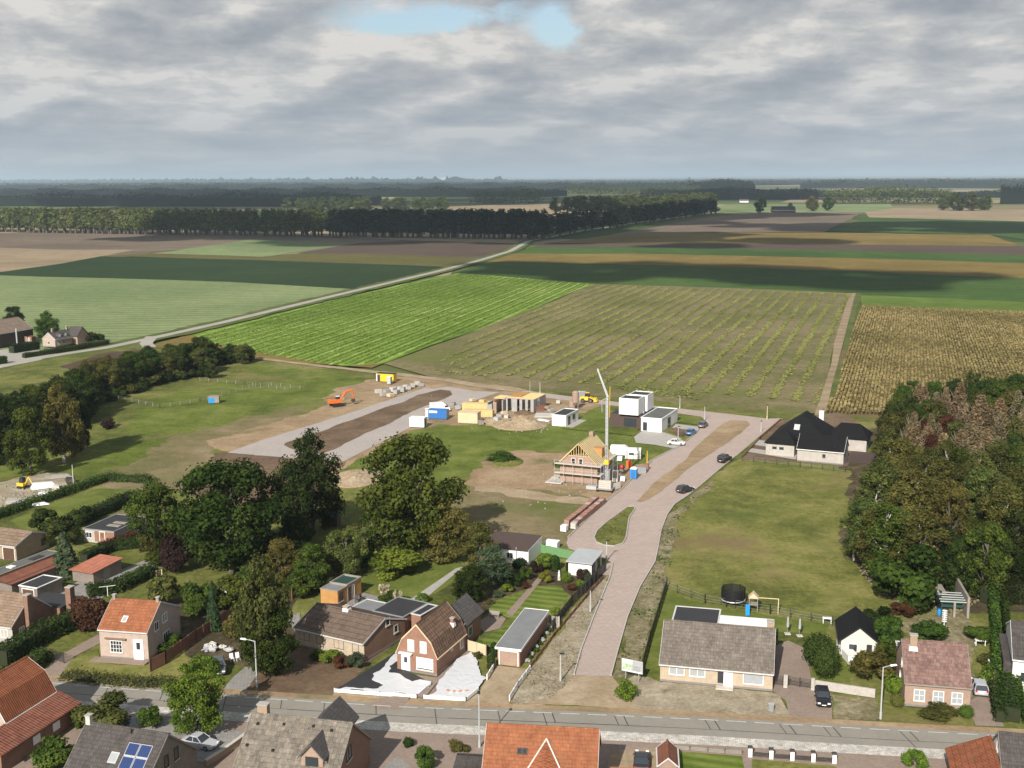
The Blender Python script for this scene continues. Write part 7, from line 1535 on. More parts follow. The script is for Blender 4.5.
# ------------------------------------------------------------------ site cabins, containers and stacks
def boxcabin(name, label, cat, px, ang, L, Wd, H, mat, roof='white', parts='ribs', lift=.15):
    g = G(*px); o = thing(name, label, cat, (g.x, g.y, 0), R(ang)); MB().box(0, L, 0, Wd, lift, H).build('body', MT[mat] if isinstance(mat, str) else mat, o, bevel=.03)
    MB().box(-.05, L + .05, -.05, Wd + .05, H + .002, H + .12).build('roof', MT[roof], o)
    if parts == 'ribs':
        for side in (-.04, Wd + .002):
            mb = MB()
            for k in range(int(L / .32)): mb.box(.1 + k * .32, .1 + k * .32 + .14, side, side + .038, lift + .15, H - .12)
            mb.build('ribs', MT[mat] if isinstance(mat, str) else mat, o)
        mb = MB()
        for yy in (.08, Wd / 2 + .03): mb.box(L + .002, L + .04, yy, yy + Wd / 2 - .11, lift + .1, H - .1)
        mb.build('doors', MT['steel'], o)
    if lift: MB().box(.2, L - .2, .2, Wd - .2, 0, lift).build('skids', MT['steel'], o)
    return o
o = boxcabin('site_container', 'white steel site container at the edge of the grass plot', 'container', (409.5, 427.3), -14, 4.0, 2.3, 2.5, 'white'); MB().box(4.045, 4.08, .2, 1.1, .3, 2.2).build('door', MT['darkgreen'], o)
o = boxcabin('site_container', 'bright blue steel container with white board at the site', 'container', (428, 418.8), -14, 5.2, 2.4, 2.4, 'blue', 'blue'); MB().box(.3, 2.6, -.08, -.045, 1.7, 2.3).build('board', MT['white'], o)
o = boxcabin('site_toilet', 'narrow red brown site toilet between the two containers', 'site toilet', (425, 417.5), -14, 1.1, 1.1, 2.3, 'terracotta', 'white', ''); MB().box(.2, .9, -.04, -.002, .2, 2.1).build('door', MT['white'], o)
o = boxcabin('site_hut', 'yellow site hut with dark roof beside the dirt track', 'hut', (376.5, 381.5), -20, 6.0, 2.4, 2.6, 'yellow', 'bitumen', ''); MB().box(.35, 1.3, -.05, -.002, .2, 2.3).build('door', MT['darkframe'], o); MB().box(-.05, .3, -.06, -.001, .2, 2.5).build('corner_panel', MT['white'], o)
o = boxcabin('site_toilet', 'white and turquoise site toilet before the yellow hut', 'site toilet', (387, 384.5), -20, 1.2, 1.2, 2.3, MT['zinc'], 'white', ''); MB().box(1.202, 1.24, .1, 1.1, .2, 2.2).build('door', plain('turquoise', (.05, .32, .30), .5), o)
o = boxcabin('site_hut', 'white panel site cabin behind the scaffold near the toilet', 'hut', (625, 459.5), -8, 3.6, 2.0, 2.3, 'offwhite', 'white', ''); MB().box(.9, 2.0, -.04, -.002, 1.1, 1.6).build('window', MT['darkgreen'], o); MB().box(.1, .7, -.05, -.002, .2, 2.1).build('door', MT['galv'], o)
o = boxcabin('site_toilet', 'bright blue plastic site toilet with white cap by the street', 'site toilet', (630, 479), -20, 1.35, 1.3, 2.2, 'brightblue', 'white', ''); MB().taper(.1, 1.25, .1, 1.2, 2.33, 2.6, .3, .3).build('vent_cap', MT['whiteplastic'], o); MB().box(.25, 1.1, -.04, -.002, .25, 2.0).build('door', MT['blue'], o)
o = boxcabin('field_shelter', 'small shelter with blue sheet side on the grazing land', 'shelter', (208.5, 403.5), 5, 3.0, 2.0, 1.9, 'oldwood', 'oldwood', ''); MB().box(.1, 1.7, -.06, -.002, .1, 1.6).build('blue_sheet', MT['brightblue'], o)
def stack(name, label, cat, px, ang, L, Wd, H, mat, layers=6, group=None, pallet=True, gap=.04):
    g = G(*px); o = thing(name, label, cat, (g.x, g.y, 0), R(ang), group); mb = MB(); z0 = .14 if pallet else 0.0; hl = (H - z0) / layers
    for k in range(layers): e = .02 * (k % 2); mb.box(e, L - e, e, Wd - e, z0 + k * hl, z0 + (k + 1) * hl - gap * hl)
    mb.build('load', MT[mat] if isinstance(mat, str) else mat, o)
    if pallet:
        p = MB()
        for k in range(3): p.box(0, L, Wd * (.02 + .44 * k), Wd * (.1 + .44 * k), 0, .13)
        p.build('pallet', MT['oldwood'], o)
    return o
stack('timber_stack', 'tall stack of yellow roof timber beside the open walls', 'timber stack', (462, 411), -12, 8.4, 2.4, 2.2, 'timber', 7); stack('timber_stack', 'second yellow timber stack nearer the pale crate', 'timber stack', (463, 416.5), -12, 8.2, 2.2, 1.9, 'timber', 6)
o = stack('crate', 'large pale plywood crate on the site edge', 'crate', (458, 423), -16, 5.4, 3.0, 2.9, 'paletimber', 1); MB().box(-.04, 5.44, -.04, 3.04, 2.86, 2.98).build('lid', MT['paletimber'], o)
rnd = random.Random(3)
for r0, r1, lb in (((575.5, 529), (604, 504.5), 'near the kerb'), ((569, 526.5), (597.5, 503), 'of the rear row')):
    A, B_ = G(*r0), G(*r1)
    for k in range(14):
        p = A.lerp(B_, k / 13); pxx = PX(p.x, p.y, 0)
        stack('brick_pallet', 'pallet of red bricks ' + ('in the row nearest the kerb' if 'near' in lb else 'in the row behind, on the grass side'), 'brick pallet', pxx, 67 + rnd.uniform(-2, 2), 1.15, 1.0, rnd.uniform(1.05, 1.2), 'palletbrick', 7, 'brick pallets ' + lb)
stack('block_pallet', 'wrapped pale pallet at the end of the rear brick row', 'block pallet', (566, 532.5), 67, 1.2, 1.1, 1.2, 'whiteplastic', 3); stack('block_pallet', 'wrapped pale pallet at the near end of the kerb row', 'block pallet', (575.5, 529.8), 67, 1.1, 1.0, 1.15, 'stone', 3)
for k, (px_, H_, m) in enumerate([((376.5, 394), .9, 'stone'), ((382, 397), .8, 'concrete'), ((386, 394.5), 1.0, 'block'), ((390, 397.5), .7, 'paletimber'), ((393, 392.5), 1.1, 'stone'), ((397, 394.5), .9, 'block'), ((400, 391.5), 1.0, 'galv'), ((404, 392.5), 1.2, 'block'), ((407, 389.5), .9, 'stone'), ((411, 390), .8, 'block'), ((415, 387.5), .9, 'concrete'), ((420, 385.5), .8, 'stone'), ((424, 386.5), .6, 'block')]):
    stack('paver_stack', 'grey stack of paving stones in the heap line along the loop road', 'paver stack', px_, 30 + k * 7, 1.9, 1.4, H_ + .3, m, 5, 'paving stacks along the loop road')
tag(MB().prism([(-4, -2.5), (3.5, -2.8), (4.2, 2.0), (-3.5, 2.6)], 0, .25).build('concrete_slab', MT['stone']), 'pale concrete floor slab beside the small new bungalow', 'concrete slab').location = G(549, 415.5)
for lb, pxp, L, Wd in (('pale concrete floor plate lying near the scaffold', (545, 483), 3.6, 3.6), ('second pale concrete floor plate with openings by the scaffold', (551, 478.5), 3.0, 2.6)):
    g = G(*pxp); o = thing('floor_plate', lb, 'concrete plate', (g.x, g.y, 0), R(-22)); MB().box(0, L, 0, Wd, .05, .25).build('plate', MT['stone'], o); MB().box(.5, L - .5, .5, Wd * .45, .252, .262).build('opening', MT['concrete'], o)
stack('block_pallet', 'grey block stack at the foot of the tower crane', 'block pallet', (603, 484), -20, 1.4, 1.2, 3.0, 'block', 7); stack('block_pallet', 'pale block stack between crane and street', 'block pallet', (612, 482), -20, 1.2, 1.2, 2.4, 'stone', 6)
g = G(611, 491); o = thing('concrete_barrier', 'pale concrete barrier slab standing at the kerb by the crane', 'barrier', (g.x, g.y, 0), R(48)); MB().hull([(0, 0, 0), (3.4, 0, 0), (3.4, .6, 0), (0, .6, 0)], [(0, .2, 1.25), (3.4, .2, 1.25), (3.4, .4, 1.25), (0, .4, 1.25)]).build('slab', MT['stone'], o); MB().box(.8, 1.2, -.05, .2, .0, .1).build('foot', MT['rubber'], o)
stack('sheet_pallet', 'pallet of shiny metal sheets in front of the gable house', 'sheet pallet', (586, 489.5), -20, 2.2, 1.2, .8, 'galv', 4)
g = G(622, 473); o = thing('cement_mixer', 'red cement mixer among the site clutter', 'cement mixer', (g.x, g.y, 0), R(10)); MB().lathe([(.25, .9), (.55, 1.1), (.6, 1.4), (.35, 1.8), (.3, 1.82)], 12).build('drum', MT['redpaint'], o); MB().box(-.5, .5, -.35, .35, .35, .85).build('frame', MT['steel'], o)
for sy in (-.4, .4): wheel_parts(o, -.35, sy, .3, .12)
g = G(617, 461.5); MBo = thing('water_tank', 'white caged water tank beside the scaffold', 'tank', (g.x, g.y, 0), R(-20)); MB().box(0, 1.1, 0, 1.0, .18, 1.15).build('tank', MT['whiteplastic'], MBo, bevel=.08); mb = MB()
for k in range(5): mb.box(-.03 + k * .28, .01 + k * .28, -.03, .0, .1, 1.2)
mb.build('cage', MT['galv'], MBo)
stack('block_pallet', 'orange wrapped pallet beside the white site cabin', 'block pallet', (626, 468), -15, 1.2, 1.2, 1.6, 'orange', 3); stack('block_pallet', 'grey blue pallet behind the bright blue site toilet', 'block pallet', (637, 473), -15, 2.0, 1.2, 1.3, 'steel', 3); stack('brick_pallet', 'single red brick pallet beside the street behind the blue toilet', 'brick pallet', (643, 470), -15, 1.2, 1.1, 1.3, 'redbrick', 6); stack('block_pallet', 'white wrapped pallet beside the red cement mixer', 'block pallet', (620, 481.5), -15, 1.0, 1.0, 1.0, 'whiteplastic', 2)
g = G(575.5, 408.5); o = thing('mortar_silo', 'pinkish mortar silo standing on legs at the site', 'silo', (g.x, g.y, 0), 0); MB().lathe([(.2, .9), (.9, 1.8), (.95, 4.6), (.5, 5.0)], 12).build('drum', MT['rawbrick'], o)
for a in range(4): MB().tube((math.cos(a * 1.57 + .78) * 1.0, math.sin(a * 1.57 + .78) * 1.0, 0), (math.cos(a * 1.57 + .78) * .9, math.sin(a * 1.57 + .78) * .9, 2.4), .07).build('leg', MT['steel'], o)
stack('block_pallet', 'pinkish block stack beside the mortar silo', 'block pallet', (569.5, 407.5), -20, 1.5, 1.4, 2.0, 'rawbrick', 5); stack('mesh_bundle', 'bundle of grey mesh cages behind the mortar silo', 'mesh bundle', (577, 398.5), -20, 2.4, 1.6, 2.2, 'galv', 9, pallet=False, gap=.6)
g = G(541, 421); tag(MB().blob((0, 0, 0), (2.6, 1.6, .55), 4, .25, 14, 6, flat=0).build('tarpaulin', MT['sheet'], smooth=True), 'white tarpaulin bundle beside the soil mound', 'tarpaulin').location = g
def mound(label, px, rx, ry, h_, mat, seed):
    g = G(*px); rs = np.random.RandomState(seed); nx, ny = 34, 26; mb = MB(); vs = []
    for j in range(ny + 1):
        for i in range(nx + 1):
            u, v_ = i / nx * 2 - 1, j / ny * 2 - 1; q = math.sqrt(u * u + v_ * v_); b_ = max(0, 1 - q) ** .85; lump = .7 + .3 * math.sin(u * 5 + seed) * math.cos(v_ * 4 + seed * 2) + rs.uniform(-.13, .13)
            vs.append((u * rx, v_ * ry, h_ * b_ * lump - (0.25 if q > .97 else 0)))
    mb.v = vs; mb.f = [(j * (nx + 1) + i, j * (nx + 1) + i + 1, (j + 1) * (nx + 1) + i + 1, (j + 1) * (nx + 1) + i) for j in range(ny) for i in range(nx)]
    o = mb.build('soil_mound', GR[mat], smooth=False); o.location = (g.x, g.y, 0); o.rotation_euler = (0, 0, R(-15)); return tag(o, label, 'soil mound')
mound('high brown sand mound before the grey block shell', (520, 424), 7.5, 8, 2.6, 'sand', 2); mound('low pale sand heap beside the plywood crate', (493, 421), 3.2, 4, 1.0, 'sand', 5); mound('sandy soil heap at the end of the paved loop', (356, 478), 6, 8, 1.8, 'sand', 7); mound('weedy soil heap on the grass plot', (508, 462), 3.5, 5, .9, 'meadow', 8); mound('reddish soil heap before the grey block shell', (525, 412.5), 3.0, 4, 1.0, 'dark_dirt', 9)
for k, (px_, m) in enumerate([((496, 417), 'block'), ((503, 415), 'paletimber'), ((508, 419), 'stone'), ((484, 425), 'oldwood'), ((500, 421.5), 'galv'), ((548, 408), 'rawbrick'), ((552, 411), 'block'), ((452, 405), 'oldwood'), ((455, 409), 'galv'), ((479, 404), 'timber'), ((488, 404), 'timber'), ((472, 402), 'paletimber'), ((560, 404), 'stone'), ((565, 413), 'oldwood')]):
    stack('material_pallet', 'small pallet of building material between the house shells', 'pallet', px_, k * 37, 1.5 + .1 * (k % 4), 1.1, .7 + .13 * (k % 5), m, 3 + k % 3, 'material pallets between the house shells')
stack('scrap_trailer', 'dark red trailer of scrap before the grey block shell', 'trailer', (533, 412), 20, 3.4, 1.8, 1.5, 'fencewood', 2)
# stones and rubble scattered over the site: too many to count
rs = np.random.RandomState(8); mb = MB()
for (cx_, cy_, rx, ry, n) in ((520, 424, 40, 8, 130), (500, 418, 20, 6, 50), (555, 412, 20, 8, 50), (570, 480, 35, 12, 70), (610, 470, 14, 10, 50), (400, 391, 26, 6, 90), (30, 492, 34, 11, 110), (530, 505, 40, 14, 12)):
    for k in range(n):
        g = G(cx_ + rs.normal(0, rx / 2), cy_ + rs.normal(0, ry / 2)); s_ = rs.uniform(.06, .2); mb.taper(g.x - s_, g.x + s_ * rs.uniform(.5, 1.4), g.y - s_, g.y + s_, -.05, s_ * rs.uniform(.6, 1.3), s_ * .25, s_ * .25)
tag(mb.build('rubble', MT['oldwood']), 'loose stones and rubble scattered over the building sites', 'rubble', kind='stuff')
# ------------------------------------------------------------------ lamps, poles, fences, garden things
def lamp(label, base, top, arm=1.2, ang=-90, mat='galv', r=.075, black=False):
    g = G(*base); h_ = height_at(g.x, g.y, top); o = thing('street_lamp', label, 'street lamp', (g.x, g.y, 0), R(ang)); r *= 1.15
    MB().tube((0, 0, 0), (0, 0, h_), r * 1.3, r * .8, 8).build('pole', MT[mat], o); MB().tube((0, 0, 0), (0, 0, .9), r * 1.7, r * 1.7, 8).build('base', MT[mat], o)
    if arm > .4:
        MB().tube((0, 0, h_ - .05), (arm, 0, h_ + .12), .05, .04, 6).build('arm', MT[mat], o); hd = MB().hull([(arm - .1, -.17, h_ + .05), (arm + .75, -.12, h_ + .1), (arm + .75, .12, h_ + .1), (arm - .1, .17, h_ + .05)], [(arm, -.1, h_ + .22), (arm + .65, -.08, h_ + .22), (arm + .65, .08, h_ + .22), (arm, .1, h_ + .22)]).build('lamp_head', MT['whiteplastic'], o)
        MB().box(arm + .05, arm + .6, -.09, .09, h_ + .03, h_ + .06).build('lens', MT['curtain'], hd)
    else:
        hd = MB().box(-.1, .5, -.16, .16, h_, h_ + .12).build('lamp_head', MT['black'], o); MB().box(.0, .42, -.12, .12, h_ - .03, h_ - .004).build('lens', MT['curtain'], hd)
    return o
lamp('tall pale street lamp in front of the bare brown yard', (257, 687), 641, 1.3, 165); lamp('tall pale street lamp beside the orange tiled roof', (479.5, 748), 692, .0, -90); lamp('tall pale street lamp before the tiled cottage', (880.5, 719), 667, 1.0, 10)
lamp('short dark headed lamp post on the gravelly verge corner', (560.5, 681), 654, .2, 0); lamp('short dark headed lamp post by the garden fence verge', (590.3, 611.5), 590, .2, 0); lamp('slim lamp post between carport and teardrop island', (606.5, 560.5), 541, .2, 20)
lamp('slim lamp post next to the cream car', (678, 443), 426.5, .2, -20); lamp('slim lamp post next to the grey car', (704.5, 420), 406, .2, -20); lamp('slim lamp post behind the white modern house', (679.8, 408.5), 395, .2, -90); lamp('slim lamp post at the head of the long earth island', (761, 432), 421, .2, -90)
lamp('slim wooden lamp post at the corner before the villa', (767, 419.5), 405, .2, -90, 'paletimber'); lamp('slim lamp post far along the upper street', (540, 394), 381, .2, -90)
def pole(label, base, top, mat='oldwood', r=.11, cat='pole', name='utility_pole'):
    g = G(*base); h_ = height_at(g.x, g.y, top); o = thing(name, label, cat, (g.x, g.y, 0)); MB().tube((0, 0, 0), (0, 0, h_), r, r * .75, 8).build('post', MT[mat], o); MB().tube((0, 0, h_), (0, 0, h_ + .08), r * .9, r * .2, 8).build('cap', MT['steel'], o); return o
pole('pale wooden pole at the edge of the storage yard', (73.5, 484), 465, 'stone'); pole('yellow marker post beside the blue site toilet', (647, 466), 451, 'yellow', .1); pole('thin pole behind the grey block shell', (530, 393), 381, 'galv', .07)
def fence(label, px, h_, mat, post='oldwood', gap=2.0, name='fence', style='panel', th=.05, cat='fence', group=None):
    pts = [G(*p) for p in px]; c = pts[0]; o = thing(name, label, cat, (c.x, c.y, 0), 0, group); mb = MB(); posts = []
    for a, b_ in zip(pts[:-1], pts[1:]):
        d = b_ - a; L = d.length; d = d / L; q = Vector((-d.y, d.x, 0)) * th / 2; n = max(1, int(L / gap + .5))
        for k in range(n):
            p0, p1 = a - c + d * (L * k / n), a - c + d * (L * (k + 1) / n); posts.append(p0)
            def bar(u0, u1, z0, z1):
                s, e = p0.lerp(p1, u0), p0.lerp(p1, u1); mb.hull([(s - q)[:2] + (z0,), (e - q)[:2] + (z0,), (e + q)[:2] + (z0,), (s + q)[:2] + (z0,)], [(s - q)[:2] + (z1,), (e - q)[:2] + (z1,), (e + q)[:2] + (z1,), (s + q)[:2] + (z1,)])
            if style == 'panel':
                nb = 9
                for i in range(nb): bar(.03 + .94 * i / nb, .03 + .94 * (i + .93) / nb, .06, h_ - .03 * (i % 2))
            elif style == 'rails':
                for z in (.35, .65, .95): bar(0, 1, h_ * z - .05, h_ * z + .05)
            elif style == 'wire':
                for z in (.3, .6, .95): bar(0, 1, h_ * z - .008, h_ * z + .008)
            elif style == 'slab':
                for i in range(4): bar(.02, .98, h_ * i / 4 + .01, h_ * (i + .94) / 4)
            elif style == 'mesh':
                for i in range(6): bar(0, 1, h_ * (i + .8) / 6.2, h_ * (i + .8) / 6.2 + .03)
                for i in range(10): bar(i / 10, i / 10 + .012, .05, h_)
            elif style == 'solid': bar(0, 1, 0, h_)
            elif style == 'pickets':
                bar(0, 1, h_ * .3, h_ * .3 + .07); bar(0, 1, h_ * .75, h_ * .75 + .07)
                for i in range(8): bar(i / 8 + .03, i / 8 + .09, .05, h_)
        posts.append(b_ - c)
    mb.build({'panel': 'boards', 'rails': 'rails', 'wire': 'wires', 'slab': 'slabs', 'mesh': 'mesh', 'solid': 'sheet', 'pickets': 'pickets'}[style], MT[mat], o)
    if style != 'solid' or post:
        for p in posts[:90]:
            MB().box(p.x - .06, p.x + .06, p.y - .06, p.y + .06, 0, h_ + .08).build('post', MT[post], o)
    return o
fence('red brown board fence between pale house garden and rough drive', [(150, 672), (166, 664), (196, 642), (232, 619)], 1.8, 'fencewood', 'fencewood'); fence('red brown board fence behind the wooden cabin', [(292, 600), (312, 585), (328, 577)], 1.8, 'fencewood', 'fencewood'); fence('red brown fence panels beside the pergola lawn', [(328, 577), (352, 570)], 1.7, 'fencewood', 'fencewood')
fence('dark mesh fence along the back garden and its verge', [(552, 632), (572, 606), (606, 571)], 1.7, 'darkframe', 'darkframe', 2.2, style='mesh'); fence('dark board fence beside the beige bungalow lot', [(641, 674), (650, 641), (659, 612), (667, 586)], 1.35, 'darkframe', 'darkframe', 2.0); fence('pale concrete slab screen at the garage end', [(548, 626), (559, 628)], 1.7, 'oldwood', 'stone', 1.5, style='slab'); fence('pale board fence behind the front garden bed', [(468, 651), (486, 656)], 1.6, 'paletimber', 'oldwood', 1.7)
fence('bright green sheet fence beside the carport', [(541, 553), (577, 561)], 1.6, 'greenpaint', 'greenpaint', 1.8, style='panel')
fence('low brown board edging along the gravelly verge', [(530, 668), (554, 636), (586, 598), (604, 578)], .45, 'fencewood', 'fencewood', 2.4, style='solid')
fence('white low rail fence edging the driveway to the garage', [(509.5, 701), (518, 687), (530, 671)], .75, 'white', 'white', 1.9, style='rails', th=.09); fence('white low rail fence on the other side of the garage driveway', [(487, 680), (495, 667)], .75, 'white', 'white', 1.6, style='rails', th=.09)
fence('low white border boards along the plastic covered yard', [(334.5, 692), (380, 695.5), (417, 698), (428, 688)], .45, 'white', 'white', 2.2, style='solid', th=.12); fence('low white border boards before the second plastic covered bed', [(424, 698.5), (466, 701), (478, 691)], .45, 'white', 'white', 2.2, style='solid', th=.12)
fence('row of short pale picket posts by the vegetable patch', [(122, 583), (162, 575)], .9, 'paletimber', 'paletimber', .9, style='wire'); fence('thin wire fence between lawn and olive plot', [(664, 588), (705, 603), (770, 614), (832, 625)], 1.3, 'steel', 'darkframe', 3.2, style='wire'); fence('wire fence around the lower villa plot', [(742, 461), (800, 467), (845, 472)], 1.2, 'steel', 'darkframe', 2.6, style='wire')
fence('dark brown board edging along the villa plot street side', [(742, 458.5), (760, 439), (781, 420)], .55, 'fencewood', 'fencewood', 2.4, style='panel'); fence('old wire fence crossing the grazing land', [(112, 398), (160, 408), (200, 402), (262, 385), (300, 389)], 1.1, 'oldwood', 'oldwood', 3.5, style='wire'); fence('old wire fence near the tree belt end', [(200, 381), (245, 385), (285, 390)], 1.1, 'oldwood', 'oldwood', 3.5, style='wire')
fence('dark mesh gate closing the drive beside the tall hedge', [(42, 657), (64, 663)], 1.5, 'darkframe', 'darkframe', 2.0, 'gate', 'mesh', cat='gate'); fence('dark iron driveway gate beside the beige bungalow', [(788.5, 685), (811, 688.5)], 1.2, 'darkframe', 'darkframe', 1.6, 'gate', 'mesh', cat='gate'); fence('narrow dark iron side gate at the beige bungalow corner', [(774, 684.5), (783, 685.5)], 1.2, 'darkframe', 'darkframe', 1.2, 'gate', 'mesh', cat='gate')
def wallthing(label, px, h_, th, mat, cap='stone', name='garden_wall'):
    pts = [G(*p) for p in px]; c = pts[0]; o = thing(name, label, 'wall', (c.x, c.y, 0))
    mb, mc = MB(), MB()
    for a, b_ in zip(pts[:-1], pts[1:]):
        d = (b_ - a).normalized(); q = Vector((-d.y, d.x, 0)) * th / 2; a, b_ = a - c, b_ - c
        for m, k, z0, z1 in ((mb, 1, 0, h_), (mc, 1.25, h_ + .002, h_ + .08)): m.hull([(a - q * k)[:2] + (z0,), (b_ - q * k)[:2] + (z0,), (b_ + q * k)[:2] + (z0,), (a + q * k)[:2] + (z0,)], [(a - q * k)[:2] + (z1,), (b_ - q * k)[:2] + (z1,), (b_ + q * k)[:2] + (z1,), (a + q * k)[:2] + (z1,)])
    mb.build('wall', MT[mat], o); mc.build('coping', MT[cap], o); return o
wallthing('low pinkish garden wall beside the parked black car', [(813, 688), (845, 693), (875, 697.5)], 1.0, .25, 'whitebrick'); wallthing('brick gate pillar at the bungalow driveway', [(783.5, 687), (787.5, 687.5)], 1.5, .5, 'whitebrick', name='gate_pillar'); wallthing('second brick gate pillar at the end of the garden wall', [(811, 689.5), (814.5, 690)], 1.4, .45, 'whitebrick', name='gate_pillar')
wallthing('brown retaining wall at the silver car drive', [(206, 768), (222, 758), (247, 740)], .9, .35, 'tanbrick')
# fence of white capped pillars by the cobbles
pts = [(750, 757), (771, 759), (792, 760.5), (813, 762), (834, 763.5)]
for k, p in enumerate(pts):
    g = G(*p); o = thing('gate_pillar', 'white fence pillar with dark cap along the cobbles', 'pillar', (g.x, g.y, 0), R(-6), 'white capped pillars'); MB().box(-.22, .22, -.22, .22, 0, 1.15).build('shaft', MT['white'], o); MB().taper(-.29, .29, -.29, .29, 1.152, 1.3, .06, .06).build('cap', MT['slate_x'], o)
fence('dark rail linking the white capped pillars', [(753, 757.2), (769, 758.8)] + [(773, 759.2), (790, 760.3), (811, 761.8), (832, 763.4)], .62, 'slate_x', 'slate_x', 2.6, 'fence', 'rails', .12)
fence('row of low brown posts with pale base wall before the small lawn', [(673, 749.5), (690, 751), (708, 752.5), (725, 754), (742, 755)], .5, 'oldwood', 'fencewood', 1.9, 'fence', 'rails', .12)
patch('lawn', 'small bright lawn behind the low brown posts', [(676, 752), (742, 757), (748, 790), (676, 790)], GR['mown_lawn'], dz=.01); patch('front_yard', 'dry grassy bed behind the white pillars', [(752, 760), (836, 767), (840, 790), (752, 790)], GR['dry_meadow'], dz=.01); patch('front_yard', 'dark grey slab terrace on the forecourt', [(384, 768), (398, 757), (416, 772), (416, 800), (380, 800)], GR['greypaver'], dz=.01)
patch('driveway', 'sandy forecourt where the dark blue black car stands', [(610, 752), (670, 748), (672, 800), (602, 800)], GR['sand'], dz=.01); patch('driveway', 'drive along the silver car in the shade', [(120, 735), (170, 718), (250, 735), (215, 765), (170, 760)], GR['greypaver'], dz=.01)
h = House('porch', 'small brick gabled porch at the low brown posts', 'porch', (659, 778), None, 4, rz=-6, W=1.9)
h.walls([(0, 0), (0, 1.5), (.95, 2.3), (1.9, 1.5), (1.9, 0)], 'y', MT['rawbrick'], False); h.roof([(0, 1.5), (.95, 2.3), (1.9, 1.5)], 'y', MT['red_y'], .2, .1, .1)
h = House('outbuilding', 'low outbuilding with pinkish flat roof beside the orange tiled house', 'outbuilding', (612, 812), None, 5, rz=-4, W=11); MB().box(0, 11, 0, 5, 0, 2.0).build('wall', MT['tanbrick'], h.root); MB().box(-.2, 11.2, -.2, 5.2, 2.02, 2.2).build('roof', MT['redsheet'], h.root)
h = House('shed', 'dark slate roofed shed beside the orange tiled house', 'shed', (452, 800), None, 5, rz=-7, W=3.4); MB().box(0, 3.4, 0, 5, 0, 2.0).build('wall', MT['tanbrick'], h.root); MB().hull([(-.3, -.3, 1.9), (3.6, -.3, 1.9), (3.6, 5.3, 2.4), (-.3, 5.3, 2.4)], [(-.3, -.3, 2.05), (3.6, -.3, 2.05), (3.6, 5.3, 2.55), (-.3, 5.3, 2.55)]).build('roof', MT['slate_x'], h.root)
# plastic sheets weighted over the front garden
def plastic(label, px, seed):
    """a thin white sheet with wavy edges, weighed down on the soil"""
    rnd = random.Random(seed); pts = dens([G(*p) for p in px], .4, .5, rnd); z = ZL[0] + .01
    return tag(MB().prism([(p.x, p.y) for p in pts], z, z + .06).build('plastic_sheet', MT['sheet']), label, 'plastic sheet')
patch('ground_cloth', 'black weed cloth showing through the white sheets', [(337, 690), (396, 653), (399, 668), (424, 680), (428, 686), (416, 696), (336, 691.5)], MT['blacksheet'], dz=.008)
plastic('crumpled white plastic sheet covering the front garden bed', [(338, 691.3), (346, 688.5), (362, 690), (378, 690), (384, 686), (372, 681), (373, 675), (385, 667), (390, 660), (396.5, 654), (397.5, 661), (390, 667), (389, 674), (399, 675), (406, 680), (412, 683), (420, 681), (431, 683), (430, 687), (420, 695), (416, 697)], 4)
plastic('smooth white plastic sheet on the bed beside the brown path', [(427, 697.5), (437, 692), (471.5, 653.5), (476, 660), (479, 668), (481, 677), (487, 679.5), (478, 690), (466, 699.5)], 6)
rnd = random.Random(14)
for k in range(7):
    g = G(448 + k * 3.2, 694 + rnd.uniform(-2, 1)); s_ = rnd.uniform(.12, .22); tag(MB().blob((0, 0, .1), (s_ * 1.4, s_, s_ * .9), k, .3, 8, 5, flat=0).build('field_stone', MT['stone' if k % 2 else 'terracotta']), 'stone weighing down the smooth white plastic sheet', 'stone', 'stones on the smooth plastic sheet').location = (g.x, g.y, .12)

# trampoline, playhouse, swing, parasols, seat
g = G(733, 604); o = thing('trampoline', 'round black netted trampoline behind the beige bungalow', 'trampoline', (g.x, g.y, 0)); RR = 1.75
MB().lathe([(RR * .97, .82), (RR * .97, .9), (RR, .92)], 22).build('mat', MT['black'], o)
nm, nt_, nb_ = mat_new('net'); nb_.inputs['Base Color'].default_value = (.01, .01, .012, 1); nb_.inputs['Alpha'].default_value = .82
mb = MB(); i0 = len(mb.v)
for z in (.92, 2.65):
    for k in range(22): mb.v.append((RR * math.cos(k * 2 * math.pi / 22), RR * math.sin(k * 2 * math.pi / 22), z))
for k in range(22): l = (k + 1) % 22; mb.f.append((k, l, 22 + l, 22 + k))
mb.build('safety_net', nm, o); mb = MB()
for k in range(8): a = k * math.pi / 4; MB().tube((RR * 1.03 * math.cos(a), RR * 1.03 * math.sin(a), 0), (RR * 1.03 * math.cos(a), RR * 1.03 * math.sin(a), 2.75), .045).build('pole', MT['black'], o)
mb = MB()
for k in range(22): a, b_ = k * 2 * math.pi / 22, (k + 1) * 2 * math.pi / 22; mb.tube((RR * 1.02 * math.cos(a), RR * 1.02 * math.sin(a), .84), (RR * 1.02 * math.cos(b_), RR * 1.02 * math.sin(b_), .84), .07, .07, 5)
mb.build('frame_ring', MT['galv'], o)
g = G(749, 612); o = thing('playhouse', 'wooden play tower with pale gable, blue slide and swing beam', 'playhouse', (g.x, g.y, 0), R(-12))
for x in (0, 1.2):
    for y in (0, 1.2): MB().box(x - .05, x + .05, y - .05, y + .05, 0, 2.2).build('post', MT['oldwood'], o)
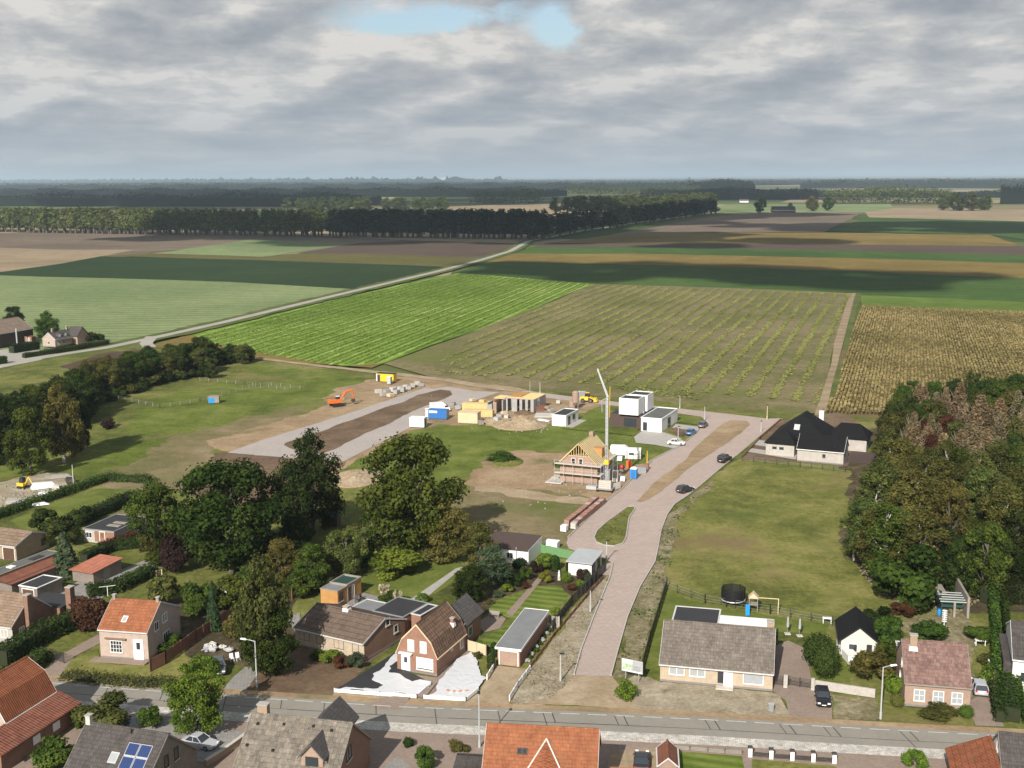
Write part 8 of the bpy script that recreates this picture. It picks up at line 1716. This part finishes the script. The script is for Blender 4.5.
MB().box(-.06, 1.26, -.06, 1.26, 1.1, 1.2).build('deck', MT['oldwood'], o); MB().ext([(-.15, 2.15), (1.35, 2.15), (.6, 2.95)], -.1, 1.3, 'y').build('roof', MT['paletimber'], o); MB().hull([(-.5, -1.8, .1), (.1, -1.8, .1), (.1, -.1, 1.1), (-.5, -.1, 1.1)], [(-.5, -1.8, .2), (.1, -1.8, .2), (.1, -.1, 1.2), (-.5, -.1, 1.2)]).build('slide', MT['brightblue'], o)
MB().tube((1.3, .6, 2.1), (4.3, .6, 2.1), .07).build('swing_beam', MT['paletimber'], o); MB().tube((4.2, -.2, 0), (4.25, .6, 2.1), .06).build('leg', MT['paletimber'], o); MB().tube((4.2, 1.4, 0), (4.25, .6, 2.1), .06).build('leg', MT['paletimber'], o)
for x in (2.2, 3.2): MB().box(x - .2, x + .2, .5, .7, .5, .55).build('swing_seat', MT['black'], o)
for lb, p in (('folded grey parasol nearer the beige bungalow', (787.5, 634)), ('folded grey parasol farther from the beige bungalow', (799.5, 636))):
    g = G(*p); o = thing('parasol', lb, 'parasol', (g.x, g.y, 0)); MB().tube((0, 0, 0), (0, 0, 2.6), .035).build('pole', MT['steel'], o); MB().lathe([(.05, .95), (.2, 1.1), (.13, 2.3), (.03, 2.65)], 9).build('canopy', MT['greyplastic'], o); MB().box(-.4, .4, -.4, .4, 0, .1).build('base', MT['stone'], o)
def chair(label, px, ang, mat, group=None, arm=True):
    g = G(*px); o = thing('garden_chair', label, 'chair', (g.x, g.y, 0), R(ang), group); MB().box(-.25, .25, -.25, .25, .40, .46).build('seat', MT[mat], o); MB().hull([(-.25, .22, .46), (.25, .22, .46), (.25, .28, .46), (-.25, .28, .46)], [(-.25, .32, .98), (.25, .32, .98), (.25, .37, .98), (-.25, .37, .98)]).build('backrest', MT[mat], o)
    for x in (-.22, .22):
        for y in (-.22, .22): MB().box(x - .03, x + .03, y - .03, y + .03, 0, .4).build('leg', MT[mat], o)
def table(label, px, ang, L, Wd, mat, H=.74):
    g = G(*px); o = thing('garden_table', label, 'table', (g.x, g.y, 0), R(ang)); MB().box(-L / 2, L / 2, -Wd / 2, Wd / 2, H - .06, H).build('tabletop', MT[mat], o)
    for x in (-L / 2 + .1, L / 2 - .1):
        for y in (-Wd / 2 + .1, Wd / 2 - .1): MB().box(x - .04, x + .04, y - .04, y + .04, 0, H - .06).build('leg', MT[mat], o)
table('white garden table on the grass beside the tall hedge', (980, 645), -10, 1.4, .8, 'whiteplastic', .75); table('white garden seat table at the edge of the long back lawn', (827, 623), -12, 1.3, .8, 'whiteplastic', .8); table('grey table among the dark chairs on the paved terrace', (371, 609), -16, 2.0, 1.0, 'greyplastic')
for k, p in enumerate([(357, 602), (362, 600), (366, 603), (377, 605), (372, 614), (380, 612), (364, 611)]): chair('dark garden chair standing on the grey paved terrace', p, k * 57, 'darkframe', 'dark chairs on the terrace')
chair('white plastic chair behind the clipped green hedge block', (991, 666), 40, 'whiteplastic'); chair('white plastic chair tipped by the brown paved drive', (994, 684), 120, 'whiteplastic')
for lb, p, c in (('orange pot beside the terrace', (389, 613), 'terracotta'), ('light blue pot beside the terrace', (396, 611), 'zinc'), ('dark pot at the terrace edge', (392, 617), 'darkframe')):
    g = G(*p); o = thing('plant_pot', lb, 'pot', (g.x, g.y, 0)); MB().lathe([(.2, 0), (.32, .5), (.34, .52)], 10).build('pot', MT[c], o); link_mesh('foliage', crown_mesh('shrub', 1, 'green'), o).location = (0, 0, .45); o.children[-1].scale = (.6, .6, .6)
g = G(559, 580); o = thing('garden_statue', 'white garden statue among the ball bushes', 'statue', (g.x, g.y, 0)); MB().box(-.22, .22, -.22, .22, 0, .5).build('plinth', MT['stone'], o); MB().lathe([(.14, .5), (.2, .75), (.13, 1.05), (.17, 1.25), (.07, 1.4), (.11, 1.52), (.02, 1.66)], 10).build('figure', MT['white'], o)
g = G(494, 617); o = thing('garden_bench', 'small grey bench on the brown sitting corner', 'bench', (g.x, g.y, 0), R(-18)); MB().box(-.8, .8, -.22, .22, .4, .46).build('seat', MT['oldwood'], o); MB().box(-.8, .8, .2, .26, .46, .9).build('backrest', MT['oldwood'], o)
for x in (-.7, .7): MB().box(x - .05, x + .05, -.2, .2, 0, .4).build('leg', MT['oldwood'], o)
g = G(944, 626); o = thing('strawberry_tower', 'tall white tiered planter before the open shed', 'planter', (g.x, g.y, 0)); MB().tube((0, 0, 0), (0, 0, 2.3), .06).build('pole', MT['white'], o)
for k in range(6): MB().lathe([(.12, .55 + k * .32), (.36, .7 + k * .32), (.37, .73 + k * .32)], 10).build('tier', MT['whiteplastic'], o)
g = G(939.5, 615); o = thing('rain_barrel', 'blue barrel at the open shed', 'barrel', (g.x, g.y, 0)); MB().lathe([(.3, 0), (.36, .25), (.36, .7), (.3, .95)], 12).build('body', MT['brightblue'], o); MB().lathe([(.31, .952), (.31, 1.0)], 12).build('lid', MT['blue'], o)
g = G(771, 711); o = thing('utility_cabinet', 'small grey utility cabinet on the dry strip', 'cabinet', (g.x, g.y, 0), R(-10)); MB().box(-.3, .3, -.16, .16, 0, .95).build('body', MT['steel'], o); MB().box(-.34, .34, -.2, .2, .952, 1.0).build('lid', MT['galv'], o)
# building plot sign: board with a plan in white, green and grey
a, b_ = G(621.5, 678), G(638.5, 681.5); d = b_ - a; o = thing('sign_board', 'white building plot sign with green plan beside the street', 'sign', (a.x, a.y, 0), math.atan2(d.y, d.x)); L = 2.9
for x in (.55, L - .55):
    MB().box(x - .06, x + .06, .06, .16, 0, 2.6).build('post', MT['oldwood'], o); MB().tube((x, .12, 1.4), (x - .1, 1.2, 0), .04).build('brace', MT['oldwood'], o)
bd = MB().box(0, L, 0, .055, 1.05, 2.75).build('board', MT['zinc'], o)
MB().box(.05, L * .5, -.012, -.001, 2.2, 2.7).build('white_panel', MT['white'], bd); MB().box(.05, L * .46, -.012, -.001, 1.45, 2.17).build('plan_panel', plain('pale_green_plan', (.45, .56, .36), .6, .1, 2.0), bd)
mb = MB(); rnd = random.Random(2)
for k in range(9): x, z = .15 + rnd.random() * L * .36, 1.5 + rnd.random() * .5; mb.box(x, x + rnd.uniform(.08, .25), -.02, -.0125, z, z + rnd.uniform(.06, .15))
mb.build('plan_plots', plain('green_plots', (.12, .30, .06), .6), bd); mb = MB()
for k in range(6): mb.box(L * .5 + .08, L * .5 + .08 + rnd.uniform(.5, 1.2), -.012, -.001, 1.95 - k * .13, 2.02 - k * .13)
mb.build('grey_bars', MT['steel'], bd); MB().box(L * .52, L - .08, -.012, -.001, 2.2, 2.6).build('pale_panel', MT['greyplastic'], bd); MB().box(.05, L - .1, -.012, -.001, 1.12, 1.25).build('white_strip', MT['white'], bd)
# storage yard and drive junk
for lb, px, ang, L, Wd, H, m in (('white boat shaped trailer lying in the storage yard', (32, 490.5), 32, 5.2, 1.8, 1.3, 'whiteplastic'), ('long white pipes bundle at the ragged hedge', (15, 509), 28, 6.5, .9, .7, 'whiteplastic'), ('shorter white pipes bundle at the ragged hedge', (23, 507.5), 25, 3.2, .7, .5, 'stone'), ('white tarpaulin covered heap in the storage yard', (38, 496.5), 0, 2.6, 1.8, .8, 'sheet'), ('pale crate in the storage yard', (52, 491), -10, 1.8, 1.5, 1.2, 'stone'), ('dark flat trailer behind the white one', (44, 480), 20, 6, 2.0, .9, 'oldwood'), ('dark metal bin at the pole', (66, 483), 20, 2.0, 1.4, 1.1, 'darkframe'), ('grey heap of old slabs in the storage yard', (5, 505), 15, 4.5, 3, .7, 'concrete')):
    g = G(*px); o = thing('yard_junk', lb, 'junk', (g.x, g.y, 0), R(ang)); MB().hull([(0, 0, .05), (L, 0, .05), (L, Wd, .05), (0, Wd, .05)], [(L * .04, Wd * .1, H), (L * .8, Wd * .2, H * .9), (L * .85, Wd * .8, H * .8), (L * .05, Wd * .9, H)]).build('load', MT[m], o); MB().box(L * .1, L * .9, Wd * .05, Wd * .95, 0, .045).build('bearers', MT['oldwood'], o)
for lb, px, n, m in (('heap of white rubbish bags behind the red brown fence', (229, 598), 8, 'whiteplastic'), ('heap of junk and scrap beside the red brown fence', (219, 648), 7, 'greyplastic')):
    g = G(*px); o = thing('rubbish_heap', lb, 'rubbish', (g.x, g.y, 0)); rnd = random.Random(n)
    for k in range(n): MB().blob((rnd.uniform(-1.8, 1.8), rnd.uniform(-1.5, 1.5), .35), (rnd.uniform(.3, .75), rnd.uniform(.3, .6), rnd.uniform(.25, .6)), k, .35, 8, 6, 0).build('bag', MT[m if k % 3 else 'stone'], o)
for lb, p in (('white garden chair left on the rough drive', (232, 661)), ('second white garden chair on the rough drive beside the first', (238, 660))): chair(lb, p, 30, 'whiteplastic')
g = G(270, 622); o = thing('plastic_crate', 'blue plastic barrel under the yellowing tree', 'barrel', (g.x, g.y, 0)); MB().lathe([(.35, 0), (.42, .3), (.42, .9), (.35, 1.15)], 12).build('body', MT['blue'], o); MB().lathe([(.36, 1.152), (.36, 1.2)], 12).build('lid', MT['blue'], o)
g = G(108, 598); o = thing('washing_line', 'white cross arm washing line post on the lawn', 'clothes line', (g.x, g.y, 0), R(20)); MB().tube((0, 0, 0), (0, 0, 1.9), .05).build('post', MT['white'], o); MB().tube((-1.2, 0, 1.9), (1.2, 0, 1.9), .04).build('arm', MT['white'], o)
# ------------------------------------------------------------------ skyline, haze and the clouds overhead
TW = plain('pale_tower', (.62, .63, .64), .6, .03)
for i, px in enumerate([62, 185, 228, 277, 308, 430, 538, 700]):
    g = G(px, 181.2 - px * .0056); dd = g.length; o = thing('wind_turbine', 'tiny white wind turbine on the hazy horizon', 'wind turbine', (g.x, g.y, 0), random.Random(i).uniform(-.6, .6), 'wind turbines on the horizon'); hb = 88
    MB().lathe([(5, 0), (2.6, hb)], 10).build('tower', TW, o); MB().box(-2.5, 2.5, -5, 4, hb, hb + 5).build('nacelle', TW, o); a0 = i * .7
    for k in range(3): a = a0 + k * 2.094; MB().hull([(-2.2 * math.sin(a), -5.5, hb + 2.5 + 2.2 * math.cos(a)), (2.2 * math.sin(a), -5.5, hb + 2.5 - 2.2 * math.cos(a)), (2.2 * math.sin(a), -4.5, hb + 2.5 - 2.2 * math.cos(a))], [(42 * math.cos(a) - .5, -5.5, hb + 2.5 + 42 * math.sin(a)), (42 * math.cos(a) + .5, -5.5, hb + 2.5 + 42 * math.sin(a)), (42 * math.cos(a), -4.8, hb + 2.5 + 42 * math.sin(a) + .5)]).build('blade', TW, o)
rnd = random.Random(6)
for i, px in enumerate([112, 118, 124, 131, 138, 141, 247, 255, 330, 338, 440]):
    g = G(px, 182.2 - px * .0056); w, h_ = rnd.uniform(60, 160), rnd.uniform(25, 62); o = thing('factory_building', 'pale distant block on the hazy horizon below the turbines', 'building', (g.x, g.y, 0), 0, 'distant blocks on the horizon'); MB().box(0, w, 0, 60, 0, h_).build('wall', TW, o); MB().box(-2, w + 2, -2, 62, h_ + .01, h_ + 3).build('roof', MT['zinc'], o)

hm = bpy.data.materials.new('haze'); hm.use_nodes = True; t = hm.node_tree; t.nodes.clear(); mo = N(t, 'ShaderNodeOutputMaterial'); pv = N(t, 'ShaderNodeVolumePrincipled')
pv.inputs['Color'].default_value = (.64, .79, .96, 1); pv.inputs['Density'].default_value = HAZE = 0.00006; pv.inputs['Anisotropy'].default_value = 0.1
t.links.new(pv.outputs[0], mo.inputs['Volume'])
tag(MB().box(-70000, 70000, -2000, 70000, -2.0, 190).build('haze', hm), 'pale blue haze lying over the plain', 'haze', kind='stuff')

# clouds above the camera: their shade lies on the plain
cm, t, b = mat_new('cloud'); b.inputs['Base Color'].default_value = (.85, .85, .86, 1); b.inputs['Roughness'].default_value = 1.0
ALT = 900.0; shift = Vector((math.cos(SUN_DIR), math.sin(SUN_DIR), 0)) * (ALT / math.tan(SUN_EL))
def cloud_over(px_list, seed, r=70):
    """a flat based cloud whose shade falls on the ground along these picture points (x, y, size in metres)"""
    rnd = random.Random(seed); mb = MB(); c0 = None
    for (x, y, s) in px_list:
        g = G(x, y) - shift
        for k in range(9):
            a, q = rnd.uniform(0, 6.28), rnd.uniform(0, 1) ** .5 * s; rr = s * rnd.uniform(.25, .5); mb.blob((g.x + q * math.cos(a), g.y + q * math.sin(a) * .8, ALT + rr * .1), (rr, rr * .8, rr * .35), rnd.randrange(999), .3, 14, 8, flat=ALT - rr * .05)
    return tag(mb.build('cloud', cm, smooth=True), 'grey white cloud hanging over the plain', 'cloud', 'clouds over the plain', kind='stuff')
cloud_over([(300, 236, 170), (420, 236, 180), (530, 236, 170), (230, 228, 150)], 1)
cloud_over([(540, 266, 60), (600, 270, 75), (670, 273, 85), (760, 276, 90), (840, 278, 80), (640, 240, 160), (560, 224, 200), (650, 216, 260)], 2)
cloud_over([(40, 208, 330), (180, 206, 330), (320, 205, 330), (430, 203, 330), (520, 200, 350), (100, 196, 500), (300, 195, 500), (700, 198, 450)], 3)
cloud_over([(900, 226, 170), (1000, 228, 170)], 5)
